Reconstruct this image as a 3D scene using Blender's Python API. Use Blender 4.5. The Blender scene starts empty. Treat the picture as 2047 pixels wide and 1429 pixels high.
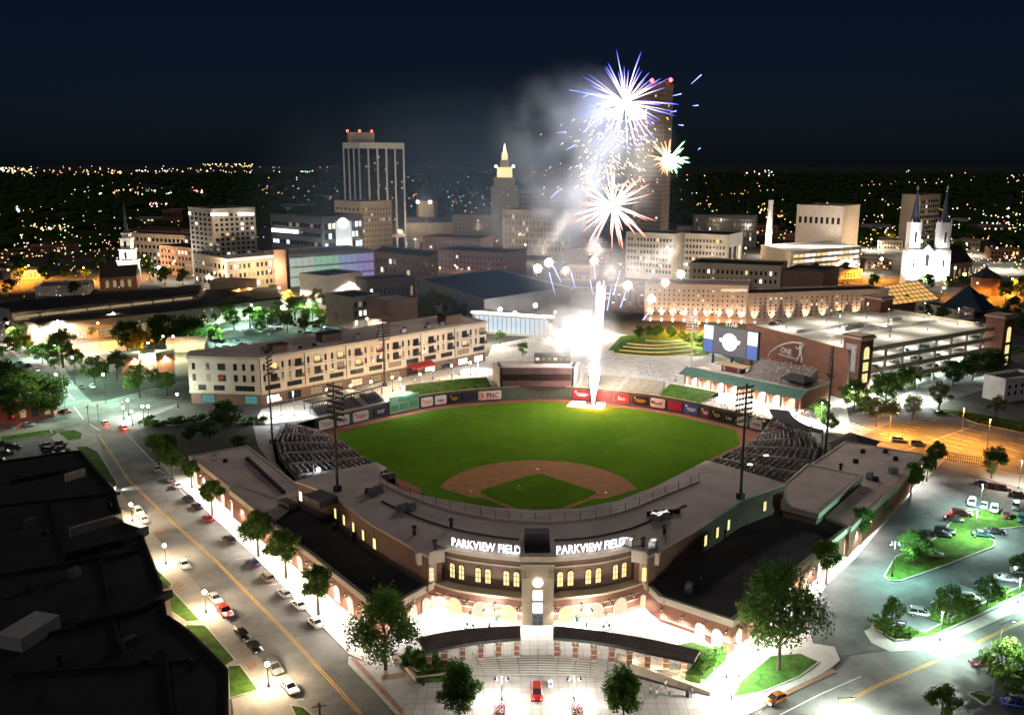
import bpy, bmesh, math, random
from mathutils import Vector, Matrix
R = math.radians
rnd = random.Random(7)
sc = bpy.context.scene
col = sc.collection
# ---------------------------------------------------------------- camera
F_PX, CX, CY, HC = 1790.0, 1023.5, 714.5, 88.0
TH = math.atan((714.5 - 322.0) / F_PX)
cam = bpy.data.cameras.new('camera'); camo = bpy.data.objects.new('camera', cam)
col.objects.link(camo); sc.camera = camo
cam.sensor_width = 36.0; cam.lens = F_PX / 2047 * 36.0
cam.clip_start = 1.0; cam.clip_end = 30000.0
camo.location = (0, 0, HC); camo.rotation_euler = (math.pi / 2 - TH, 0, 0)
# ---------------------------------------------------------------- world, ambient fill, exposure
w = bpy.data.worlds.new('World'); sc.world = w; w.use_nodes = True
nt = w.node_tree; bg = nt.nodes['Background']
sky = nt.nodes.new('ShaderNodeTexSky'); sky.sky_type = 'NISHITA'; sky.sun_disc = False
sky.sun_elevation = R(35); sky.sun_rotation = R(180); sky.altitude = 200
tn = nt.nodes.new('ShaderNodeVectorMath'); tn.operation = 'MULTIPLY'; tn.inputs[1].default_value = (.33, .51, 1.0)   # moonless night blue
nt.links.new(sky.outputs[0], tn.inputs[0]); nt.links.new(tn.outputs[0], bg.inputs[0])
bg.inputs[1].default_value = 0.0022
LK = 5.0                                                    # night exposure factor of every lamp
fill_sun = bpy.data.lights.new('fill_sun', 'SUN'); fill_sun.energy = 0.3; fill_sun.angle = R(20); fill_sun.color = (1, 0.9, 0.88)  # soft warm sun added as ambient fill, no moon behind it
mo = bpy.data.objects.new('fill_sun', fill_sun); col.objects.link(mo); mo.rotation_euler = (R(35), R(-20), 0)
vs = sc.view_settings; vs.view_transform = 'Standard'; vs.look = 'None'; vs.exposure = 0.0; vs.gamma = 1.0
vs.use_curve_mapping = False
sc.cycles.use_denoising = True; sc.cycles.denoiser = 'OPENIMAGEDENOISE'; sc.cycles.denoising_prefilter = 'ACCURATE'; sc.cycles.light_sampling_threshold = 0.0
sc.cycles.max_bounces = 5; sc.cycles.diffuse_bounces = 2; sc.cycles.glossy_bounces = 2
sc.cycles.transmission_bounces = 3; sc.cycles.volume_bounces = 0; sc.cycles.transparent_max_bounces = 6
sc.cycles.sample_clamp_indirect = 30.0; sc.cycles.caustics_reflective = False; sc.cycles.caustics_refractive = False
sc.cycles.volume_step_rate = 2.0; sc.cycles.volume_max_steps = 64
sc.cycles.use_light_tree = True
# ---------------------------------------------------------------- helpers
def P(x, y, z=0.0):
    """world point at height z seen at photo pixel (x, y): used once to survey positions"""
    u = (x - CX) / F_PX; v = (y - CY) / F_PX
    d = Vector((u, math.cos(TH) - v * math.sin(TH), -math.sin(TH) - v * math.cos(TH)))
    return Vector((0, 0, HC)) + d * ((z - HC) / d.z)
def PD(x, y, Y):
    """world point at forward distance Y seen at photo pixel (x, y)"""
    u = (x - CX) / F_PX; v = (y - CY) / F_PX
    d = Vector((u, math.cos(TH) - v * math.sin(TH), -math.sin(TH) - v * math.cos(TH)))
    return Vector((0, 0, HC)) + d * (Y / d.y)
def hz(x, y, ytop, z=0.0):
    return PD(x, ytop, P(x, y, z).y).z
def px(l, z=0.0): return [P(a, b, z) for a, b in l]
def v2(p): return Vector((p[0], p[1]))
class MB:
    def __init__(s): s.v = []; s.f = []; s.m = []; s.k = 0
    def add(s, vs, fs):
        n = len(s.v); s.v += [Vector(q) for q in vs]
        for f in fs: s.f.append([n + i for i in f]); s.m.append(s.k)
        return s
    def mat(s, k): s.k = k; return s
    def box(s, c, d, rz=0.0):
        hx, hy, hh = d[0] / 2, d[1] / 2, d[2] / 2; ca, sa = math.cos(rz), math.sin(rz)
        vs = []
        for z in (-hh, hh):
            for x, y in ((-hx, -hy), (hx, -hy), (hx, hy), (-hx, hy)):
                vs.append((c[0] + x * ca - y * sa, c[1] + x * sa + y * ca, c[2] + z))
        return s.add(vs, [(3, 2, 1, 0), (4, 5, 6, 7), (0, 1, 5, 4), (1, 2, 6, 5), (2, 3, 7, 6), (3, 0, 4, 7)])
    def bar(s, a, b, th, z0, z1):
        """upright slab from a to b"""
        a, b = v2(a), v2(b); d = b - a; L = d.length
        return s.box(((a.x + b.x) / 2, (a.y + b.y) / 2, (z0 + z1) / 2), (L, th, z1 - z0), math.atan2(d.y, d.x))
    def prism(s, poly, z0, z1, cap=True):
        poly = ccw(poly); n = len(poly)
        z0 = z0 if isinstance(z0, (list, tuple)) else [z0] * n
        z1 = z1 if isinstance(z1, (list, tuple)) else [z1] * n
        vs = [(p[0], p[1], z0[i]) for i, p in enumerate(poly)] + [(p[0], p[1], z1[i]) for i, p in enumerate(poly)]
        fs = [(i, (i + 1) % n, n + (i + 1) % n, n + i) for i in range(n)]
        if cap: fs += [tuple(range(2 * n - 1, n - 1, -1))[::-1], tuple(range(n))[::-1]]
        return s.add(vs, fs)
    def sheet(s, poly, z):
        poly = ccw(poly)
        return s.add([(p[0], p[1], z) for p in poly], [tuple(range(len(poly)))])
    def tube(s, a, b, r0, r1=None, n=6):
        a, b = Vector(a), Vector(b); r1 = r0 if r1 is None else r1
        d = (b - a).normalized(); t = Vector((0, 0, 1)) if abs(d.z) < .9 else Vector((1, 0, 0))
        e = d.cross(t).normalized(); g = d.cross(e)
        vs = []
        for c, r in ((a, r0), (b, r1)):
            for i in range(n):
                q = 2 * math.pi * i / n; vs.append(c + e * math.cos(q) * r + g * math.sin(q) * r)
        fs = [(i, n + i, n + (i + 1) % n, (i + 1) % n) for i in range(n)]
        fs += [tuple(range(n)), tuple(range(2 * n - 1, n - 1, -1))]
        return s.add(vs, fs)
    def lathe(s, c, prof, n=10):
        vs = []; 
        for r, z in prof:
            for i in range(n):
                q = 2 * math.pi * i / n; vs.append((c[0] + r * math.cos(q), c[1] + r * math.sin(q), c[2] + z))
        fs = []
        for k in range(len(prof) - 1):
            for i in range(n):
                fs.append((k * n + i, k * n + (i + 1) % n, (k + 1) * n + (i + 1) % n, (k + 1) * n + i))
        fs += [tuple(range(n))[::-1], tuple(range((len(prof) - 1) * n, len(prof) * n))]
        return s.add(vs, fs)
    def ball(s, c, r, n=8, k=5, sz=1.0):
        return s.lathe(c, [(max(r * math.sin(math.pi * i / k), r * .02), -r * sz * math.cos(math.pi * i / k)) for i in range(k + 1)], n)
    def quad(s, a, b, c, d): return s.add([a, b, c, d], [(0, 1, 2, 3)])
    def mesh(s, name, mats, smooth=False):
        me = bpy.data.meshes.new(name); me.from_pydata([tuple(q) for q in s.v], [], s.f)
        for m in (mats if isinstance(mats, (list, tuple)) else [mats]): me.materials.append(M(m))
        if any(s.m): me.polygons.foreach_set('material_index', s.m)
        if smooth: me.polygons.foreach_set('use_smooth', [True] * len(me.polygons))
        me.update(); return me
    def build(s, name, mats, parent=None, smooth=False, **tags):
        if parent is not None:
            mi = INV.get(parent.name)
            if mi is not None: s.v = [mi @ q for q in s.v]
        return put(name, s.mesh(name, mats, smooth), parent, **tags)
def ccw(poly):
    a = 0
    for i in range(len(poly)):
        p, q = poly[i], poly[(i + 1) % len(poly)]; a += p[0] * q[1] - q[0] * p[1]
    return list(poly) if a > 0 else list(poly)[::-1]
INV = {}
def put(name, me, parent=None, loc=(0, 0, 0), rz=0.0, scale=None, label=None, cat=None, group=None, kind=None):
    o = bpy.data.objects.new(name, me); col.objects.link(o)
    o.location = loc; o.rotation_euler = (0, 0, rz)
    if scale: o.scale = scale if isinstance(scale, (tuple, list)) else (scale,) * 3
    if parent is not None: o.parent = parent
    return tag(o, label, cat, group, kind)
def tag(o, label=None, cat=None, group=None, kind=None):
    if label: o['label'] = label
    if cat: o['category'] = cat
    if group: o['group'] = group
    if kind: o['kind'] = kind
    return o
def thing(name, label, cat, loc, rz=0.0, group=None, scale=None):
    o = put(name, None, None, loc, rz, scale, label, cat, group)
    o.empty_display_size = .5
    mt = Matrix.Translation(Vector(loc)) @ Matrix.Rotation(rz, 4, 'Z')
    if scale: mt = mt @ Matrix.Diagonal((scale, scale, scale, 1)) if not isinstance(scale, (tuple, list)) else mt @ Matrix.Diagonal((*scale, 1))
    INV[o.name] = mt.inverted()
    return o
def child_at(name, me, root, wloc, rz=0.0, scale=None, **k):
    """a part placed by world position under its thing"""
    l = INV[root.name] @ Vector(wloc)
    return put(name, me, root, l, rz - root.rotation_euler.z, scale, **k)
def sub_at(name, me, part, root, wloc, rz=0.0, **k):
    return put(name, me, part, INV[root.name] @ Vector(wloc), rz - root.rotation_euler.z, **k)
def lamp(kind, loc, energy, color, parent=None, size=.15, aim=None, spot=120, blend=.6, rz=0):
    l = bpy.data.lights.new('bulb_light', kind); l.energy = energy * LK; l.color = color
    if kind in ('POINT', 'SPOT'): l.shadow_soft_size = size
    if kind == 'SPOT': l.spot_size = R(spot); l.spot_blend = blend
    if kind == 'AREA': l.size = size
    o = bpy.data.objects.new('bulb_light', l); col.objects.link(o)
    p = Vector(loc)
    if parent is not None: o.parent = parent; p = INV[parent.name] @ p
    o.location = p
    if aim is not None:
        dirv = Vector(aim)
        if parent is not None: dirv = INV[parent.name].to_3x3() @ dirv
        o.rotation_euler = dirv.to_track_quat('-Z', 'Y').to_euler()
    return o
ORD = ['first', 'second', 'third', 'fourth', 'fifth', 'sixth', 'seventh', 'eighth', 'ninth', 'tenth', 'eleventh', 'twelfth',
       'thirteenth', 'fourteenth', 'fifteenth', 'sixteenth', 'seventeenth', 'eighteenth', 'nineteenth', 'twentieth', 'twenty-first', 'twenty-second', 'twenty-third', 'twenty-fourth', 'twenty-fifth']
# ---------------------------------------------------------------- materials
MATS = {}
def M(n): return MATS[n] if isinstance(n, str) else n
def mat(name, c, rough=.8, metal=0.0, var=.18, scale=.6, bump=0.0, spec=.3, emit=None, es=0.0, c2=None, detail=4, bscale=None):
    m = bpy.data.materials.new(name); m.use_nodes = True; t = m.node_tree; b = t.nodes['Principled BSDF']
    b.inputs['Roughness'].default_value = rough; b.inputs['Metallic'].default_value = metal
    b.inputs['Specular IOR Level'].default_value = spec
    tc = t.nodes.new('ShaderNodeTexCoord')
    if var or c2:
        nz = t.nodes.new('ShaderNodeTexNoise'); nz.inputs['Scale'].default_value = scale; nz.inputs['Detail'].default_value = detail
        nz.inputs['Roughness'].default_value = .65
        rp = t.nodes.new('ShaderNodeValToRGB')
        e = rp.color_ramp.elements; e[0].position = .3; e[1].position = .7
        e[0].color = (*[q * (1 - var) for q in c], 1); e[1].color = (*[min(1, q * (1 + var)) for q in (c2 or c)], 1)
        t.links.new(tc.outputs['Object'], nz.inputs['Vector']); t.links.new(nz.outputs['Fac'], rp.inputs['Fac'])
        t.links.new(rp.outputs['Color'], b.inputs['Base Color'])
    else: b.inputs['Base Color'].default_value = (*c, 1)
    if bump:
        n2 = t.nodes.new('ShaderNodeTexNoise'); n2.inputs['Scale'].default_value = bscale or 4; n2.inputs['Detail'].default_value = 3
        bp = t.nodes.new('ShaderNodeBump'); bp.inputs['Strength'].default_value = bump; bp.inputs['Distance'].default_value = .05
        t.links.new(tc.outputs['Object'], n2.inputs['Vector']); t.links.new(n2.outputs['Fac'], bp.inputs['Height'])
        t.links.new(bp.outputs['Normal'], b.inputs['Normal'])
    if emit: b.inputs['Emission Color'].default_value = (*emit, 1); b.inputs['Emission Strength'].default_value = es
    MATS[name] = m; return m
def brick(name, c1, c2, mortar, sx=1.0, rough=.85):
    """coursed masonry, the courses following world height"""
    m = mat(name, c1, rough, var=0); t = m.node_tree; b = t.nodes['Principled BSDF']
    g = t.nodes.new('ShaderNodeNewGeometry'); sp = t.nodes.new('ShaderNodeSeparateXYZ'); t.links.new(g.outputs['Position'], sp.inputs[0])
    ad = t.nodes.new('ShaderNodeMath'); ad.operation = 'ADD'; t.links.new(sp.outputs[0], ad.inputs[0]); t.links.new(sp.outputs[1], ad.inputs[1])
    cb = t.nodes.new('ShaderNodeCombineXYZ'); t.links.new(ad.outputs[0], cb.inputs[0]); t.links.new(sp.outputs[2], cb.inputs[1])
    br = t.nodes.new('ShaderNodeTexBrick'); br.inputs['Scale'].default_value = 2.2 * sx
    br.inputs['Color1'].default_value = (*c1, 1); br.inputs['Color2'].default_value = (*c2, 1); br.inputs['Mortar'].default_value = (*mortar, 1)
    br.inputs['Mortar Size'].default_value = .02
    t.links.new(cb.outputs[0], br.inputs['Vector'])
    nz = t.nodes.new('ShaderNodeTexNoise'); nz.inputs['Scale'].default_value = .35; nz.inputs['Detail'].default_value = 5
    t.links.new(g.outputs['Position'], nz.inputs['Vector'])
    mr = t.nodes.new('ShaderNodeMapRange'); mr.inputs['To Min'].default_value = .65; mr.inputs['To Max'].default_value = 1.3
    t.links.new(nz.outputs['Fac'], mr.inputs['Value'])
    mx = t.nodes.new('ShaderNodeVectorMath'); mx.operation = 'SCALE'
    t.links.new(br.outputs['Color'], mx.inputs[0]); t.links.new(mr.outputs[0], mx.inputs['Scale'])
    t.links.new(mx.outputs[0], b.inputs['Base Color']); return m
def paving(name, c, sx=.5):
    m = mat(name, c, .85, var=0); t = m.node_tree; b = t.nodes['Principled BSDF']; g = t.nodes.new('ShaderNodeNewGeometry'); br = t.nodes.new('ShaderNodeTexBrick'); br.offset = 0.0; br.inputs['Scale'].default_value = sx; br.inputs['Mortar Size'].default_value = .025; br.inputs['Brick Width'].default_value = .8; br.inputs['Row Height'].default_value = .8
    for k, f in (('Color1', 1.06), ('Color2', .9), ('Mortar', .55)): br.inputs[k].default_value = (*[q * f for q in c], 1)
    n = t.nodes.new('ShaderNodeTexNoise'); n.inputs['Scale'].default_value = .3; n.inputs['Detail'].default_value = 8; r = t.nodes.new('ShaderNodeMapRange'); r.inputs['To Min'].default_value = .6; r.inputs['To Max'].default_value = 1.35; x = t.nodes.new('ShaderNodeVectorMath'); x.operation = 'SCALE'
    for a, d in ((g.outputs['Position'], br.inputs['Vector']), (g.outputs['Position'], n.inputs['Vector']), (n.outputs['Fac'], r.inputs[0]), (br.outputs['Color'], x.inputs[0]), (r.outputs[0], x.inputs['Scale']), (x.outputs[0], b.inputs['Base Color'])): t.links.new(a, d)
paving('plaza', (.47, .455, .43)); paving('grey_roof', (.46, .38, .335), .13); paving('dark_roof', (.036, .035, .037), .11)
def glow(name, c, s, back=(.02, .02, .02)):
    m = mat(name, back, .4, var=0, emit=c, es=s); m.cycles.emission_sampling = 'NONE'; return m
mat('ground', (.07, .068, .062), .95, var=.5, scale=.02)
mat('asphalt', (.15, .15, .148), .9, var=.45, scale=.09, bump=.2, c2=(.18, .176, .17), detail=8)
mat('lot_asphalt', (.095, .10, .105), .85, var=.5, scale=.1, bump=.2, detail=8)
mat('concrete', (.42, .40, .37), .85, var=.18, scale=.25, detail=8)
mat('concrete_dark', (.26, .245, .23), .85, var=.2, scale=.3, detail=8)
mat('kerb', (.38, .36, .33), .85, var=.2)
mat('paver', (.30, .17, .125), .85, var=.3, scale=1.0)
PAVE = 1
mat('line_white', (.75, .75, .73), .7, var=.25, scale=1.5)
mat('line_yellow', (.72, .42, .06), .7, var=.25, scale=1.5)
mat('lawn', (.034, .075, .013), .9, spec=.05, var=.45, scale=.5, c2=(.05, .10, .018), detail=8, bump=.4)
mat('clay', (.24, .115, .05), .98, spec=.05, var=.2, scale=.4, detail=8)
mat('track', (.20, .07, .045), .95, var=.2, scale=.3, detail=8)
mat('dark_roof', (.035, .034, .036), .9, var=.35, scale=.12, detail=8)
mat('grey_roof', (.47, .385, .34), .95, var=.25, scale=.1, detail=8)
mat('light_roof', (.42, .41, .40), .9, var=.15, scale=.1, detail=8)
mat('slate_blue_roof', (.06, .07, .11), .7, var=.3, scale=.05)
mat('stone', (.50, .42, .32), .85, var=.15, scale=.7, detail=6)
mat('cream', (.58, .49, .41), .85, var=.1, scale=.3)
mat('peach', (.55, .40, .30), .85, var=.12, scale=.2)
mat('white_wall', (.72, .71, .69), .8, var=.1, scale=.2)
mat('grey_wall', (.33, .32, .31), .85, var=.15, scale=.15)
mat('dark_wall', (.09, .085, .085), .85, var=.2, scale=.2)
mat('brown_wall', (.20, .14, .10), .85, var=.15, scale=.1)
mat('tan_wall', (.42, .35, .26), .85, var=.12, scale=.15)
mat('concrete_wall', (.42, .37, .30), .85, var=.12, scale=.3)
brick('brick_red', (.22, .08, .048), (.17, .06, .04), (.25, .19, .15))
brick('brick_brown', (.19, .10, .07), (.15, .08, .06), (.24, .2, .17))
brick('brick_orange', (.34, .15, .08), (.27, .11, .06), (.3, .24, .2))
brick('stone_block', (.52, .43, .31), (.44, .36, .26), (.34, .3, .24), .55)
brick('brick_far', (.26, .13, .085), (.21, .10, .07), (.26, .2, .17), .35)
mat('canopy_brown', (.24, .19, .155), .85, var=.3, scale=.8)
mat('metal_dark', (.04, .04, .042), .5, .6, var=.1)
mat('metal_grey', (.32, .33, .34), .4, .8, var=.1)
mat('pole_grey', (.30, .31, .31), .5, .5, var=.1)
mat('metal_green', (.06, .13, .11), .5, .3, var=.12)
mat('green_roof', (.09, .19, .15), .45, .5, var=.12, scale=.4)
mat('wood', (.22, .15, .09), .85, var=.3, scale=2)
mat('wood_light', (.42, .30, .17), .85, var=.25, scale=2)
mat('glass', (.018, .02, .024), .12, .0, var=0, spec=.6)
mat('glass_blue', (.03, .05, .07), .1, .0, var=0, spec=.8)
mat('tyre', (.015, .015, .015), .8, var=0)
mat('rim', (.45, .45, .46), .3, .9, var=0)
mat('awning_red', (.30, .03, .03), .7, var=.15)
mat('seat_navy', (.02, .03, .05), .5, var=.2)
mat('seat_green', (.03, .07, .05), .5, var=.2)
mat('bench_metal', (.5, .5, .48), .35, .7, var=.1)
mat('bark', (.09, .065, .045), .95, var=.3, scale=3)
mat('wall_green', (.05, .11, .09), .7, var=.12)
glow('win_warm', (1, .74, .38), 1.1); glow('win_yellow', (1, .86, .36), 1.15); glow('win_white', (1, .93, .80), 1.8)
glow('win_cool', (.75, .9, 1), 2.5); glow('win_dim', (.9, .65, .35), .35); glow('win_orange', (1, .62, .25), 1.8)
glow('win_green', (.55, 1, .75), 1.0); glow('win_blue', (.25, .3, 1), 1.5)
glow('bulb_warm', (1, .80, .5), 40); glow('bulb_white', (1, .95, .88), 40); glow('bulb_cool', (.75, .92, 1), 40)
glow('bulb_sodium', (1, .55, .15), 30); glow('bulb_soft', (1, .9, .75), 8)
glow('red_beacon', (1, .05, .05), 14); glow('tail_red', (1, .03, .02), 6); glow('head_white', (1, .96, .9), 25)
glow('sign_white', (.93, .96, 1), 4.0); glow('sign_screen', (.9, .95, 1), 1.6)
def leafmat(name, c, c2):
    m = bpy.data.materials.new(name); m.use_nodes = True; t = m.node_tree; t.nodes.clear()
    o = t.nodes.new('ShaderNodeOutputMaterial'); d = t.nodes.new('ShaderNodeBsdfDiffuse'); tr = t.nodes.new('ShaderNodeBsdfTranslucent')
    mx = t.nodes.new('ShaderNodeMixShader'); mx.inputs[0].default_value = .35
    tc = t.nodes.new('ShaderNodeTexCoord'); nz = t.nodes.new('ShaderNodeTexNoise'); nz.inputs['Scale'].default_value = 1.1
    rp = t.nodes.new('ShaderNodeValToRGB'); e = rp.color_ramp.elements; e[0].position = .35; e[1].position = .65
    e[0].color = (*c, 1); e[1].color = (*c2, 1)
    t.links.new(tc.outputs['Object'], nz.inputs[0]); t.links.new(nz.outputs['Fac'], rp.inputs[0])
    t.links.new(rp.outputs[0], d.inputs[0]); t.links.new(rp.outputs[0], tr.inputs[0])
    t.links.new(d.outputs[0], mx.inputs[1]); t.links.new(tr.outputs[0], mx.inputs[2]); t.links.new(mx.outputs[0], o.inputs[0]); MATS[name] = m
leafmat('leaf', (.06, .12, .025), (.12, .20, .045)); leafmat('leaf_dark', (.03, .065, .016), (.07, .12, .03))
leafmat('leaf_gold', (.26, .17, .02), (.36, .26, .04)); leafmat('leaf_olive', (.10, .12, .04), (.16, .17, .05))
# ================================================================ SETTING
FZ = -5.0
WALLPX = [(632, 866), (720, 845), (800, 826), (870, 813), (950, 804), (1010, 800), (1075, 797), (1145, 799), (1240, 808), (1340, 822), (1430, 842), (1530, 866)]
def smooth_line(pts, n=4):
    out = []
    for i in range(len(pts) - 1):
        p0 = pts[max(i - 1, 0)]; p1 = pts[i]; p2 = pts[i + 1]; p3 = pts[min(i + 2, len(pts) - 1)]
        for k in range(n):
            t = k / n
            out.append(.5 * ((2 * p1) + (p2 - p0) * t + (2 * p0 - 5 * p1 + 4 * p2 - p3) * t * t + (3 * p1 - p0 - 3 * p2 + p3) * t ** 3))
    return out + [pts[-1]]
WALL = smooth_line([v2(p) for p in px(WALLPX, FZ)], 4)
HOME = Vector((7.0, 224.0))
F_right = [v2(p) for p in px([(1500, 893), (1450, 915), (1405, 938)], FZ)]
F_left = [v2(p) for p in px([(790, 955), (735, 925), (690, 893)], FZ)]
F_hid = [Vector(q) for q in ((45, 224), (28, 209), (8, 203), (-12, 209), (-30, 222))]
FIELD = WALL + F_right + F_hid + F_left
H_right = [v2(P(*q)) for q in ((1548, 832), (1612, 858), (1643, 900), (1632, 937), (1582, 985))]
H_hid = [Vector(q) for q in ((48, 202), (25, 190), (5, 187), (-15, 190), (-35, 202))]
H_left = [v2(P(*q)) for q in ((600, 985), (552, 925), (545, 890), (572, 852))]
def offset_line(pts, d):
    out = []
    for i, p in enumerate(pts):
        t = (pts[min(i + 1, len(pts) - 1)] - pts[max(i - 1, 0)]).normalized()
        out.append(p + Vector((-t.y, t.x)) * d)
    return out
HOLE = offset_line(WALL, .8) + H_right + H_hid + H_left
bm = bmesh.new()
def ring(pts):
    vs_ = [bm.verts.new((p[0], p[1], 0)) for p in pts]
    return [bm.edges.new((vs_[i], vs_[(i + 1) % len(vs_)])) for i in range(len(vs_))]
E_ = ring([(-9000, -400), (9000, -400), (9000, 16000), (-9000, 16000)]) + ring(HOLE)
bmesh.ops.triangle_fill(bm, edges=E_, use_beauty=True, use_dissolve=False)
for f in bm.faces:
    if f.normal.z < 0: f.normal_flip()
me = bpy.data.meshes.new('ground'); bm.to_mesh(me); bm.free(); me.materials.append(M('ground'))
put('ground', me, kind='structure')
def sheet(name, poly, z, m, zp=0.0, kind='structure', **k):
    return MB().sheet(px(poly, zp) if len(poly[0]) == 2 and not isinstance(poly[0], Vector) else poly, z).build(name, m, None, kind=kind, **k)
def slab(name, poly, z0, z1, m, **k):
    if name == 'lawn':
        b = MB(); q = px(poly, z1)
        for i in range(len(q)): b.bar(q[i - 1], q[i], .28, z0, z1 + .03)
        b.build('kerb', 'kerb', None, kind='structure')
    return MB().prism(px(poly, z1), z0, z1).build(name, m, None, kind='structure', **k)
# ---- playing field
MB().sheet(FIELD, FZ).build('warning_track', 'track', None, kind='structure')
inner = offset_line(WALL, -4.2)
g_right = [v2(p) for p in px([(1480, 888), (1430, 912), (1380, 940)], FZ)]
g_left = [v2(p) for p in px([(840, 975), (770, 945), (712, 908), (672, 872)], FZ)]
grass_poly = inner[2:-2] + g_right + [Vector(q) for q in ((38, 225), (24, 214), (8, 210), (-8, 214), (-24, 224))] + g_left
def grassmat():
    m = mat('field_grass', (.06, .135, .012), .95, var=0, spec=.0, bump=.3, bscale=8); t = m.node_tree; b = t.nodes['Principled BSDF']
    tc = t.nodes.new('ShaderNodeTexCoord'); n1 = t.nodes.new('ShaderNodeTexNoise'); n1.inputs['Scale'].default_value = .05; n1.inputs['Detail'].default_value = 10
    n1.inputs['Roughness'].default_value = .8
    wv = t.nodes.new('ShaderNodeTexWave'); wv.inputs['Scale'].default_value = .055; wv.inputs['Distortion'].default_value = .3
    mx = t.nodes.new('ShaderNodeMath'); mx.operation = 'MULTIPLY_ADD'; mx.inputs[1].default_value = .025
    t.links.new(tc.outputs['Object'], n1.inputs[0]); t.links.new(tc.outputs['Object'], wv.inputs[0])
    t.links.new(wv.outputs['Fac'], mx.inputs[0]); t.links.new(n1.outputs['Fac'], mx.inputs[2])
    rp = t.nodes.new('ShaderNodeValToRGB'); e = rp.color_ramp.elements; e[0].position = .35; e[1].position = .75
    e[0].color = (.044, .098, .008, 1); e[1].color = (.085, .155, .014, 1)
    t.links.new(mx.outputs[0], rp.inputs[0]); t.links.new(rp.outputs[0], b.inputs['Base Color'])
grassmat()
MB().sheet(grass_poly, FZ + .02).build('outfield_grass', 'field_grass', None, kind='structure')
ax = (v2(P(1075, 921, FZ)) - HOME); AX = ax.normalized(); RX = Vector((AX.y, -AX.x))
def fp(r, a):   # field polar: angle a from the centre axis, about the home plate
    return HOME + AX * r * math.cos(a) + RX * r * math.sin(a)
mound = HOME + AX * 18.4
dirt = []
for i in range(41):
    a = R(-82 + 164 * i / 40); dirt.append(mound + AX * 29 * math.cos(a) + RX * 29 * math.sin(a))
dirt += [HOME + RX * 20 + AX * 15.5, HOME + RX * 16.5 + AX * 14.5, HOME + AX * 30, HOME - RX * 16.5 + AX * 14.5, HOME - RX * 20 + AX * 15.5]
MB().sheet(dirt, FZ + .04).build('infield_dirt', 'clay', None, kind='structure')
MB().lathe((HOME.x, HOME.y, FZ + .03), [(4.0, 0), (4.0, .012)], 20).build('home_plate_dirt', 'clay', None, kind='structure')
for s in (-1, 1): MB().bar(HOME + (RX * s + AX) * 2.5, HOME + (RX * s + AX) * 16, 1.3, FZ + .03, FZ + .045).build('base_path', 'clay', None, kind='structure')
k = 27.4 / math.sqrt(2) * .93
sq = [HOME + AX * 4.4, HOME + RX * k + AX * (k + 1.2), HOME + AX * (2 * k - .4), HOME - RX * k + AX * (k + 1.2)]
ig = []
for i in range(4):
    a, b, c = sq[i - 1], sq[i], sq[(i + 1) % 4]
    u = (a - b).normalized() * 3.6; w_ = (c - b).normalized() * 3.6
    for t in (0, .25, .5, .75, 1): ig.append(b + u * (1 - t) ** 2 + w_ * t ** 2)
MB().sheet(ig, FZ + .06).build('infield_grass', 'field_grass', None, kind='structure')
for nm, q in (('first', HOME + RX * 19.4 + AX * 19.4), ('second', HOME + AX * 38.8), ('third', HOME - RX * 19.4 + AX * 19.4)):
    b = MB(); b.box((q.x, q.y, FZ + .11), (.6, .6, .1), R(45)); b.build('base', 'line_white', None, label='small white square bag at %s base on the infield dirt' % nm, cat='base')
# ---- left street, intersection and the cross street
LC = [(95, 765), (150, 850), (178, 885), (205, 925), (238, 978), (277, 1036), (345, 1112), (425, 1205), (505, 1300), (560, 1365), (615, 1429)]
RC = [(150, 770), (215, 835), (255, 868), (313, 925), (367, 980), (505, 1110), (620, 1230), (697, 1308), (693, 1324), (802, 1432)]
sheet('road', [v2(P(*q)) for q in LC] + [v2(P(*q)) for q in RC[::-1]], .02, 'asphalt')
sheet('road', [(-60, 893), (-60, 838), (95, 815), (215, 800), (330, 770), (450, 735), (455, 748), (372, 790), (345, 815), (262, 850), (190, 862), (120, 858)], .03, 'asphalt')
sheet('road', [(105, 782), (20, 700), (-20, 655), (60, 640), (100, 690), (155, 778)], .024, 'asphalt')
sheet('road', [(0, 640), (0, 618), (140, 690), (330, 668), (480, 655), (490, 672), (320, 690), (180, 712), (90, 705)], .028, 'concrete_dark')
def stripes(name, pts, w_, m, z=.045, gap=0.0, zp=0.0, dash=None):
    pts = [v2(P(a, b, zp)) for a, b in pts]
    for o_ in ((gap / 2, -gap / 2) if gap else (0,)):
        b = MB(); l = offset_line(pts, o_); e = offset_line(pts, o_ + w_)
        for i in range(len(pts) - 1):
            if dash:
                L = (l[i + 1] - l[i]).length; n = max(1, int(L / (dash[0] + dash[1])))
                for q in range(n):
                    t0 = q / n; t1 = t0 + dash[0] / (dash[0] + dash[1]) / n
                    b.quad((*l[i].lerp(l[i + 1], t0), z), (*l[i].lerp(l[i + 1], t1), z), (*e[i].lerp(e[i + 1], t1), z), (*e[i].lerp(e[i + 1], t0), z))
            else: b.quad((*l[i], z), (*l[i + 1], z), (*e[i + 1], z), (*e[i], z))
        for f in b.f: f.reverse()
        b.build(name, m, None, kind='structure')
stripes('yellow_line', [(196, 868), (257, 960), (340, 1040), (430, 1120), (575, 1268), (724, 1431)], .16, 'line_yellow', gap=.42)
stripes('white_line', [(258, 872), (330, 948), (372, 992)], .14, 'line_white')
for a, b in (((470, 1118), (505, 1113)), ((537, 1170), (560, 1166)), ((573, 1205), (600, 1198)), ((640, 1252), (665, 1262)), ((478, 1262), (468, 1250)), ((508, 1318), (525, 1316)), ((577, 1400), (607, 1398)), ((447, 1246), (460, 1240))):
    stripes('parking_line', [a, b], .12, 'line_white')
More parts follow.
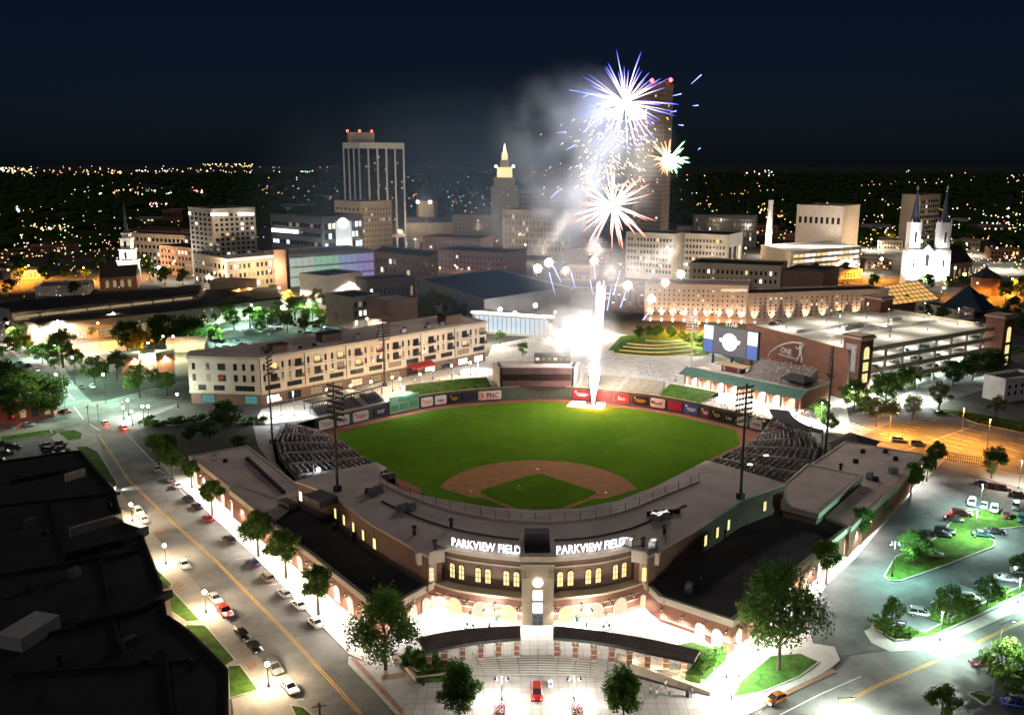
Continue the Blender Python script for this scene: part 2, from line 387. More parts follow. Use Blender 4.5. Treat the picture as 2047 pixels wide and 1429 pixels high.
for a, b in (((175, 846), (200, 861)), ((150, 800), (120, 770)), ((168, 838), (148, 812))):
    stripes('white_line', [a, b], .3, 'line_white')
# pavements: real slabs with a kerb step
def pave(poly, m='concrete', z=.14, name='pavement'): return slab(name, poly, -.05, z, m)
pave([(697, 1306), (620, 1228), (505, 1108), (367, 978), (313, 923), (330, 915), (372, 940), (470, 1012), (560, 1090), (660, 1170), (770, 1262), (790, 1300), (740, 1325)])
pave([(697, 1310), (740, 1327), (792, 1302), (835, 1330), (935, 1345), (940, 1429), (940, 1450), (815, 1450), (695, 1326)])
pave([(277, 1034), (345, 1110), (425, 1203), (505, 1298), (560, 1363), (640, 1452), (470, 1452), (455, 1330), (335, 1230), (300, 1130), (250, 1050), (240, 1010)], 'concrete_dark')
pave([(120, 862), (190, 866), (235, 972), (275, 1030), (240, 1015), (150, 905), (100, 875)], 'concrete_dark')
for q in ([(112, 862), (150, 858), (166, 866), (162, 876), (135, 880)], [(150, 893), (175, 892), (196, 903), (235, 966), (228, 974), (200, 950)], [(0, 872), (100, 858), (104, 866), (0, 885)],
          [(280, 1085), (300, 1108), (300, 1118), (284, 1108)], [(296, 1118), (345, 1168), (340, 1172), (325, 1170), (300, 1135)], [(322, 1178), (345, 1180), (402, 1240), (372, 1242), (332, 1215)],
          [(368, 1248), (410, 1248), (470, 1318), (450, 1330), (420, 1320)], [(455, 1330), (480, 1328), (517, 1378), (458, 1395)], [(580, 1408), (605, 1412), (640, 1440), (600, 1450)]):
    slab('lawn', q, .0, .2, 'lawn')
for q in ((282, 1025), (355, 1170), (318, 1063), (503, 1330)):
    p = P(*q); MB().box((p.x, p.y, .17), (2.2, 1.5, .1), R(-53)).build('tree_pit', 'paver', None, kind='structure')
for a, b in (((705, 1316), (812, 1432)),):
    p, q = v2(P(*a)), v2(P(*b)); MB().bar(p, q, .9, .1, .155).build('paver_strip', 'paver', None, kind='structure')
p = P(787, 1352); MB().box((p.x, p.y, .16), (4.2, 1.5, .06), R(18)).build('paver_strip', 'paver', None, kind='structure')
MB().sheet(px([(262, 866), (340, 838), (505, 846), (515, 890), (495, 893), (385, 912), (335, 912), (290, 885)]), .06).build('dark_garden', 'unlit_ground' if 'unlit_ground' in MATS else (mat('unlit_ground', (.02, .018, .014), .95, var=.4), 'unlit_ground')[1], None, kind='structure')  # darkness of the unlit garden put into a near-black ground colour
# car park far left
sheet('car_park', [(0, 888), (108, 868), (160, 905), (240, 1000), (0, 1000)], .02, 'lot_asphalt')
# ---- right side: drive, car parks, road
sheet('car_park', [(1560, 1290), (1700, 1060), (1790, 960), (1895, 880), (2100, 905), (2100, 1235), (1860, 1290), (1740, 1300), (1680, 1310), (1640, 1285)], .02, 'lot_asphalt')
sheet('road', [(1480, 1452), (1560, 1400), (1680, 1335), (1700, 1310), (1860, 1290), (1960, 1238), (2120, 1170), (2120, 1300), (1960, 1380), (1880, 1452)], .028, 'asphalt')
sheet('car_park', [(1850, 1452), (1960, 1378), (2120, 1305), (2120, 1500)], .024, 'lot_asphalt')
stripes('yellow_line', [(1600, 1450), (1640, 1428), (1760, 1368), (1880, 1318), (2027, 1251), (2110, 1216)], .16, 'line_yellow', gap=.42)
stripes('white_line', [(1560, 1429), (1640, 1388), (1722, 1352)], .18, 'line_white')
sheet('road', [(1640, 860), (1700, 830), (1800, 790), (1960, 728), (2100, 690), (2100, 735), (1900, 800), (1790, 850), (1740, 880), (1900, 920), (2100, 960), (2100, 990), (1890, 935), (1700, 880)], .026, 'asphalt')
pave([(1690, 815), (1830, 768), (2000, 708), (2080, 690), (2080, 682), (1980, 708), (1800, 770), (1680, 808)])
sheet('car_park', [(1720, 872), (1850, 815), (1940, 830), (2100, 870), (2100, 935), (1880, 905)], .03, 'lot_asphalt')
# pavement along the right wing
pave([(1430, 1330), (1463, 1300), (1560, 1215), (1700, 1075), (1800, 978), (1880, 905), (1895, 912), (1800, 1008), (1710, 1115), (1655, 1165), (1610, 1230), (1625, 1285), (1668, 1292), (1680, 1318), (1660, 1335), (1560, 1395), (1470, 1440), (1380, 1440), (1390, 1380)])
p, q = v2(P(1668, 1340)), v2(P(1478, 1430)); MB().bar(p, q, 1.0, .1, .155).build('paver_strip', 'paver', None, kind='structure')
slab('lawn', [(1462, 1395), (1480, 1360), (1540, 1310), (1600, 1305), (1637, 1322), (1600, 1350), (1530, 1380)], .0, .22, 'lawn')
slab('lawn', [(1768, 1150), (1790, 1112), (1870, 1075), (1925, 1020), (1965, 1018), (2060, 1030), (2060, 1050), (1945, 1062), (1990, 1080), (1985, 1092), (1900, 1125), (1800, 1160), (1780, 1160)], .0, .2, 'lawn')
pave([(1728, 1260), (1742, 1253), (1786, 1283), (1860, 1277), (1960, 1232), (2100, 1172), (2100, 1192), (1960, 1254), (1862, 1297), (1780, 1302), (1742, 1284)])
slab('lawn', [(1742, 1250), (1762, 1240), (1800, 1256), (1850, 1262), (1925, 1222), (2070, 1158), (2070, 1172), (1960, 1226), (1860, 1272), (1790, 1278)], .0, .22, 'lawn')
slab('lawn', [(1935, 1385), (1960, 1378), (1985, 1392), (1970, 1408)], .0, .2, 'lawn')
slab('lawn', [(1860, 815), (1940, 822), (2080, 850), (2080, 872), (1950, 845), (1925, 835)], .0, .25, 'lawn')
slab('lawn', [(1700, 800), (1800, 770), (1900, 735), (2040, 700), (2050, 690), (1920, 715), (1800, 752), (1700, 785)], .0, .2, 'lawn')
slab('lawn', [(1960, 695), (2047, 690), (2080, 700), (2000, 712)], .0, .19, 'lawn')
# bay lines of the orange car park
A = [v2(P(*q)) for q in ((1765, 905), (1880, 828), (1800, 900), (1920, 838))]
for row, (a0, a1, dx, n) in enumerate((((1748, 872), (1845, 832), (38, 5), 10), ((1838, 910), (1935, 848), (48, 12), 11), ((1765, 905), (1850, 872), (40, 12), 6), ((1985, 900), (2070, 860), (45, 14), 6))):
    for i in range(n):
        t = i / (n - 1); x = a0[0] + (a1[0] - a0[0]) * t; y = a0[1] + (a1[1] - a0[1]) * t
        stripes('parking_line', [(x, y), (x + dx[0], y + dx[1])], .14, 'line_white', z=.05)
stripes('white_line', [(1800, 905), (1950, 850)], .14, 'line_white', z=.055)
for i in range(8):
    x = 1657 + i * 9; y = 838 + i * 3.2
    stripes('white_line', [(x, y), (x + 26, y - 1)], .35, 'line_white', z=.05)
# ================================================================ BUILDING HELPERS
WM = {}
def win_mesh(w_, h, pane, frame='metal_dark', arch=False, bars=(0, 0), proud=.14):
    key = (round(w_, 2), round(h, 2), pane, frame, arch, bars)
    if key in WM: return WM[key]
    b = MB(); n = 8; t = min(.14, w_ * .08)
    def outline(g):
        hw = w_ / 2 - g
        if not arch: return [(-hw, g), (hw, g), (hw, h - g), (-hw, h - g)]
        r = hw; pts = [(-hw, g), (hw, g)]
        for i in range(n + 1):
            a = math.pi * i / n; pts.append((r * math.cos(a), h - w_ / 2 + r * math.sin(a)))
        return pts
    o, i_ = outline(0), outline(t)
    b.mat(0).add([(x, -.03, z) for x, z in i_], [tuple(range(len(i_)))])
    b.mat(1); m_ = len(o)
    for q in range(m_):
        r_ = (q + 1) % m_
        a0, a1, c0, c1 = o[q], o[r_], i_[q], i_[r_]
        b.add([(a0[0], -proud, a0[1]), (a1[0], -proud, a1[1]), (c1[0], -proud, c1[1]), (c0[0], -proud, c0[1])], [(0, 1, 2, 3)])
        b.add([(c0[0], -proud, c0[1]), (c1[0], -proud, c1[1]), (c1[0], 0, c1[1]), (c0[0], 0, c0[1])], [(0, 1, 2, 3)])
        b.add([(a1[0], -proud, a1[1]), (a0[0], -proud, a0[1]), (a0[0], 0, a0[1]), (a1[0], 0, a1[1])], [(0, 1, 2, 3)])
    for k in range(bars[0]):
        x = -w_ / 2 + w_ * (k + 1) / (bars[0] + 1); b.box((x, -.07, h / 2), (.07, .06, h - 2 * t))
    for k in range(bars[1]):
        z = h * (k + 1) / (bars[1] + 1); b.box((0, -.075, z), (w_ - 2 * t, .06, .07))
    WM[key] = b.mesh('window', [pane, frame]); return WM[key]
def wins(root, p0, p1, z, fr, w_, h, pane, frame='metal_dark', arch=False, bars=(0, 0), name='window', off=.0):
    p0, p1 = v2(p0), v2(p1); d = p1 - p0; rz = math.atan2(d.y, d.x); nrm = Vector((d.y, -d.x)).normalized()
    out = []
    for i, f in enumerate(fr):
        q = p0 + d * f + nrm * off
        pm = pane[i % len(pane)] if isinstance(pane, (list, tuple)) else pane
        out.append(child_at(name, win_mesh(w_, h, pm, frame, arch, bars), root, (q.x, q.y, z), rz))
    return out
def facade(root, p0, p1, z0, z1, cols, rows, fw=.55, fh=.55, lit=.12, pane='glass', lits=('win_warm', 'win_white', 'win_dim'), frame='metal_dark', seed=1, margin=.03, name='window', force=None):
    """a grid of windows on the wall from p0 to p1 (left to right from outside)"""
    r = random.Random(seed); p0, p1 = v2(p0), v2(p1); d = p1 - p0; L = d.length
    cw = L * (1 - 2 * margin) / cols; ch = (z1 - z0) / rows; w_ = cw * fw; h = ch * fh
    Y = max(20, (p0.y + p1.y) / 2); pxs = min(w_, h) * F_PX / Y
    rz = math.atan2(d.y, d.x); nrm = Vector((d.y, -d.x)).normalized()
    single = pxs >= 7.5 if force is None else force
    joined = {}
    for i in range(cols):
        for j in range(rows):
            q = p0 + d * (margin + (1 - 2 * margin) * (i + .5) / cols); z = z0 + ch * (j + (1 - fh) / 2)
            pm = r.choice(lits) if r.random() < lit else pane
            if single: child_at(name, win_mesh(w_, h, pm, frame), root, (q.x, q.y, z), rz)
            else:
                b = joined.setdefault(pm, MB()); c = q + nrm * .02
                b.box((c.x, c.y, z + h / 2), (w_, .16, h), rz)
    for pm, b in joined.items(): b.build('window_rows', pm, root, kind='stuff')
def parapet(b, poly, z, h=.9, t=.5):
    poly = ccw([v2(p) for p in poly]); n = len(poly)
    for i in range(n):
        a, c = poly[i], poly[(i + 1) % n]; d = (c - a)
        if d.length < .3: continue
        d.normalize(); nn = Vector((-d.y, d.x)) * (t / 2 - .12)
        b.bar(a + nn - d * .1, c + nn + d * .1 - d * t, t, z - .25, z + h)
def block(root, poly, z0, z1, wall, roof=None, par=.9, pm=None, name='wall'):
    poly = [v2(p) for p in poly]
    MB().prism(poly, z0, z1).build(name, wall, root)
    if roof: MB().prism(offs(poly, -.15), z1 - .3, z1 + .03).build('roof', roof, root)
    if par:
        b = MB(); parapet(b, poly, z1, par); b.build('parapet', pm or wall, root)
def offs(poly, d):
    poly = ccw(poly); n = len(poly); out = []
    for i in range(n):
        a, b, c = poly[i - 1], poly[i], poly[(i + 1) % n]
        e1 = (b - a).normalized(); e2 = (c - b).normalized(); nn = Vector((e1.y, -e1.x)) + Vector((e2.y, -e2.x))
        if nn.length < 1e-4: nn = Vector((e1.y, -e1.x))
        nn.normalize(); k = d / max(.35, nn.dot(Vector((e1.y, -e1.x)))); out.append(b + nn * k)
    return out
def text_mesh(s, size, depth=.1, align='CENTER'):
    c = bpy.data.curves.new('lettering', 'FONT'); c.body = s; c.size = size; c.extrude = depth / 2; c.align_x = align; c.resolution_u = 2
    o = bpy.data.objects.new('lettering', c); col.objects.link(o)
    dg = bpy.context.evaluated_depsgraph_get(); me_ = bpy.data.meshes.new_from_object(o.evaluated_get(dg))
    bpy.data.objects.remove(o); bpy.data.curves.remove(c)
    for v in me_.vertices: v.co = (v.co.x, -v.co.z, v.co.y)
    return me_
def lettering(root, s, wloc, rz, size, m, name='lettering', depth=.12, bold=1.0, wx=1.0, parent=None, align='CENTER', mono=None):
    me_ = text_mesh(s, size, depth, align); me_.materials.clear(); me_.materials.append(M(m))
    o = child_at(name, me_, root, wloc, rz, scale=(wx, 1, 1))
    if parent is not None: o.parent = parent
    return o
# ================================================================ STADIUM FRONT BUILDING
ST = thing('stadium_building', 'brick ballpark building with curved front, clock tower and low wings round the field', 'stadium', (5, 165, 0))
PZ = 1.5                                                    # upper plaza level
up = {}
outer_L = [v2(p) for p in px([(592, 963), (662, 988), (745, 1050), (855, 1112)], 13.5)]
outer_R = [v2(p) for p in px([(1297, 1112), (1390, 1060), (1482, 1000), (1568, 968)], 13.5)]
inner_R = [v2(p) for p in px([(1428, 926), (1385, 937), (1310, 975), (1240, 1002), (1160, 1018)], 13.5)]
inner_L = [v2(p) for p in px([(1070, 1022), (985, 1017), (900, 1003), (810, 985), (762, 958), (750, 926)], 13.5)]
fbase = [v2(p) for p in px([(872, 1213), (912, 1226), (970, 1236), (1020, 1242), (1044, 1245)], PZ)]
fbaseR = [v2(p) for p in px([(1105, 1245), (1135, 1242), (1190, 1236), (1237, 1226), (1278, 1213)], PZ)]
FA = smooth_line(fbase, 3); FB = smooth_line(fbaseR, 3)
setback = Vector((-.02, 2.6))
FA2 = [p + setback for p in FA]; FB2 = [p + setback for p in FB]
poly_up = outer_L[:-1] + [outer_L[-1], FA2[0] + Vector((-1.2, 1.5))] + FA2 + FB2 + [FB2[-1] + Vector((1.2, 1.5)), outer_R[0]] + outer_R[1:] + inner_R + inner_L
MB().prism(poly_up, 6.0, 13.4).build('upper_wall', 'brick_brown', ST)
MB().prism(offs(poly_up, .25), 13.35, 13.75).build('upper_roof', 'grey_roof', ST)
# curved roof ridges and screen wall on the roof
RL = [v2(p) for p in px([(760, 965), (820, 993), (900, 1020), (990, 1037), (1070, 1043), (1160, 1040), (1250, 1022), (1330, 990), (1397, 963)], 13.75)]
RL = smooth_line(RL, 3)
rail = thing('roof_railing', 'long curved mesh railing with posts on the upper ballpark roof', 'railing', (5, 180, 13.75))
b = MB()
for a, c in zip(RL[:-1], RL[1:]): b.bar(a, c, .5, 13.75, 14.15)
b.build('kerb_beam', 'stone', rail)
b = MB()
for a, c in zip(RL[:-1], RL[1:]):
    for z in (14.55, 14.95, 15.35, 15.75): b.bar(a, c, .05, z, z + .05)
b.build('rails', 'metal_dark', rail)
pm_ = MB().box((0, 0, .9), (.12, .12, 1.8)).mesh('post', 'metal_dark')
for q in RL: child_at('post', pm_, rail, (q.x, q.y, 14.1))
b = MB()
for i in range(len(RL) - 4):
    a = RL[i + 1] - Vector((0, 9.5)); c = RL[i + 2] - Vector((0, 9.5))
    if a.y > 162: b.bar(a, c, .35, 13.75, 14.05)
b.build('roof_ridge', 'dark_roof', ST)
# lower front wall of brick with stone base course and cornice ledge
for pts in (FA, FB):
    lw = pts; back = [p + setback * 1.5 for p in pts][::-1]
    MB().prism(lw + back, 0, 6.3).build('lower_wall', 'brick_red', ST)
    MB().prism(offs(lw + back, .22), 6.3, 6.75).build('ledge', 'stone', ST)
    for z0, z1, o_ in ((PZ, PZ + .55, .1), (PZ + 1.9, PZ + 2.15, .08), (PZ + 3.1, PZ + 3.3, .06)):
        MB().prism(offs(lw + back, o_), z0, z1).build('stone_band', 'stone', ST)
for pts in (FA2, FB2):
    back = [p + Vector((0, 1.2)) for p in pts][::-1]
    MB().prism(offs(pts + back, .15), 11.6, 11.95).build('stone_band', 'stone', ST)
    MB().prism(offs(pts + back, .45), 13.1, 13.85).build('cornice', 'cream', ST)
# arched doors, each with its own leaf panels
def along(pts, t):
    L = [0]
    for a, c in zip(pts[:-1], pts[1:]): L.append(L[-1] + (c - a).length)
    s = t * L[-1]
    for i in range(len(pts) - 1):
        if s <= L[i + 1] + 1e-6:
            u = (s - L[i]) / max(1e-6, L[i + 1] - L[i]); q = pts[i].lerp(pts[i + 1], u); d = pts[i + 1] - pts[i]
            return q, math.atan2(d.y, d.x)
    d = pts[-1] - pts[-2]; return pts[-1], math.atan2(d.y, d.x)
def arch_door(q, rz, w_, h, pane, z=PZ, leaves=True):
    nrm = Vector((math.sin(rz), -math.cos(rz)))
    d = child_at('arched_door', win_mesh(w_, h, pane, 'stone', True), ST, (q.x + nrm.x * .12, q.y + nrm.y * .12, z), rz)
    if leaves:
        lm = MB(); hw = w_ * .42
        for s in (-1, 1):
            lm.box((s * hw / 2, -.16, 1.15), (.06, .08, 2.3)); lm.box((s * hw, -.16, 1.15), (.08, .08, 2.3))
        lm.box((0, -.16, 2.3), (2 * hw, .08, .1)); lm.box((0, -.16, .5), (2 * hw, .07, .08)); lm.box((0, -.16, 1.15), (.09, .09, 2.3))
        me_ = lm.mesh('door_leaf', 'metal_dark'); sub_at('door_frame', me_, d, ST, (q.x + nrm.x * .12, q.y + nrm.y * .12, z), rz)
        s_ = MB()
        for s in (-1, 1): s_.box((s * hw * .45, -.2, 1.45), (.55, .03, .5))
        sub_at('door_notice', s_.mesh('door_notice', 'metal_green'), d, ST, (q.x + nrm.x * .12, q.y + nrm.y * .12, z), rz)
    kb = MB().box((0, -.15, h + .25), (.35, .3, .7)); sub_at('keystone', kb.mesh('keystone', 'stone'), d, ST, (q.x + nrm.x * .12, q.y + nrm.y * .12, z), rz)
for pts, ts, panes in ((FA, (.26, .55, .86), ('win_warm', 'win_peach', 'win_warm')), (FB, (.14, .45, .74), ('win_warm', 'win_peach', 'win_peach'))):
    if 'win_peach' not in MATS: glow('win_peach', (1, .78, .52), .95)
    for t, pn in zip(ts, panes):
        q, rz = along(pts, t); arch_door(q, rz, 3.1, 3.6, pn, leaves=pn == 'win_warm')
# upper arched windows in pairs
for pts, ts, pn in ((FA2, (.22, .33, .52, .63, .83, .94), 'win_yellow'), (FB2, (.08, .19, .38, .49, .69, .80), 'win_orange')):
    for t in ts:
        q, rz = along(pts, t); nrm = Vector((math.sin(rz), -math.cos(rz)))
        child_at('arched_window', win_mesh(1.35, 3.3, pn, 'metal_dark', True, (1, 2)), ST, (q.x + nrm.x * .03, q.y + nrm.y * .03, 7.6), rz)
# corner blocks
for s, pts, cp in ((-1, FA, outer_L[-1]), (1, FB, outer_R[0])):
    e = pts[0] if s < 0 else pts[-1]
    c = e + Vector((s * 1.6, 2.2))
    MB().box((c.x, c.y, 6.6), (4.4, 4.6, 13.2), R(-18 * s)).build('corner_pier', 'brick_red', ST)
    MB().box((c.x, c.y, 12.2), (5.4, 5.6, 2.4), R(-18 * s)).build('cornice', 'cream', ST)
    MB().box((c.x, c.y, 13.55), (6.0, 6.2, .3), R(-18 * s)).build('corner_roof', 'grey_roof', ST)
    nrm = Vector((-math.sin(R(18 * s)), -math.cos(R(18 * s))))
    q = c + nrm * 2.32
    MB().box((q.x, q.y, 8.6), (2.2, .14, 4.6), R(-18 * s)).build('stone_panel', 'stone', ST)
    q = c + nrm * 2.4
    child_at('arched_window', win_mesh(1.3, 3.2, 'win_warm' if s < 0 else 'win_orange', 'stone', True, (0, 2)), ST, (q.x, q.y, 7.0), R(-18 * s))
    child_at('arched_door', win_mesh(1.5, 2.8, 'win_warm', 'stone', True), ST, (q.x, q.y, PZ), R(-18 * s))
# clock tower of stone blocks
t0, t1 = v2(P(1043, 1249, PZ)), v2(P(1106, 1249, PZ)); cxw = (t0.x + t1.x) / 2; yw = t0.y; tw = t1.x - t0.x
MB().box((cxw, yw + 4.5, 7.4), (tw, 9.0, 14.8)).build('tower', 'stone_block', ST)
b = MB()
for x, y, dx, dy in ((cxw, yw + .5, tw + .8, 1.6), (cxw, yw + 10.0, tw + .8, .9), (cxw - tw / 2 + .1, yw + 5.2, .9, 8.6), (cxw + tw / 2 - .1, yw + 5.2, .9, 8.6)):
    b.box((x, y, 15.15 if dx > 2 else 15.13), (dx, dy, 1.1))
b.build('tower_parapet', 'stone', ST)
MB().box((cxw, yw + 5.0, 14.84), (tw - 1, 8.2, .08)).build('tower_roof', 'dark_roof', ST)
MB().box((cxw, yw + 8.2, 16.0), (tw - 1.2, 2.6, 2.4)).build('tower_recess_dark', 'dark_wall', ST)  # dark block stands in for the dark inside of the roof recess
cl = MB(); cl.lathe((0, 0, 0), [(.95, 0), (.95, .12)], 20)
for q in range(len(cl.v)): v = cl.v[q]; cl.v[q] = Vector((v.x, -v.z, v.y))
o = child_at('clock_face', cl.mesh('clock_face', 'bulb_soft'), ST, (cxw, yw - .12, 10.4)); 
rg = MB()
for i in range(20):
    a = 2 * math.pi * i / 20; c_ = 2 * math.pi * (i + 1) / 20
    rg.tube((1.02 * math.cos(a), -.15, 1.02 * math.sin(a)), (1.02 * math.cos(c_), -.15, 1.02 * math.sin(c_)), .09, n=4)
sub_at('clock_rim', rg.mesh('clock_rim', 'stone'), o, ST, (0, 0, 0)).location = (0, 0, 0)
hd = MB(); hd.box((0, -.3, .3), (.08, .03, .6)); hd.box((.2, -.3, 0), (.4, .03, .08))
sub_at('clock_hand', hd.mesh('clock_hand', 'metal_dark'), o, ST, (0, 0, 0)).location = (0, 0, 0)
for z, h, pn in ((6.6, 2.3, 'sign_white'), (4.0, 2.4, 'sign_white')):
    child_at('tower_window', win_mesh(2.1, h, pn, 'stone', False, (1, 0)), ST, (cxw, yw - .06, z))
child_at('tower_door', win_mesh(2.2, 2.35, 'glass_blue', 'metal_grey', False, (1, 1)), ST, (cxw, yw - .06, PZ))
for s in (-1, 1):
    for z in (11.3, 11.9, 12.5): MB().box((cxw + s * tw * .42, yw - .08, z), (.9, .3, .12)).build('stone_band', 'stone', ST)
MB().box((cxw, yw - .1, 13.9), (tw + .3, .6, .5)).build('cornice', 'stone', ST)
# roof letters
def arc_sign(label, pts, t0_, t1_):
    q0, _ = along(pts, .5)
    r_ = thing('rooftop_sign', label, 'sign', (q0.x, q0.y + .6, 13.8))
    s = 'PARKVIEW FIELD'; wd = {'I': .42, ' ': .55, 'W': 1.3, 'V': 1.02, 'E': .82, 'F': .8, 'L': .8}
    ws = [wd.get(c_, 1.0) for c_ in s]; tot = sum(ws); acc = 0
    for c_, u in zip(s, ws):
        t = t0_ + (t1_ - t0_) * (acc + u / 2) / tot; acc += u
        if c_ == ' ': continue
        q, rz = along(pts, t)
        me_ = text_mesh(c_, 2.35, .25); me_.materials.clear(); me_.materials.append(M('sign_white'))
        child_at('letter', me_, r_, (q.x, q.y + .5, 14.25), rz, scale=(.8, 1, 1))
    b = MB()
    for k in range(8):
        q, rz = along(pts, t0_ + (t1_ - t0_) * k / 7); b.box((q.x, q.y + .62, 14.1), (.08, .08, .8))
    b.build('sign_posts', 'metal_dark', r_)
    return r_
arc_sign('white lit PARKVIEW FIELD letters on the roof left of the clock tower', FA2, .20, .985)
arc_sign('white lit PARKVIEW FIELD letters on the roof right of the clock tower', FB2, .03, .80)
# ---- low wings
LWG = [v2(p) for p in px([(862, 1163), (765, 1216), (640, 1118), (545, 1042)], 7)]
LWG2 = [v2(p) for p in px([(850, 1112), (745, 1062), (662, 1020), (610, 992)], 7)]
def wing(poly, z, roof, wall='brick_red', fas=1.3):
    MB().prism(poly, 0, z - .2).build('wing_wall', wall, ST)
    MB().prism(offs(poly, .5), z - fas, z - .12).build('fascia', 'concrete_wall', ST)
    MB().prism(offs(poly, -.5), z - .5, z - .02).build('wing_roof', roof, ST)
    b = MB(); parapet(b, offs(poly, .5), z - .12, .25, .7); b.build('roof_edge', 'concrete_wall', ST)
wl = LWG + LWG2[::-1]
wing(wl, 7.0, 'dark_roof')
wing([v2(p) for p in px([(545, 1042), (520, 1022), (462, 978), (478, 972), (560, 1000), (612, 990)], 7.6)], 7.6, 'grey_roof')
wing([v2(p) for p in px([(462, 972), (398, 922), (383, 912), (492, 892), (590, 968), (610, 985), (560, 1000), (480, 968)], 7.3)], 7.3, 'grey_roof')
p_, q_ = v2(P(494, 916, 7.6)), v2(P(568, 985, 7.6)); MB().bar(p_, q_, .8, 7.2, 8.1).build('roof_ridge', 'dark_roof', ST)
RWG = [v2(p) for p in px([(1292, 1163), (1322, 1190), (1463, 1237), (1560, 1160), (1700, 1046)], 7)]
RWG2 = [v2(p) for p in px([(1640, 1020), (1568, 1000), (1485, 1040), (1300, 1112)], 7)]
wing(RWG + RWG2, 7.0, 'dark_roof')
wing([v2(p) for p in px([(1633, 1025), (1566, 1008), (1571, 968), (1616, 929), (1720, 951)], 10)], 10.0, 'grey_roof', 'brick_brown')
wing([v2(p) for p in px([(1692, 884), (1842, 908), (1790, 972), (1720, 1030), (1700, 1050), (1630, 1020), (1615, 935)], 7.8)], 7.8, 'grey_roof')
# lit windows that look over the wing roofs
wl_ = (outer_L[1], outer_L[3])
wins(ST, outer_L[1], outer_L[2], 8.3, (.1, .32, .55, .78), 1.6, 2.7, 'win_yellow', off=.02)
wins(ST, outer_L[2], outer_L[3], 8.3, (.03,), 1.6, 2.7, 'win_yellow', off=.02)
wins(ST, outer_L[0], outer_L[1], 9.0, (.12,), 1.5, 2.6, 'win_white', off=.02)
wins(ST, outer_R[1], outer_R[2], 8.3, (.22, .47, .72), 1.6, 2.7, 'win_yellow', off=.02)
wins(ST, outer_R[2], outer_R[3], 8.6, (.55,), 1.5, 2.6, 'win_warm', off=.02)
# stair enclosure on the left roof
for q, d_, rz, z in (((640, 1000), (6.5, 5, 1.6), -.75, 13.9), ((575, 1010), (5, 2.4, 1.4), -.75, 8.2)):
    p = P(q[0], q[1], z); MB().box((p.x, p.y, z + .4), d_, rz).build('roof_box', 'dark_wall', ST)
# arched street windows of the wings with wall lamps between them
def wall_lamps(p0, p1, n, z, en, colr, lab, f0=.04, f1=.96, dist=.9, tilt=.55, spot=150):
    p0, p1 = v2(p0), v2(p1); d = p1 - p0; rz = math.atan2(d.y, d.x); nrm = Vector((d.y, -d.x)).normalized()
    for i in range(n):
        f = f0 + (f1 - f0) * i / max(1, n - 1); q = p0 + d * f + nrm * .02; 
        r_ = thing('wall_lamp', lab % ORD[i], 'lamp', (q.x, q.y, z), rz)
        put('bracket', WLM['b'], r_); put('shade', WLM['s'], r_)
        c = q + nrm * dist
        lamp('SPOT', (c.x, c.y, z - .35), en, colr, r_, .12, (nrm.x * tilt, nrm.y * tilt, -1), spot, .5)
WLM = {}
b = MB(); b.box((0, -.06, 0), (.2, .12, .4)); b.tube((0, -.1, .1), (0, -.8, .25), .04); WLM['b'] = b.mesh('bracket', 'metal_dark')
b = MB(); b.lathe((0, -.85, -.12), [(.3, 0), (.22, .18), (.06, .34)], 10); b.mat(1).ball((0, -.85, -.14), .14, 8, 4); WLM['s'] = b.mesh('shade', ['metal_dark', 'bulb_warm'])
LE = [v2(p) for p in px([(382, 912), (462, 972), (545, 1042), (765, 1216)], 7)]
wins(ST, LE[2], LE[3], .6, [.06 + .115 * i for i in range(8)], 2.4, 3.6, ['win_peach', 'win_white'], 'stone', True, (1, 1), 'arched_window', off=.1)
wins(ST, LE[0], LE[2], .6, [.06 + .125 * i for i in range(8)], 2.6, 3.4, ['win_peach', 'win_white', 'glass'], 'stone', True, (1, 1), 'arched_window', off=.15)
wins(ST, v2(P(765, 1216, 7)), v2(P(862, 1163, 7)), 1.6, (.3, .6, .85), 1.8, 3.0, 'win_peach', 'stone', True, (1, 1), 'arched_window', off=.1)
RE = [v2(p) for p in px([(1463, 1237), (1700, 1046), (1842, 908)], 7)]
wins(ST, RE[0], RE[1], .4, [.05 + .13 * i for i in range(8)], 2.2, 3.7, ['win_peach', 'win_white'], 'stone', True, (1, 1), 'arched_window', off=.1)
wins(ST, RE[1], RE[2], .4, [.1 + .14 * i for i in range(6)], 2.4, 3.2, ['win_peach', 'glass'], 'stone', True, (1, 1), 'arched_window', off=.5)
wins(ST, v2(P(1322, 1190, 7)), v2(P(1463, 1237, 7)), .6, (.58, .82), 2.1, 3.7, 'win_white', 'stone', True, (1, 1), 'arched_window', off=.1)
MB().bar(v2(P(1322, 1190, 7)) + Vector((0, -.12)), v2(P(1463, 1237, 7)) + Vector((0, -.12)), .14, 2.3, 2.55).build('stone_band', 'stone', ST)
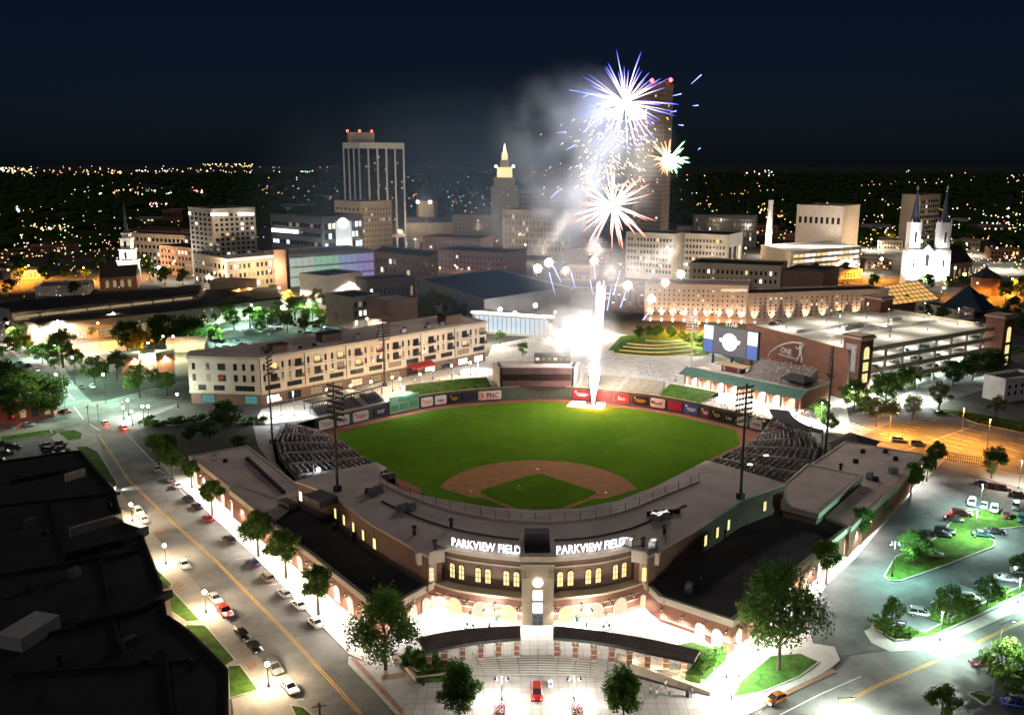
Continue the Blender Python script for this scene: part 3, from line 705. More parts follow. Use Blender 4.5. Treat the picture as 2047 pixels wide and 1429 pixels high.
# rooftop equipment: each unit a thing on the roof
ru = MB(); ru.box((0, 0, .5), (1.1, 1.1, 1.0)); ru.lathe((0, 0, 1.0), [(.45, 0), (.45, .12), (.3, .16)], 10); ru.box((0, 0, .06), (1.3, 1.3, .12))
RUM = {'a': ru.mesh('housing', 'metal_dark')}
ru = MB(); ru.lathe((0, 0, 0), [(.35, 0), (.35, 1.5), (.55, 1.55), (.5, 1.9), (.1, 2.05)], 10); RUM['v'] = ru.mesh('housing', 'metal_dark')
ru = MB(); ru.box((0, 0, .8), (2.2, 1.3, 1.3)); ru.box((0, 0, .1), (2.4, 1.5, .18)); ru.box((.3, 0, 1.5), (1.2, 1.0, .16)); RUM['b'] = ru.mesh('housing', 'metal_grey')
def roof_units(lst, z, lab, group):
    for i, (x, y, kd) in enumerate(lst):
        p = P(x, y, z); put('roof_unit', RUM[kd], None, (p.x, p.y, z), rnd.uniform(0, 3), None, lab % ORD[i % 20], 'roof unit', group)
roof_units([(745, 990, 'b'), (756, 985, 'b'), (735, 985, 'a'), (803, 1022, 'b'), (812, 1015, 'a'), (822, 1020, 'b'), (902, 1053, 'v'), (828, 1068, 'v'), (870, 1097, 'v')], 13.78, 'dark vent unit on the left half of the upper roof, %s from the left', 'left roof vents')
roof_units([(1298, 1030, 'a'), (1312, 1028, 'a'), (1326, 1027, 'a'), (1340, 1027, 'a'), (1312, 1040, 'b'), (1326, 1036, 'b'), (1353, 1025, 'a'), (1328, 1066, 'v'), (1253, 1090, 'b'), (1285, 1092, 'v'), (1305, 1095, 'b')], 13.78, 'dark vent unit on the right half of the upper roof, %s in line', 'right roof vents')
roof_units([(1790, 920, 'a'), (1710, 925, 'a'), (1680, 940, 'v'), (1738, 955, 'b'), (1750, 960, 'a'), (1785, 945, 'b'), (1725, 905, 'a'), (1770, 905, 'a')], 7.85, 'dark unit on the flat roof behind the right stand, %s of eight', 'far right roof units')
roof_units([(1448, 1075, 'v'), (1420, 1090, 'v'), (1460, 1060, 'a'), (1378, 1180, 'b')], 7.05, 'small vent on the dark right wing roof, %s from the lit windows', 'right wing vents')
roof_units([(645, 1015, 'v'), (668, 1060, 'v'), (705, 1080, 'v'), (728, 1083, 'v'), (450, 925, 'a'), (430, 920, 'b')], 7.1, 'small vent on the left wing roof, %s of six', 'left wing vents')
# hipped shelter behind the right stand
pv = thing('ticket_pavilion', 'dark pyramid roofed shelter behind the right grandstand', 'shelter', P(1705, 900, 0))
pc = [v2(p) for p in px([(1655, 884), (1700, 862), (1760, 880), (1722, 902)], 5)]; ctr = sum(pc, Vector((0, 0))) / 4
b = MB(); pc = ccw(pc); b.add([(*p, 4.6) for p in offs(pc, .3)] + [(*ctr, 7.2)], [(0, 1, 4), (1, 2, 4), (2, 3, 4), (3, 0, 4), (3, 2, 1, 0)]); b.build('hip_roof', 'dark_roof', pv)
for p in offs(pc, -1.0): MB().box((p.x, p.y, 2.3), (.5, .5, 4.6)).build('column', 'brick_red', pv)
MB().prism(offs(pc, -2), .0, 4.3).build('kiosk', 'win_dim', pv)
# ================================================================ PLAZA IN FRONT
def proj(p):
    p = Vector((p[0], p[1], p[2] if len(p) > 2 else 0)) - Vector((0, 0, HC))
    fw = Vector((0, math.cos(TH), -math.sin(TH))); upv = Vector((0, math.sin(TH), math.cos(TH)))
    d = p.dot(fw); return CX + F_PX * p.x / d, CY - F_PX * p.dot(upv) / d
PLZ = [(778, 1262), (862, 1195), (1290, 1195), (1345, 1232), (1440, 1302), (1408, 1338), (1310, 1338), (1228, 1323), (1180, 1312), (1075, 1307), (960, 1311), (885, 1329), (832, 1336), (785, 1300)]
slab('upper_plaza', PLZ, -.05, PZ, 'plaza')
slab('lower_plaza', [(800, 1440), (830, 1345), (935, 1335), (1215, 1338), (1400, 1390), (1470, 1440)], -.05, .17, 'plaza')
stairs = thing('plaza_stairs', 'wide curved flight of stone steps up to the upper plaza', 'stairs', P(1075, 1330, 0))
top = smooth_line([v2(p) for p in px([(885, 1328), (945, 1313), (1010, 1308), (1075, 1306), (1140, 1308), (1182, 1311), (1228, 1322)], PZ)], 3)
bot = smooth_line([v2(p) for p in px([(920, 1345), (965, 1346), (1020, 1347), (1075, 1347), (1130, 1348), (1180, 1350), (1225, 1356)], .17)], 3)
ns = 8
for k in range(ns):
    t0_ = k / ns; a = [p.lerp(q, t0_) for p, q in zip(top, bot)]; c = [p.lerp(q, t0_ + 1.2 / ns) for p, q in zip(top, bot)]
    MB().prism(a + c[::-1], .05, PZ - (k + 1) * (PZ - .17) / (ns + 1)).build('step', 'concrete', stairs)
for i in range(1, len(top), 2):
    hr = thing('stair_handrail', 'dark metal handrail on the plaza steps, %s from the left' % ORD[i // 2], 'handrail', (*top[i], PZ), 0, 'plaza step handrails')
    b = MB(); a = Vector((*top[i], PZ)); c = Vector((*bot[i], .17))
    b.tube(a + Vector((0, 0, 1)), c + Vector((0, 0, 1)), .04, n=5)
    b.build('rail', 'metal_dark', hr)
    for t in (0, .5, 1):
        q = a.lerp(c, t); MB().tube(q, q + Vector((0, 0, 1)), .035, n=5).build('post', 'metal_dark', hr)
def pergola(label, back, front, colsp):
    p = P(colsp[len(colsp) // 2][0], colsp[len(colsp) // 2][1], PZ)
    r_ = thing('pergola', label, 'pergola', p)
    bk = [v2(q) for q in px(back, 6.0)]; ft = [v2(q) for q in px(front, 5.6)]
    bk = smooth_line(bk, 4); ft = smooth_line(ft, 4)
    for i in range(len(bk) - 1):
        b = MB(); e = .01
        a, c, d, e_ = bk[i].lerp(bk[i + 1], .004), bk[i + 1], ft[i + 1], ft[i].lerp(ft[i + 1], .004)
        b.add([(*a, 6.1), (*c, 6.1), (*d, 5.7), (*e_, 5.7), (*a, 5.85), (*c, 5.85), (*d, 5.45), (*e_, 5.45)], [(3, 2, 1, 0), (4, 5, 6, 7), (0, 1, 5, 4), (1, 2, 6, 5), (2, 3, 7, 6), (3, 0, 4, 7)])
        for f in b.f: f.reverse()
        b.build('roof_panel', 'canopy_brown', r_)
    for ln, z in ((bk, 6.0), (ft, 5.6)):
        b = MB()
        for a, c in zip(ln[:-1], ln[1:]): b.bar(a, c, .22, z - .45, z + .13)
        b.build('edge_beam', 'metal_dark', r_)
    pm1 = MB().box((0, 0, 1.15), (.95, .95, 2.3)).mesh('pier', 'brick_red'); pc1 = MB().box((0, 0, 2.4), (1.15, 1.15, .2)).box((0, 0, 1.2), (1.02, 1.02, .14)).box((0, 0, .15), (1.1, 1.1, .3)).mesh('pier_cap', 'stone')
    pt1 = MB().box((0, 0, 3.3), (.32, .32, 1.7)).mesh('pier_post', 'stone')
    for q in colsp:
        c = P(q[0], q[1], PZ); o_ = child_at('pier', pm1, r_, c); sub_at('pier_cap', pc1, o_, r_, (0, 0, 0)).location = (0, 0, 0); sub_at('pier_post', pt1, o_, r_, (0, 0, 0)).location = (0, 0, 0)
    return r_
pergola('curved dark pergola on brick piers left of the plaza axis', [(832, 1276), (900, 1263), (970, 1255), (1041, 1252)], [(850, 1302), (915, 1289), (978, 1280), (1041, 1275)], [(889, 1326), (925, 1320), (961, 1315), (997, 1312), (1033, 1310), (858, 1333)])
pergola('curved dark pergola on brick piers right of the plaza axis', [(1106, 1252), (1180, 1260), (1250, 1270), (1330, 1285), (1400, 1301)], [(1106, 1274), (1180, 1281), (1250, 1293), (1330, 1310), (1388, 1322)], [(1113, 1311), (1150, 1314), (1187, 1318), (1222, 1322), (1258, 1328), (1294, 1333), (1330, 1334), (1366, 1337)])
# ramp with lit kerb walls right of the steps
rw = thing('access_ramp', 'long stone walled ramp with lit floor beside the plaza steps', 'ramp', P(1320, 1365))
ra, rb, rc_, rd = v2(P(1232, 1334, 0)), v2(P(1420, 1392, 0)), v2(P(1432, 1378, 0)), v2(P(1262, 1318, 0))
b = MB(); b.add([(*ra, 1.3), (*rb, .2), (*rc_, .2), (*rd, 1.3)], [(0, 1, 2, 3)]); b.build('ramp_floor', 'concrete', rw)
for a, c, nm in ((ra, rb, 1.9), (rd, rc_, 1.7)):
    b = MB(); d = (c - a).normalized(); n_ = Vector((-d.y, d.x)) * .2
    b.add([(*(a + n_), 0), (*(a - n_), 0), (*(c - n_), 0), (*(c + n_), 0), (*(a + n_), nm), (*(a - n_), nm), (*(c - n_), nm - .9), (*(c + n_), nm - .9)], [(0, 1, 5, 4), (1, 2, 6, 5), (2, 3, 7, 6), (3, 0, 4, 7), (4, 5, 6, 7)])
    b.build('ramp_wall', 'stone', rw)
    b = MB(); b.tube((*a, nm + .9), (*c, nm), .04); b.tube((*a, nm + .5), (*c, nm - .4), .03)
    for t in (0, .2, .4, .6, .8, 1): q = a.lerp(c, t); b.tube((*q, nm - .9 * t), (*q, nm + .9 - .9 * t), .035)
    b.build('ramp_rail', 'metal_dark', rw)
for i, t in enumerate((.15, .4, .65, .9)):
    q = ra.lerp(rb, t) + Vector((.5, .8)); z = 1.3 - 1.1 * t
    r_ = thing('ramp_light', 'small low lamp on the ramp beside the steps, %s from the top' % ORD[i], 'lamp', (q.x, q.y, z))
    MB().box((q.x, q.y, z + .3), (.2, .2, .6)).build('body', 'metal_dark', r_); MB().ball((q.x, q.y, z + .68), .17).build('bulb', 'bulb_warm', r_)
    lamp('POINT', (q.x, q.y, z + .95), 90, (1, .75, .4), r_, .1)
# planters either side with stone walls
def wallbox(name, label, cat, a, c, th, z0, z1, m): 
    r_ = MB().bar(a, c, th, z0, z1); return r_.build(name, m, None, label=label, cat=cat)
wallbox('planter_wall', 'low stone planter wall left of the plaza steps', 'wall', v2(P(832, 1362)), v2(P(935, 1350)), .5, 0, 1.0, 'stone')
wallbox('planter_wall', 'low stone planter wall at the left corner of the plaza', 'wall', v2(P(832, 1362)), v2(P(806, 1330)), .5, 0, 1.05, 'stone')
# ---- outfield wall with its panels
ow = thing('outfield_wall', 'long curved outfield wall carrying a row of sponsor panels', 'wall', (10, 346, FZ))
def wall_at(x):
    best = None
    for i in range(len(WALL) - 1):
        x0, x1 = proj((*WALL[i], FZ + 2.5))[0], proj((*WALL[i + 1], FZ + 2.5))[0]
        if x0 <= x <= x1:
            return WALL[i].lerp(WALL[i + 1], (x - x0) / (x1 - x0))
    return WALL[0] if x < 700 else WALL[-1]
W2 = offset_line(WALL, .8); b = MB(); c_ = MB(); n = len(WALL)
for i in range(n - 1):
    b.add([(*WALL[i], FZ), (*WALL[i + 1], FZ), (*WALL[i + 1], .25), (*WALL[i], .25), (*W2[i], FZ), (*W2[i + 1], FZ), (*W2[i + 1], .25), (*W2[i], .25)], [(0, 1, 2, 3), (3, 2, 6, 7), (7, 6, 5, 4)])
    c_.bar(WALL[i], WALL[i + 1], .35, .25, .5)
b.build('wall_face', 'wall_green', ow); c_.build('wall_cap', 'wood_light', ow)
for nm, c1 in (('pan_white', (.72, .72, .70)), ('pan_navy', (.03, .03, .08)), ('pan_black', (.02, .02, .02)), ('pan_red', (.45, .03, .04)), ('pan_maroon', (.16, .03, .03)), ('pan_crimson', (.35, .02, .06)), ('pan_blue', (.04, .10, .35)), ('pan_green', (.22, .42, .28)), ('pan_dkgreen', (.03, .08, .07)), ('ink_red', (.55, .04, .04)), ('ink_dark', (.05, .05, .07)), ('ink_gold', (.6, .35, .08)), ('ink_white', (.8, .8, .8)), ('ink_orange', (.7, .2, .05)), ('ink_grey', (.35, .36, .4)), ('ink_green', (.1, .3, .18))):
    mat(nm, c1, .5, var=.06, scale=1)
SIGNS = [(636, 669, 'pan_white', '~', 'ink_grey'), (672, 699, 'pan_white', 'Mayr', 'ink_dark'), (704, 737, 'pan_white', '~', 'ink_red'), (745, 776, 'pan_navy', 'PHP', 'ink_white'), (840, 866, 'pan_white', '~', 'ink_orange'),
         (868, 893, 'pan_white', 'meijer', 'ink_red'), (896, 919, 'pan_black', '~', 'ink_gold'), (922, 951, 'pan_navy', '', None), (954, 1003, 'pan_white', 'PNC', 'ink_dark'), (1144, 1181, 'pan_red', '~', 'ink_white'),
         (1190, 1224, 'pan_maroon', '', None), (1227, 1260, 'pan_red', 'Best', 'ink_white'), (1263, 1297, 'pan_black', '~', 'ink_gold'), (1300, 1331, 'pan_white', 'Ruoff', 'ink_dark'), (1335, 1365, 'pan_crimson', '~', 'ink_red'),
         (1367, 1397, 'pan_blue', '~', 'ink_white'), (1401, 1420, 'pan_maroon', '~', 'ink_white'), (1422, 1444, 'pan_black', '~', 'ink_gold'), (1446, 1470, 'pan_black', 'Lite', 'ink_white'), (1473, 1496, 'pan_white', '', 'ink_gold'), (1498, 1525, 'pan_white', '+ STAR', 'ink_dark')]
for x0, x1, pm1, s, im in SIGNS:
    a, c = wall_at(x0), wall_at(x1); d = c - a; rz = math.atan2(d.y, d.x); nn = Vector((d.y, -d.x)).normalized(); m_ = (a + c) / 2 + nn * .22; L = d.length - .5
    b = MB(); hh, hw, r0 = 1.75, L / 2, .6; pts = []
    for cxx, czz, a0 in ((hw - r0, -hh + r0, -90), (hw - r0, hh - r0, 0), (-hw + r0, hh - r0, 90), (-hw + r0, -hh + r0, 180)):
        for k in range(4): aa = R(a0 + 30 * k); pts.append((cxx + r0 * math.cos(aa), czz + r0 * math.sin(aa)))
    n = len(pts); b.add([(p[0], -.06, p[1]) for p in pts] + [(p[0], .12, p[1]) for p in pts], [tuple(range(n))] + [(i, n + i, n + (i + 1) % n, (i + 1) % n) for i in range(n)])
    o = child_at('sponsor_panel', b.mesh('sponsor_panel', pm1), ow, (m_.x, m_.y, -2.45), rz)
    if s == '~':
        e = MB()
        for zz, ww in ((.35, .62), (-.15, .7), (-.6, .4)): e.box((L * .04, -.09, zz), (L * ww, .05, .24))
        e.box((-L * .33, -.1, .95), (.7, .05, .7)); put('print_lines', e.mesh('print_lines', im), o)
    elif s:
        sz = min(2.1, 1.55 * L / (len(s) * .95))
        if s == 'PNC': sz = 3.0
        me_ = text_mesh(s, sz, .06); me_.materials.clear(); me_.materials.append(M(im)); q = put('lettering', me_, o, (1.2 if s == 'PNC' else 0, -.1, -sz * .36), 0, (.85, 1, 1))
    if s == 'PNC':
        e = MB()
        for i in range(16):
            a0, a1 = R(22.5 * i), R(22.5 * i + 22.5); e.tube((-3.4 + 1.0 * math.cos(a0), -.1, 1.0 * math.sin(a0)), (-3.4 + 1.0 * math.cos(a1), -.1, 1.0 * math.sin(a1)), .2, n=4)
        e.add([(-3.7, -.14, -.45), (-2.9, -.14, 0), (-3.7, -.14, .45)], [(0, 1, 2)]); put('emblem', e.mesh('emblem', 'ink_orange'), o)
    if s in ('', 'Ruoff') and im:
        e = MB(); e.box((0 if s == '' else -L * .38, -.09, .2), (.9, .05, .9)); put('emblem', e.mesh('emblem', im), o)
# hand operated green board on the wall
a, c = wall_at(779), wall_at(837)
gb = thing('green_board', 'tall pale green board raised above the left outfield wall', 'board', (*((a + c) / 2), FZ))
MB().bar(a + Vector((.05, -.35)), c + Vector((.05, -.35)), .3, FZ + .5, 2.0).build('panel', 'pan_green', gb)
for f0, f1, z0, z1 in ((.05, .3, -3.5, -1.2), (.36, .62, -3.3, -1.0), (.67, .95, -3.1, -.6), (.3, .95, .1, 1.5)):
    p0, p1 = a.lerp(c, f0) + Vector((.1, -.55)), a.lerp(c, f1) + Vector((.1, -.55)); MB().bar(p0, p1, .1, z0, z1).build('board_field', 'ink_green', gb)
# ---- concourse ring
conc = offset_line(WALL, .8) + [v2(P(*q)) for q in ((1560, 838), (1640, 862), (1700, 855), (1690, 800), (1500, 738), (1400, 690), (1150, 655), (985, 690), (975, 712), (523, 818), (505, 850))]
MB().sheet(conc, .03).build('concourse', 'plaza', None, kind='structure')
MB().sheet([v2(P(*q)) for q in ((560, 852), (545, 890), (552, 925), (598, 980), (540, 925), (515, 890), (505, 850))], .03).build('concourse', 'concrete_dark', None, kind='structure')
# ---- grandstands
def stand(label, front, back, rows, nm, crowd, seed, rails=True):
    r = random.Random(seed); n = 24
    fr = [along(front, i / n)[0] for i in range(n + 1)]; bk = [along(back, i / n)[0] for i in range(n + 1)]
    root = thing('grandstand', label, 'grandstand', (*((front[0] + back[-1]) / 2), FZ))
    b = MB(); seats = MB(); crowdm = MB()
    for k in range(rows):
        t0_, t1_ = k / rows, (k + 1) / rows; z = FZ + 1.0 + (4.9 * k / (rows - 1))
        a = [p.lerp(q, t0_) for p, q in zip(fr, bk)]; c = [p.lerp(q, t1_) for p, q in zip(fr, bk)]
        for i in range(n):
            b.quad((*a[i], z), (*a[i + 1], z), (*c[i + 1], z), (*c[i], z)); zp = z - (4.9 / (rows - 1)) if k else FZ
            b.quad((*a[i], zp), (*a[i + 1], zp), (*a[i + 1], z), (*a[i], z))
            m0 = a[i].lerp(c[i], .55); m1 = a[i + 1].lerp(c[i + 1], .55); L = (m1 - m0).length; ns_ = int(L / .62)
            if i % 4 == 0: continue
            dz = (m1 - m0); rz = math.atan2(dz.y, dz.x)
            for q in range(ns_):
                m_ = m0.lerp(m1, (q + .5) / max(1, ns_))
                seats.box((m_.x, m_.y, z + .42), (.48, .4, .08), rz)
                bq = m_ + (c[i] - a[i]).normalized() * .24; seats.box((bq.x, bq.y, z + .66), (.48, .08, .5), rz)
                if r.random() < crowd:
                    crowdm.mat(r.randrange(7)); hh = r.uniform(.55, .75)
                    crowdm.lathe((m_.x, m_.y, z + .45), [(.16, 0), (.24, hh * .7), (.1, hh)], 5)
                    crowdm.mat(7 if r.random() < .7 else 8); crowdm.ball((m_.x, m_.y, z + .45 + hh + .12), .13, 5, 4)
    b.build('terrace', 'stand_floor' if 'stand_floor' in MATS else (mat('stand_floor', (.032, .03, .03), .95, var=.3, scale=1), 'stand_floor')[1], root); seats.build('seat_rows', 'seat_navy', root, kind='stuff')
    if crowd: crowdm.build('seated_crowd', CR, None, label='seated spectators packed into the ' + label.split(' of')[0], cat='crowd', kind='stuff')
    for i in range(0, n + 1, 4):
        e = MB(); d = bk[i] - fr[i]; nn = Vector((-d.y, d.x)).normalized() * .35; a, c = fr[i], fr[i].lerp(bk[i], .92)
        e.add([(*(a + nn), FZ), (*(a - nn), FZ), (*(c - nn), -1), (*(c + nn), -1), (*(a + nn), FZ + 1.9), (*(a - nn), FZ + 1.9), (*(c - nn), 1.0), (*(c + nn), 1.0)], [(0, 1, 5, 4), (1, 2, 6, 5), (2, 3, 7, 6), (3, 0, 4, 7), (4, 5, 6, 7)])
        e.build('aisle_wall', 'concrete_dark', root)
    e = MB()
    for a, c in zip(fr[:-1], fr[1:]): e.bar(a, c, .3, FZ, FZ + 1.3)
    e.build('front_wall', 'wall_green', root)
    return root
CR = []
for i, c1 in enumerate(((.7, .7, .72), (.12, .10, .10), (.45, .08, .06), (.10, .16, .4), (.5, .4, .28), (.14, .3, .18), (.8, .78, .7))): mat('cloth%d' % i, c1, .9, var=0); CR.append('cloth%d' % i)
mat('skin', (.42, .26, .18), .6, var=0); mat('skin_dark', (.16, .09, .06), .6, var=0); mat('hair', (.05, .035, .025), .8, var=0); CR += ['skin', 'skin_dark']
LB = [v2(P(572, 852)), v2(P(545, 890)), v2(P(552, 925)), v2(P(600, 985))]; LFr = [v2(P(640, 868, FZ)), v2(P(690, 893, FZ)), v2(P(735, 925, FZ)), v2(P(790, 955, FZ))]
stand('left grandstand of seats beyond third base', [p + (q - p).normalized() * .4 for p, q in zip(LFr, LB)], [p.lerp(q, .03) for p, q in zip(LB, LFr)], 14, 'concrete_dark', .9, 3)
RB = [v2(P(*q)) for q in ((1548, 836), (1612, 862), (1641, 900), (1630, 937), (1582, 982))]; RFr = [v2(P(*q, FZ)) for q in ((1528, 868), (1500, 893), (1450, 915), (1407, 938))]
stand('right grandstand of seats beyond first base', RFr, RB, 14, 'concrete_dark', .88, 4)
MB().prism([Vector((45, 224)), Vector((28, 209)), Vector((8, 203)), Vector((-12, 209)), Vector((-30, 222)), Vector((-34, 203)), Vector((-15, 191)), Vector((5, 188)), Vector((25, 191)), Vector((47, 203))], FZ - .2, -2.0).build('backstop_terrace', 'concrete_dark', None, kind='structure')
# dugout roofs
for lab, q in (('pale flat dugout roof on the third base side', [(733, 930), (752, 923), (774, 935), (757, 943)]), ('pale flat dugout roof on the first base side', [(1388, 932), (1412, 920), (1450, 930), (1430, 940), (1410, 936)])):
    r_ = thing('dugout', lab, 'dugout', P(*q[0], FZ)); MB().prism(px(q, FZ + 2.6), FZ + 2.2, FZ + 2.6).build('dugout_roof', 'concrete_wall', r_)
    MB().prism([p for p in offs([v2(a) for a in px(q, FZ + 2.6)], -.7)], FZ, FZ + 2.25).build('dugout_wall', 'dark_wall', r_)
# curved shade canopy of the right stand
sh = thing('stand_canopy', 'long curved black canopy over the back of the right grandstand', 'canopy', P(1600, 870))
oc = smooth_line([v2(p) for p in px([(1537, 816), (1546, 832), (1570, 846), (1605, 858), (1642, 866)], 5.2)], 3); ic = smooth_line([v2(p) for p in px([(1578, 820), (1584, 832), (1600, 844), (1622, 853), (1648, 858)], 5.8)], 3)
for i in range(len(oc) - 1):
    b = MB(); a, c, d, e = oc[i], oc[i + 1], ic[i + 1], ic[i]
    b.add([(*a, 5.2), (*c, 5.2), (*d, 5.8), (*e, 5.8), (*a, 5.0), (*c, 5.0), (*d, 5.6), (*e, 5.6)], [(0, 1, 2, 3), (7, 6, 5, 4), (0, 4, 5, 1), (1, 5, 6, 2), (2, 6, 7, 3), (3, 7, 4, 0)]); b.build('canopy_panel', 'dark_roof', sh)
for i in range(0, len(oc), 3): MB().tube((*oc[i].lerp(ic[i], .5), 0), (*oc[i].lerp(ic[i], .5), 5.4), .14).build('canopy_post', 'metal_dark', sh)
# ---- batter's eye, terraces and berms beyond the wall
be = thing('batters_eye', 'big dark wall building with roof deck behind the centre field wall', 'building', P(1075, 772))
e0, e1 = v2(P(1003, 774)), v2(P(1143, 774)); bz = hz(1075, 774, 735)
MB().prism([e0, e1, e1 + Vector((2, 11)), e0 + Vector((-2, 11))], 0, bz).build('wall', 'dark_wall', be)
for i in range(4):
    for j in range(3):
        a = e0.lerp(e1, .01 + .2475 * i); c = e0.lerp(e1, .01 + .2475 * i + .24); MB().bar(a + Vector((0, -.1)), c + Vector((0, -.1)), .16, .3 + j * bz * .32, .15 + (j + 1) * bz * .32).build('cladding_panel', 'pan_black' if j == 1 else 'dark_wall', be)
MB().bar(e0 + Vector((-.5, 0)), e1 + Vector((.5, 0)), .5, bz, bz + .35).build('parapet', 'stone', be)
for s, e in ((-1, e0), (1, e1)):
    MB().bar(e + Vector((s * .9, -.4)), e + Vector((s * 3.6, 10)), .5, 0, bz + .2).build('side_wall', 'concrete', be)
MB().prism([e0 + Vector((1, .4)), e1 + Vector((-1, .4)), e1 + Vector((1, 10)), e0 + Vector((-1, 10))], bz + .02, bz + .1).build('roof_deck', 'concrete', be)
MB().box((e1.x - 7.5, e1.y + 9, bz + 1.9), (14.5, 4, 3.6)).build('deck_bar', 'dark_wall', be)
for i in range(6): MB().box((e1.x - 13.5 + i * 2.4, e1.y + 6.95, bz + 2.0), (1.6, .1, 1.2)).build('bar_window', 'win_dim' if i % 3 else 'win_warm', be)
e = MB()
for i in range(26): e.tube((*e0.lerp(e1, i / 25), bz + .3), (*e0.lerp(e1, i / 25), bz + 1.4), .04, n=4)
e.bar(e0, e1, .06, bz + 1.35, bz + 1.42); e.build('deck_railing', 'metal_grey', be)
def wall_strip(x0, x1, d0, d1, n=8):
    pts = [wall_at(x0 + (x1 - x0) * i / n) for i in range(n + 1)]
    return offset_line(pts, d0), offset_line(pts, d1)
tr = thing('terrace_seating', 'long stepped bench terraces behind the right centre field wall', 'terrace', P(1240, 775))
for k in range(7):
    a, c = wall_strip(1150, 1318 - 3 * k, 1.2 + 2.2 * k, 1.2 + 2.2 * (k + 1)); z = .2 + .32 * k
    MB().prism(a + c[::-1], 0, z).build('grass_tread', 'concrete_dark', tr)
    b = MB()
    for p, q in zip(a[:-1], a[1:]): b.bar(p, q, .5, z - .2, z + .22)
    b.build('bench_kerb', 'stone', tr)
for x in (1232, 1152):
    a, c = wall_at(x), wall_strip(x, x + 2, 1, 16.6, 1)[1][0]; b = MB()
    for k in range(14): p, q = a.lerp(c, k / 14), a.lerp(c, (k + 1) / 14); b.bar(p, q, 1.2, 0, .3 + .165 * k)
    b.build('terrace_stair', 'concrete', tr)
def berm(label, x0, x1, d1, h):
    a, c = wall_strip(x0, x1, 1.0, d1); b = MB(); n = len(a)
    b.add([(*p, .1) for p in a] + [(*p, h) for p in c] + [(*p, 0) for p in c], [(i, i + 1, n + i + 1, n + i) for i in range(n - 1)] + [(n + i, n + i + 1, 2 * n + i + 1, 2 * n + i) for i in range(n - 1)])
    return b.build('grass_berm', 'lawn', None, kind='structure')
berm('', 1312, 1396, 13, 2.2); berm('', 838, 985, 11, 2.0)
for lab, x0, x1, d_ in (('kerb behind the right grass bank', 1312, 1396, 13.2), ('kerb behind the left grass bank', 838, 985, 11.2)):
    a, _ = wall_strip(x0, x1, d_, d_ + 1); b = MB()
    for p, q in zip(a[:-1], a[1:]): b.bar(p, q, .4, 0, 2.3)
    b.build('berm_wall', 'stone', None, label='low stone ' + lab, cat='wall')
# amphitheatre lawn with lit curved steps
am = thing('lawn_amphitheatre', 'curved lawn steps with yellow lit edges beyond right centre field', 'amphitheatre', P(1310, 705))
rowsA = [((1230, 706), (1315, 712), (1398, 706)), ((1238, 699), (1313, 704), (1390, 699)), ((1246, 692), (1312, 696), (1381, 692)), ((1254, 686), (1311, 690), (1372, 686)), ((1290, 680), (1325, 682), (1363, 681))]
for k, rr in enumerate(rowsA):
    z = .3 + .5 * k; l = smooth_line([v2(p) for p in px(rr, z)], 6); bck = [p + Vector((0, 16 - 2 * k)) for p in l]
    MB().prism(l + bck[::-1], 0, z).build('lawn_tread', 'lawn', am)
    b = MB()
    for p, q in zip(l[:-1], l[1:]): b.bar(p, q, .7, z - .45, z + .12)
    b.build('step_edge', 'stone_lit_yellow', am) if 'stone_lit_yellow' in MATS else (mat('stone_lit_yellow', (.62, .44, .2), .8), b.build('step_edge', 'stone_lit_yellow', am))  # yellow lighting of the steps is put into the edge colour
slab('lawn', [(1215, 700), (1240, 672), (1330, 660), (1420, 668), (1425, 705), (1400, 712)], .0, .12, 'lawn')
# ================================================================ RIGHT FIELD PAVILION, SCOREBOARD, GARAGE
pav = thing('rooftop_pavilion', 'long pavilion with green metal roof, lit arches and rooftop bleachers', 'pavilion', P(1490, 800))
b0, b1 = v2(P(1376, 771)), v2(P(1597, 820)); d = (b1 - b0); rzp = math.atan2(d.y, d.x); nb = Vector((-d.y, d.x)).normalized()   # nb points to the back
dn = d.normalized()
MB().prism([b0 + nb * 1, b1 + nb * 1, b1 + nb * 22, b0 + nb * 22], 0, 6.3).build('wall', 'brick_red', pav)
b = MB(); f0, f1 = b0 - dn * 3 - nb * 2.6, b1 + dn * 1.5 - nb * 2.6; k0, k1 = b0 - dn * 3 + nb * 2.2, b1 + dn * 1.5 + nb * 2.2
b.add([(*f0, 5.0), (*f1, 5.0), (*k1, 7.2), (*k0, 7.2), (*f0, 4.75), (*f1, 4.75), (*k1, 6.9), (*k0, 6.9)], [(0, 1, 2, 3), (7, 6, 5, 4), (0, 4, 5, 1), (1, 5, 6, 2), (2, 6, 7, 3), (3, 7, 4, 0)])
cro = b.build('canopy_roof', 'green_roof', pav)
nseam = 90
for i in range(nseam):
    t = (i + .5) / nseam; p, q = f0.lerp(f1, t), k0.lerp(k1, t); e = MB(); e.tube((*p, 5.04), (*q, 7.24), .06, n=3); 
    if i == 0: smesh = None
    e.build('roof_seam', 'metal_green', pav)
for i in range(9):
    t = i / 8; p = b0.lerp(b1, t) - nb * 1.9; o = MB().box((p.x, p.y, 2.45), (.9, .9, 4.9), rzp).build('column', 'brick_red', pav); MB().box((p.x, p.y, .5), (1.1, 1.1, 1), rzp).build('column_base', 'stone', pav)
for i in range(8):
    t = (i + .5) / 8; p = b0.lerp(b1, t) + nb * .95
    child_at('shop_front', win_mesh(4.6, 3.6, ['win_white', 'win_peach', 'sign_white'][i % 3], 'wood_light', True, (2, 1)), pav, (p.x, p.y, .2), rzp)
    q = b0.lerp(b1, t) - nb * 1.0
    lamp('SPOT', (q.x, q.y, 4.5), 2600, (1, .84, .68), pav, .4, (-nb.x * .35, -nb.y * .35, -1), 150, .6)
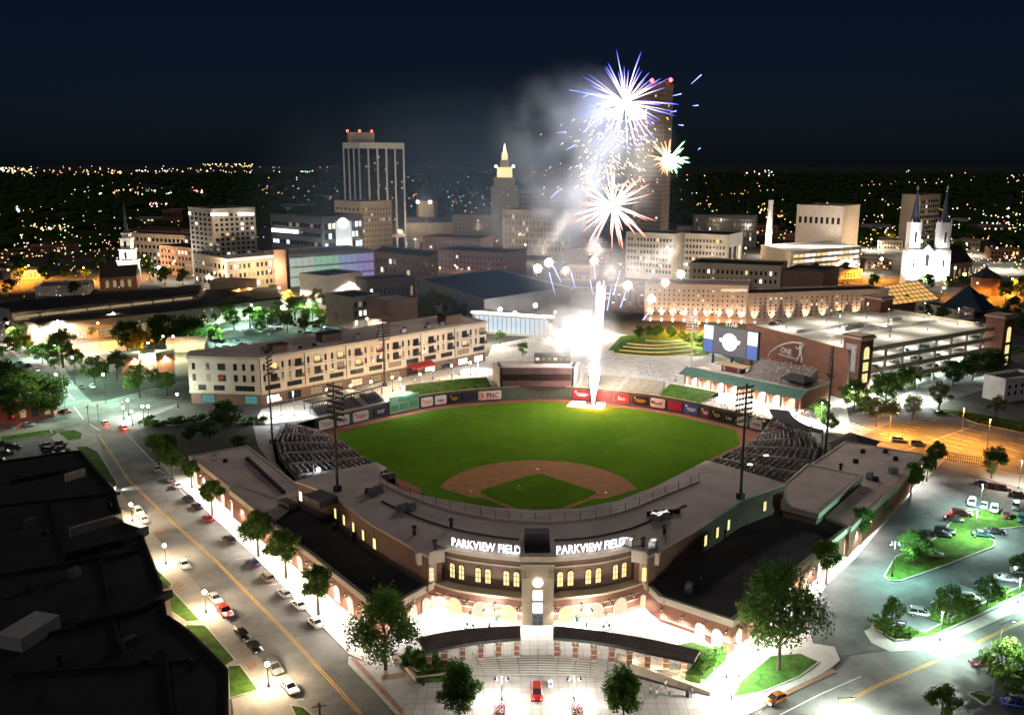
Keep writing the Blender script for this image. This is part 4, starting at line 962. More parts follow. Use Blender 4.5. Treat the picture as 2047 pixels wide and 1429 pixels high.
# roof deck with bleachers
MB().prism([b0 + nb * 2.4, b1 + nb * 2.4, b1 + nb * 22, b0 + nb * 22], 6.3, 6.9).build('roof_deck', 'concrete', pav)
bl = thing('rooftop_bleachers', 'bank of silver bench rows on the pavilion roof below the brick wall', 'bleachers', (*(b0.lerp(b1, .7) + nb * 10), 6.9), rzp)
for k in range(11):
    p, q = b0.lerp(b1, .43) + nb * (6.0 + 1.15 * k), b0.lerp(b1, .93) + nb * (6.0 + 1.15 * k)
    MB().bar(p, q, 1.0, 6.9, 7.1 + .45 * k).build('bench_tier', 'concrete_dark', bl)
    MB().bar(p + nb * .1, q + nb * .1, .35, 7.42 + .45 * k, 7.5 + .45 * k).build('bench', 'bench_metal', bl)
crw = MB(); r = random.Random(5)
for i in range(150):
    k = r.randrange(11); p = b0.lerp(b1, r.triangular(.5, .93, .85)) + nb * (6.1 + 1.15 * k); crw.mat(r.randrange(7)); crw.lathe((p.x, p.y, 7.45 + .45 * k), [(.16, 0), (.23, .45), (.1, .62)], 5); crw.mat(7); crw.ball((p.x, p.y, 8.2 + .45 * k), .13, 5, 4)
crw.build('seated_crowd', CR, None, label='seated spectators on the silver rooftop bleachers', cat='crowd', kind='stuff')
e = MB()
for i in range(60): p = b0.lerp(b1, i / 59) + nb * 2.8; e.tube((*p, 6.9), (*p, 8.0), .04, n=4)
e.bar(b0 + nb * 2.8, b1 + nb * 2.8, .06, 7.95, 8.02); e.bar(b0 + nb * 2.8, b1 + nb * 2.8, .05, 7.45, 7.5); e.build('deck_railing', 'metal_grey', pav)
p = b0.lerp(b1, .3) + nb * 9
kb = thing('rooftop_bar', 'flat roofed brick bar with batter figures on the pavilion roof', 'bar', (p.x, p.y, 6.9), rzp)
MB().box((p.x, p.y, 8.2), (9, 3.2, 2.6), rzp).build('wall', 'brick_red', kb); MB().box((p.x - .5 * nb.x, p.y - .5 * nb.y, 9.7), (13.5, 6, .35), rzp).build('bar_roof', 'wood_light', kb)
for s in (-1, 1):
    q = p + dn * s * 3.2 - nb * 1.65; e = MB(); e.box((0, 0, .9), (.3, .06, .8)); e.ball((0, 0, 1.5), .2, 6, 4); e.tube((0, 0, .6), (-.4, 0, 0), .1, n=4); e.tube((0, 0, .6), (.5, 0, 0), .1, n=4); e.tube((0, 0, 1.2), (s * .7, 0, 1.6), .08, n=4); child_at('batter_figure', e.mesh('batter_figure', 'ink_white'), kb, (q.x, q.y, 7.3), rzp)
p = b1 - dn * 6 + nb * 8
gz = thing('roof_gazebo', 'dark gabled shelter at the right end of the pavilion roof', 'shelter', (p.x, p.y, 6.9), rzp)
b = MB(); c4 = [p + dn * x + nb * y for x, y in ((-5, -4), (5, -4), (5, 4), (-5, 4))]; rr = [p + dn * -2.5, p + dn * 2.5]
b.add([(*q, 9.3) for q in c4] + [(*q, 11.2) for q in rr], [(0, 1, 5, 4), (2, 3, 4, 5), (1, 2, 5), (3, 0, 4), (3, 2, 1, 0)]); b.build('gable_roof', 'dark_roof', gz)
for q in c4: MB().box((*(q.lerp(p, .12)), 8.1), (.3, .3, 2.4), rzp).build('post', 'brick_brown', gz)
# ---- scoreboard
s0, s1 = P(1407, 712, 8), P(1516, 742, 8)
s0, s1 = v2(PD(1407, 690, 372)), v2(PD(1517, 700, 352)); ds = s1 - s0; rzs = math.atan2(ds.y, ds.x); ns_ = Vector((ds.y, -ds.x)).normalized()
zt = PD(1460, 655, 362).z; zb = PD(1460, 712, 362).z
sb = thing('scoreboard', 'big dark video scoreboard with lit round logo and side advert panels', 'scoreboard', (*((s0 + s1) / 2), 0), rzs)
MB().bar(s0, s1, 1.4, zb, zt).build('cabinet', 'metal_green', sb)
a, c = s0.lerp(s1, .20), s0.lerp(s1, .80); glow('screen_dark', (.22, .2, .24), .55)
scn = MB().bar(a + ns_ * .75, c + ns_ * .75, .2, zb + .6, zt - .5).build('screen', 'screen_dark', sb)
for f0_, f1_, zz0, zz1, mm in ((.015, .185, .5, 1, 'sign_screen'), (.015, .185, 0, .48, 'panel_blue'), (.815, .985, .52, 1, 'sign_screen'), (.815, .985, 0, .5, 'panel_blue')):
    if 'panel_blue' not in MATS: glow('panel_blue', (.10, .2, .55), .9)
    H = zt - zb - .8; MB().bar(s0.lerp(s1, f0_) + ns_ * .78, s0.lerp(s1, f1_) + ns_ * .78, .2, zb + .4 + H * zz0, zb + .4 + H * zz1).build('advert_panel', mm, sb)
m_ = s0.lerp(s1, .5) + ns_ * .9; zm = (zb + zt) / 2; R0 = (zt - zb) * .3
e = MB(); pts = [(R0 * math.cos(2 * math.pi * i / 24), R0 * math.sin(2 * math.pi * i / 24)) for i in range(24)]; e.add([(x, -.04, z) for x, z in pts], [tuple(range(24))])
e.add([(-R0 * 1.3, -.05, -.3), (R0 * 1.3, -.05, -.3), (R0 * 1.4, -.05, 1.1), (-R0 * 1.4, -.05, 1.1)], [(0, 1, 2, 3)])
child_at('screen_logo', e.mesh('screen_logo', 'sign_white'), sb, (m_.x, m_.y, zm), rzs)
for f in (.15, .5, .85):
    q = s0.lerp(s1, f) - ns_ * 1.2; MB().box((q.x, q.y, zt / 2), (.8, .8, zt), rzs).build('support_post', 'metal_green', sb)
for f, s in ((.5, 'STAR'),):
    me_ = text_mesh(s, 2.6, .2); me_.materials.clear(); me_.materials.append(M('ink_white')); q = s0.lerp(s1, .5); child_at('top_lettering', me_, sb, (q.x, q.y, zt + .3), rzs)
for f in (0, 1): q = s0.lerp(s1, f); 
# ---- parking garage
C0, R1 = v2(P(1692, 797)), v2(P(1982, 736)); BR, BL = v2(P(1772, 618, 18)), v2(P(1495, 650, 18))
L1 = C0 + (v2(P(1518, 668, 18.5)) - C0)
GP = [C0, R1, BR, BL]
ga = thing('parking_garage', 'four storey open sided parking garage with brick corner towers and lit roof deck', 'garage', (*((C0 + R1) / 2), 0))
LV = [4.4, 8.8, 13.2, 17.6]
for z in LV: MB().prism(offs(GP, -.2), z - .35, z).build('deck_slab', 'concrete', ga)
core = offs(GP, -19); MB().prism(core, 0, 17.2).build('core_wall', 'white_wall', ga)
b = MB(); c_ = MB()
def edge_beams(a, c, m, cols_, z_top=18.6):
    d = (c - a).normalized()
    for z in LV: MB().bar(a + d * .3, c - d * .3, .45, z - .75, z + 1.05).build('spandrel', m, ga)
    for i in range(cols_ + 1): q = a.lerp(c, i / cols_); MB().box((q.x, q.y, 8.8), (.9, .7, 17.55), math.atan2(d.y, d.x)).build('column', 'concrete_wall', ga)
edge_beams(C0, R1, 'tan_wall', 9); edge_beams(R1, BR, 'tan_wall', 6); edge_beams(BR, BL, 'tan_wall', 10)
# brick wall to the field, with the player emblem and lettering
wl0, wl1 = BL, C0; dw = wl1 - wl0; rzw = math.atan2(dw.y, dw.x); nw = Vector((dw.y, -dw.x)).normalized()
MB().bar(wl0 + nw * .3, wl1 + nw * .3, .8, 0, 18.9).build('brick_wall', 'brick_red', ga)
def on_wall(x, y):   # point of that wall seen at a pixel
    o_ = Vector((0, 0, HC)); q = P(x, y, 0) - o_; A_ = Vector((*(wl0 + nw * .75), 0)); N_ = Vector((nw.x, nw.y, 0)); t = (A_ - o_).dot(N_) / q.dot(N_); return o_ + q * t
b = MB(); arc = [(1534, 715), (1540, 703), (1552, 694), (1568, 687), (1585, 684), (1603, 686)]
ap = [on_wall(*q) for q in arc]
for i in range(len(ap) - 1): b.tube(ap[i], ap[i + 1], .08 + .07 * i, .15 + .07 * i, n=5)
b.build('arc_emblem', 'ink_white', ga)
b = MB()
for seg, r0, r1 in (([(1606, 687), (1603, 694)], .25, .3), ([(1602, 694), (1600, 704)], .75, .6), ([(1600, 704), (1596, 714), (1592, 721)], .45, .28), ([(1601, 704), (1603, 714), (1602, 725)], .45, .28), ([(1601, 695), (1594, 697), (1591, 693)], .3, .2), ([(1603, 695), (1606, 690), (1605, 686)], .28, .2)):
    pp = [on_wall(*q) for q in seg]
    for i in range(len(pp) - 1): b.tube(pp[i], pp[i + 1], r0, r1, n=6)
h_ = on_wall(1600, 692); b.ball(h_, .55, 8, 5); b.build('player_emblem', 'ink_white', ga)
q = on_wall(1571, 707); lettering(ga, 'ONE', q, rzw, 3.4, 'ink_white', wx=.95)
q = on_wall(1573, 714); lettering(ga, 'ORTHO NORTHEAST', q, rzw, 1.15, 'ink_white')
def gtower(base, label, h, sz=7.5, sign=False, rz=0.0):
    r_ = thing('garage_tower', label, 'tower', (*base, 0), rz)
    MB().box((base.x, base.y, h / 2), (sz, sz, h), rz).build('wall', 'brick_red', r_)
    MB().box((base.x, base.y, h + .25), (sz + 1.3, sz + 1.3, .6), rz).build('cornice', 'stone', r_)
    MB().box((base.x, base.y, h + .8), (sz + .6, sz + .6, .55), rz).build('cap', 'brick_brown', r_)
    MB().box((base.x, base.y, h + 1.12), (sz - 1, sz - 1, .1), rz).build('cap_roof', 'grey_roof', r_)
    cm = MB().box((0, 0, 0), (.4, .5, .8)).mesh('corbel', 'stone'); u = Vector((math.cos(rz), math.sin(rz))); n_ = Vector((u.y, -u.x))
    for face in (0, 1):
        dd, nn = (u, n_) if face == 0 else (Vector((-u.y, u.x)), u)
        for i in range(6): q = base + dd * (-sz / 2 + sz * (i + .5) / 6) + nn * (sz / 2 + .2); child_at('corbel', cm, r_, (q.x, q.y, h - .5), rz if face == 0 else rz + math.pi / 2)
    return r_, u, n_
rzg = math.atan2((R1 - C0).y, (R1 - C0).x)
def tower_windows(r_, base, u, n_, sz, face_n, rz, zs):
    q = base + face_n * (sz / 2 + .05)
    for z, h, ar in zs: child_at('stair_window', win_mesh(3.4, h, 'win_yellow', 'stone', ar, (1, 2)), r_, (q.x, q.y, z), rz)
tb = C0 + (C0 - R1).normalized() * -2.0 - nw * 2.0
r_, u, n_ = gtower(tb, 'brick garage corner tower lettered TREETOPS beside the bleachers', 23.5, 7.5, True, rzg)
tower_windows(r_, tb, u, n_, 7.5, n_, rzg, ((1, 4.6, True), (6.6, 3.6, False), (11, 3.6, False), (15.5, 5.0, True)))
q = tb - u * 3.9; rzl = math.atan2(-n_.y, -n_.x) + math.pi / 1
ln = -u; rzl = math.atan2(-n_.y, -n_.x) if False else math.atan2(ln.x, -ln.y)
MB().box((q.x, q.y, 16), (4.8, .16, 10.5), rzl).build('banner', 'ink_grey', r_)
me_ = text_mesh('TREETOPS', 2.0, .1); me_.materials.clear(); me_.materials.append(M('ink_white'))
tq = q + ln * .15 + Vector((math.cos(rzl), math.sin(rzl))) * 1.9
o = child_at('lettering', me_, r_, (tq.x, tq.y, 15.8), rzl); o.rotation_euler = (0, R(-90), rzl - rzg)
t2 = R1 - u * 1.0 + nw * -3
r2, u, n_ = gtower(t2, 'brick garage stair tower with tall yellow windows at the far right corner', 22.8, 8.0, False, rzg); tower_windows(r2, t2, u, n_, 8, n_, rzg, ((2, 4, False), (7, 4, False), (12, 7.0, True)))
t3 = BR + (BL - BR).normalized() * 6; r3, u, n_ = gtower(t3, 'low brick stair tower at the back corner of the garage roof', 24, 9, False, rzg)
# roof ramps and light poles on the deck
gx = lambda f, g_: C0.lerp(R1, f).lerp(BL.lerp(BR, f), g_)
for f0_, g0, f1_, g1, h in ((.12, .36, .52, .34, 1.4), (.40, .62, .80, .60, 1.5), (.52, .34, .52, .62, 1.3), (.1, .64, .42, .63, 1.2), (.30, .47, .42, .46, 3.2), (.55, .42, .9, .40, 1.4)):
    MB().bar(gx(f0_, g0), gx(f1_, g1), .35, 17.6, 17.6 + h).build('ramp_parapet', 'concrete', ga)
a_ = [gx(.14, .40), gx(.46, .40), gx(.46, .58), gx(.14, .58)]
MB().prism(a_, 17.55, [17.62, 19.4, 19.4, 17.62]).build('roof_ramp', 'concrete', ga)
plm = MB().tube((0, 0, 0), (0, 0, 7.5), .12, .08, 6).box((0, 0, .4), (.5, .5, .8)).mesh('pole', 'pole_grey'); phm = MB().box((.45, 0, 7.5), (.8, .35, .16)).box((-.45, 0, 7.5), (.8, .35, .16)).mat(1).box((.45, 0, 7.4), (.6, .28, .06)).box((-.45, 0, 7.4), (.6, .28, .06)).mesh('lamp_head', ['metal_grey', 'bulb_white'])
for i, (f, g_) in enumerate(((.10, .22), (.40, .2), (.68, .22), (.12, .78), (.40, .8), (.68, .78), (.93, .55), (.93, .25), (.28, .5), (.62, .5))):
    q = gx(f, g_); r_ = thing('deck_lamp', 'twin head lamp post on the garage roof deck, %s of ten' % ORD[i], 'lamp post', (q.x, q.y, 17.6), rzg + .8, 'garage roof lamps'); put('pole', plm, r_); put('lamp_head', phm, r_)
    lamp('SPOT', (q.x, q.y, 24.6), 1900, (1, .92, .74), r_, .3, (0, 0, -1), 150, .5)
for lv in range(3):
    for i in range(5):
        q = C0.lerp(R1, .1 + .2 * i) + nw * 0 + (BL - C0).normalized() * 7
        z = LV[lv] + 3.4; lo = MB().box((q.x, q.y, z + .2), (1.6, .3, .12), rzg).build('ceiling_lamp', 'bulb_soft', ga); lamp('POINT', (q.x, q.y, z - .1), 420, (.95, .95, .85), ga, .2)
for i in range(4):
    q = C0.lerp(R1, .3 + .18 * i) + (BL - C0).normalized() * 3; MB().box((q.x, q.y, 3.75), (1.6, .3, .12), rzg).build('ceiling_lamp', 'bulb_soft', ga); lamp('POINT', (q.x, q.y, 3.4), 700, (.8, 1, .92), ga, .2)
# ================================================================ CONDO BLOCK BESIDE LEFT FIELD
ZC = 17.8
CP = [v2(p) for p in px([(374, 713), (518, 717), (972, 644), (905, 628), (500, 690), (382, 703)], ZC)]
cd = thing('apartment_block', 'long cream four storey apartment block with balconies and shops beside left field', 'building', (*CP[1], 0))
MB().prism(CP, 4.4, ZC).build('wall', 'cream', cd); MB().prism(offs(CP, -.35), 0, 4.4).build('shop_wall', 'brick_brown', cd)
MB().prism(offs(CP, .25), 4.2, 4.75).build('stone_band', 'stone', cd); MB().prism(offs(CP, -.6), ZC - .3, ZC + .05).build('roof', 'grey_roof', cd)
b = MB(); parapet(b, offs(CP, .3), ZC - .25, .7, .7); b.build('parapet', 'concrete_wall', cd)
c0, c1 = CP[1], CP[2]; dl = c1 - c0; rzc = math.atan2(dl.y, dl.x); nc = Vector((dl.y, -dl.x)).normalized()
bal = MB(); bal.box((0, -.75, 0), (3.2, 1.5, .16)); bal.box((0, -1.47, 1.05), (3.2, .07, .08))
for i in range(14): bal.box((-1.55 + 3.1 * i / 13, -1.47, .55), (.05, .05, 1.0))
for s in (-1, 1):
    bal.box((s * 1.57, -.75, 1.05), (.07, 1.5, .08))
    for i in range(5): bal.box((s * 1.57, -.15 - 1.2 * i / 4, .55), (.05, .05, 1.0))
balm = bal.mesh('balcony', 'metal_dark'); rr = random.Random(11)
NB = 6
for k in range(NB):
    def at_(f): return c0 + dl * ((k + f) / NB)
    for f, w_, ty in ((.09, .9, 0), (.30, 2.8, 1), (.50, .9, 0), (.66, .9, 0), (.86, 2.8, 1)):
        q = at_(f)
        for z in (8.9, 13.1):
            pm1 = 'glass'; x = rr.random()
            if x < .07: pm1 = 'win_warm'
            elif x < .2: pm1 = 'win_dim'
            if k == 0 and ty and z > 10 and f < .5: pm1 = 'win_orange'
            if k == 6 and ty and f > .5: pm1 = 'win_blue' if z < 10 else 'glass'
            child_at('window' if not ty else 'balcony_door', win_mesh(w_, 2.5, pm1, 'metal_dark', False, (0, 0) if not ty else (1, 0)), cd, (q.x, q.y, z), rzc)
            if ty: child_at('balcony', balm, cd, (q.x, q.y, z - .1), rzc)
            else: child_at('grille', WM.setdefault('gr', MB().box((0, -.04, 0), (1.1, .1, .25)).mesh('grille', 'metal_dark')), cd, (q.x, q.y, z - .75), rzc)
    for f in (.26, .75):
        q = at_(f); child_at('strip_window', win_mesh(6.2, 1.9, rr.choice(['glass', 'glass', 'glass', 'glass', 'glass', 'win_dim']), 'metal_dark', False, (3, 0)), cd, (q.x, q.y, 5.5), rzc)
        q = q + nc * -.3; child_at('shop_window', win_mesh(5.4, 2.9, rr.choice(['win_dim', 'glass', 'win_warm', 'win_white']), 'metal_dark', False, (2, 1)), cd, (q.x, q.y, .5), rzc)
    q = at_(0) + nc * .15; child_at('downpipe', WM.setdefault('dp', MB().tube((0, 0, 0), (0, 0, 12.5), .14, n=6).box((0, 0, 12.6), (.5, .4, .5)).mesh('downpipe', 'metal_dark')), cd, (q.x, q.y, 4.8), rzc)
l0, l1 = CP[0], CP[1]; dl2 = l1 - l0; rzl_ = math.atan2(dl2.y, dl2.x)
for f, w_ in ((.08, 1.3), (.28, 1.3), (.47, 3.0), (.66, 1.4), (.78, 1.2), (.9, 1.3)):
    for z, pm1 in ((8.9, 'win_dim' if .2 < f < .3 else 'glass'), (13.1, 'glass')): wins(cd, l0, l1, z, (f,), w_, 2.5, pm1)
wins(cd, l0, l1, 5.4, (.16, .42), 4.2, 2.0, 'glass', bars=(2, 0), name='strip_window'); wins(cd, l0, l1, 5.4, (.78,), 7.5, 2.0, 'glass', bars=(4, 0), name='strip_window'); wins(cd, l0, l1, 5.4, (.1,), 1.6, 2.0, 'win_yellow', off=.04)
wins(cd, l0, l1, .5, (.25, .85), 5.0, 3.2, 'win_tealdim' if 'win_tealdim' in MATS else (glow('win_tealdim', (.2, .6, .6), .35), 'win_tealdim')[1], bars=(2, 1), name='shop_window', off=-.3)
aw = v2(P(810, 745)); q = c0 + dl * .655 + nc * .0; b = MB(); u_ = dl.normalized()
for i in range(5):
    p = q + u_ * (i * 2.6 - 5.2); b2 = MB(); a_, b_ = p - u_ * 1.28, p + u_ * 1.28
    b2.add([(*a_, 5.4), (*b_, 5.4), (*(b_ + nc * 4), 4.0), (*(a_ + nc * 4), 4.0), (*(b_ + nc * 4), 3.6), (*(a_ + nc * 4), 3.6)], [(0, 3, 2, 1), (3, 5, 4, 2)]); b2.build('awning', 'awning_red', cd)
for i, (f, g_, s_) in enumerate(((.1, .4, (6, 4, 3)), (.33, .7, (9, 5, 3.5)), (.88, .6, (9, 6, 4)))):
    q = CP[1].lerp(CP[2], f) - nc * 16 * g_; MB().box((q.x, q.y, ZC + s_[2] / 2), s_, rzc).build('stair_house', 'brick_brown', cd); MB().box((q.x, q.y, ZC + s_[2]), (s_[0] + .8, s_[1] + .8, .3), rzc).build('stair_roof', 'dark_roof', cd)
i = 0
for f, g_ in ((.06, .4), (.08, .75), (.18, .3), (.2, .7), (.24, .35), (.42, .4), (.46, .7), (.52, .35), (.55, .65), (.62, .3), (.66, .6), (.74, .35), (.78, .65), (.82, .4)):
    q = CP[1].lerp(CP[2], f) - nc * 17 * g_; put('roof_unit', RUM['b' if i % 2 else 'a'], None, (q.x, q.y, ZC + .05), rzc, None, 'condenser unit on the roof of the long apartment block, %s from the left' % ORD[i], 'roof unit', 'apartment roof units'); i += 1
# ================================================================ GENERIC CITY BUILDINGS
def gp(x, Y): return Vector(((x - CX) / F_PX * (Y * math.cos(TH) + (HC - 10) * math.sin(TH)), Y))
def bld(name, label, cat, pts, ytop, wall, roof='dark_roof', faces=(), par=.9, depth=None, h=None, z0=0.0, group=None):
    """pts: [(px_x, Y) left, corner/right, (right)] ground points; faces: (i, cols, rows, z0, z1, kw)"""
    w_ = [gp(*p) for p in pts]
    H = h if h else PD(pts[min(1, len(pts) - 1)][0], ytop, pts[min(1, len(pts) - 1)][1]).z
    if len(w_) == 2:
        d = (w_[1] - w_[0]); n_ = Vector((-d.y, d.x)).normalized() * (depth or d.length * .6); poly = w_ + [w_[1] + n_, w_[0] + n_]
    else: poly = [w_[0], w_[1], w_[2], w_[0] + w_[2] - w_[1]]
    r_ = thing(name, label, cat, (*w_[0], z0), 0, group)
    block(r_, poly, z0, H, wall, roof, par)
    for k, f in enumerate(faces):
        i, cols, rows, za, zb = f[:5]; kw = f[5] if len(f) > 5 else {}
        facade(r_, w_[i], w_[i + 1], za, zb if zb > 0 else H + zb, cols, rows, seed=len(label) + k, **kw)
    return r_, poly, H
NW = dict(fw=.5, fh=.5, lit=.15)
# dark tower with pale ribs
r_, poly, H = bld('office_tower', 'tall black glass office tower with pale vertical ribs and red beacons', 'tower', [(694, 880), (724, 862), (811, 905)], 286, 'glass', 'dark_roof', par=0)
for a, c, n in ((poly[0], poly[1], 3), (poly[1], poly[2], 5)):
    for i in range(n + 1):
        q = a.lerp(c, i / n); MB().box((q.x, q.y, H / 2), (1.7, 1.7, H), .2).build('rib', 'white_wall', r_)
    MB().bar(a, c, 2.0, H - 5, H + .6).build('crown_band', 'white_wall', r_); MB().bar(a, c, 1.6, 14, 17).build('base_band', 'cream', r_)
facade(r_, poly[1], poly[2], 18, H - 8, 20, 26, fw=.7, fh=.4, lit=.06, lits=('win_orange', 'win_dim', 'win_warm'), seed=3); facade(r_, poly[0], poly[1], 18, H - 8, 8, 26, fw=.7, fh=.4, lit=.03, seed=4)
q = (poly[0] + poly[1]) / 2 + Vector((8, 10)); MB().box((q.x, q.y, H + 5), (24, 14, 10), .3).build('penthouse', 'cream', r_)
for dx in (-11, 0, 11): MB().ball((q.x + dx, q.y - 6 + dx * .3, H + 11.2), 1.1).build('beacon', 'red_beacon', r_)
# tall brown tower behind the fireworks
r_, poly, H = bld('office_tower', 'tallest brown skyscraper behind the fireworks with red roof beacons', 'tower', [(1262, 770), (1318, 742), (1334, 775)], 166, 'brown_wall', 'dark_roof', [(0, 12, 38, 8, -4, dict(fw=.75, fh=.4, lit=.04, pane='dark_wall')), (1, 5, 38, 8, -4, dict(fw=.7, fh=.4, lit=.02, pane='dark_wall'))], par=1.5)
for x, Y in ((1292, 752), (1328, 748)): q = gp(x, Y); MB().ball((q.x, q.y, H + 2.6), 1.6).build('beacon', 'red_beacon', r_)
glow('red_sign', (1, .2, .2), 4); q = gp(1283, 757); MB().box((q.x - 6, q.y - 2, PD(1212, 230, 757).z), (12, .4, 7), -.45).build('roof_sign', 'sign_white', r_)
# stepped art deco tower
r_ = thing('deco_tower', 'stepped art deco bank tower with glowing gold crown and spire', 'tower', (*gp(1008, 950), 0))
Y0 = 950
def tier(xa, xb, y0, y1, m, dep, nm='tier'):
    a, c = gp(xa, Y0), gp(xb, Y0); z0, z1 = PD(1008, y0, Y0).z, PD(1008, y1, Y0).z; m0 = (a + c) / 2; MB().box((m0.x, Y0 + 12, (z0 + z1) / 2), ((c - a).length, dep, z1 - z0)).build(nm, m, r_); return m0, z0, z1
tier(982, 1035, 500, 372, 'grey_wall', 24); tier(988, 1029, 372, 355, 'tan_wall', 20); glow('crown_gold_glow', (1, .78, .36), 2.4)  # crown tiers and spire glow themselves in place of floodlighting
tier(994, 1024, 355, 335, 'crown_gold_glow', 16); tier(1000, 1018, 335, 320, 'tan_wall', 11); tier(1003, 1015, 320, 306, 'crown_gold_glow', 7)
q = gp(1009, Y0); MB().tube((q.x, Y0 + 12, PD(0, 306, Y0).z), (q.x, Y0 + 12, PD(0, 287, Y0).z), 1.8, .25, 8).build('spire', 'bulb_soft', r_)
for dx in (-9, 9): MB().ball((q.x + dx, Y0 + 3, PD(0, 333, Y0).z), 1.6).build('floodlight', 'bulb_soft', r_)
facade(r_, gp(982, Y0), gp(1035, Y0), 5, PD(0, 375, Y0).z, 10, 18, fw=.35, fh=.5, lit=.05, seed=9)
# courthouse with dome
r_ = thing('courthouse', 'domed courthouse with lit clock faces in the blue haze', 'courthouse', (*gp(852, 1000), 0)); Y0 = 1000; q = gp(852, Y0); z = lambda y: PD(852, y, Y0).z
MB().box((q.x + 4, Y0 + 20, z(445) / 2), (95, 50, z(445)), .12).build('wall', 'tan_wall', r_); MB().box((q.x + 4, Y0 + 20, z(445) + 2), (70, 36, 8), .12).build('roof', 'slate_blue_roof', r_)
MB().lathe((q.x, Y0 + 14, z(445)), [(13, 0), (12, z(415) - z(445)), (12, z(402) - z(445))], 8).build('drum', 'tan_wall', r_)
MB().lathe((q.x, Y0 + 14, z(402)), [(11.5, 0), (11.5, 4), (10.5, 8), (8, 13), (4.5, 16.5), (1.6, 18), (1.6, 21), (.3, 24)], 14).build('dome', 'slate_blue_roof', r_, True)
for x in (836, 861): e = gp(x, Y0); MB().ball((e.x, Y0 + 1.2, z(404)), 1.9, 10, 5).build('clock_face', 'bulb_soft', r_)
lamp('POINT', (q.x - 10, Y0 - 25, z(440) + 8), 6000, (1, .85, .65), r_, .5); facade(r_, gp(800, Y0) + Vector((-15, -7)), gp(900, Y0), 4, z(450), 14, 3, fw=.4, fh=.6, lit=.1, seed=2)  # lamp without fixture added to lift the dome out of the dark
# mid rise blocks, left to right
bld('apartment_tower', 'grey apartment tower with lit roofline on the left of downtown', 'tower', [(386, 655), (432, 628), (517, 650)], 420, 'grey_wall', 'dark_roof', [(0, 5, 12, 12, -2, NW), (1, 8, 12, 12, -2, dict(fw=.55, fh=.55, lit=.12))])
r_, poly, H = bld('apartment_podium', 'low wide base of the grey apartment tower with a bright lit cornice', 'building', [(388, 640), (455, 598), (566, 632)], 520, 'concrete_wall', 'light_roof', [(0, 8, 3, 3, -2, NW), (1, 12, 3, 3, -2, dict(fw=.5, fh=.5, lit=.3))])
MB().bar(poly[1] + Vector((0, -.6)), poly[2] + Vector((0, -.6)), .5, H - .9, H + .2).build('light_strip', 'win_white', r_)
for x0, x1, y, Y in ((388, 396, 424, 655), (432, 465, 426, 627), (485, 516, 425, 640)): a, c = gp(x0, Y), gp(x1, Y); b = MB().bar(a + Vector((0, -2)), c + Vector((0, -2)), .6, PD(0, y + 5, Y).z, PD(0, y, Y).z).build('roof_light_strip', 'bulb_soft', None, label='bright strip light along the apartment tower roofline at its %s' % {388: 'left corner', 432: 'front corner', 485: 'right corner'}[x0], cat='light')
bld('hotel', 'white four storey hotel with rows of square windows behind the steeple', 'hotel', [(262, 770), (392, 735)], 474, 'cream', 'dark_roof', [(0, 15, 4, 2, -1, dict(fw=.45, fh=.45, lit=.2))], depth=22)
bld('office_block', 'orange lit upper block behind the white hotel', 'building', [(258, 830), (365, 810)], 462, 'brick_orange', 'dark_roof', [(0, 12, 2, 18, -1, NW)], depth=24)
bld('brick_block', 'brown three storey brick block left of the apartment tower', 'building', [(321, 715), (386, 690)], 498, 'brick_far', 'dark_roof', [(0, 9, 4, 2, -1, NW)], depth=25)
r_, poly, H = bld('media_building', 'glass fronted building glowing green and violet beside the apartment podium', 'building', [(580, 612), (750, 655)], 500, 'white_wall', 'light_roof', depth=40)
for i in range(14):
    q0, q1 = poly[0].lerp(poly[1], i / 14 + .004), poly[0].lerp(poly[1], (i + 1) / 14 - .004)
    for j in range(3):
        nm = ['win_tint%d' % k for k in range(4)][min(3, int(i / 3.6))]
        if nm not in MATS: glow(nm, {'0': (.8, .95, .8), '1': (.55, .95, .7), '2': (.55, .65, 1), '3': (.6, .5, 1)}[nm[-1]], .55)
        MB().bar(q0 + Vector((0, -.3)), q1 + Vector((0, -.3)), .3, 3.5 + j * (H - 4) / 3, 3.5 + (j + .82) * (H - 4) / 3).build('glass_panel', nm, r_)
MB().bar(poly[0] + Vector((-9, -1)), poly[0] + Vector((-1, -1)), 8, 0, H + 5).build('stair_tower', 'brick_brown', r_)
r_, poly, H = bld('corporate_offices', 'dark horizontal banded office block with a glowing white entrance tower', 'building', [(545, 745), (648, 700), (728, 742)], 436, 'dark_wall', 'dark_roof', [(0, 14, 5, 6, -3, dict(fw=.85, fh=.45, lit=.1, lits=('win_cool', 'win_dim'))), (1, 10, 5, 3, -3, dict(fw=.8, fh=.6, lit=.55, lits=('win_cool', 'win_white')))])
a, c = gp(548, 742), gp(600, 720); MB().bar(a + Vector((0, -2.5)), c + Vector((0, -2.5)), .5, PD(0, 465, 730).z, PD(0, 458, 730).z).build('light_strip', 'sign_white', r_)
q = gp(690, 700); MB().box((q.x, q.y, PD(0, 470, 700).z), (12, 3, 22)).build('sign_tower', 'white_wall', r_); MB().ball((q.x, q.y - 2, PD(0, 446, 700).z), 4.2, 14, 8).build('round_sign', 'sign_white', r_)
for dx in (-22, -8, 8, 20): lamp('POINT', (q.x + dx, q.y - 9, 12), 5000, (.9, .97, 1), r_, .5)
bld('office_block', 'pale stone nine storey office block in front of the black tower', 'building', [(672, 830), (724, 800), (785, 822)], 405, 'tan_wall', 'dark_roof', [(0, 6, 9, 6, -4, dict(fw=.4, fh=.5, lit=.08)), (1, 10, 9, 6, -4, dict(fw=.4, fh=.5, lit=.06))])
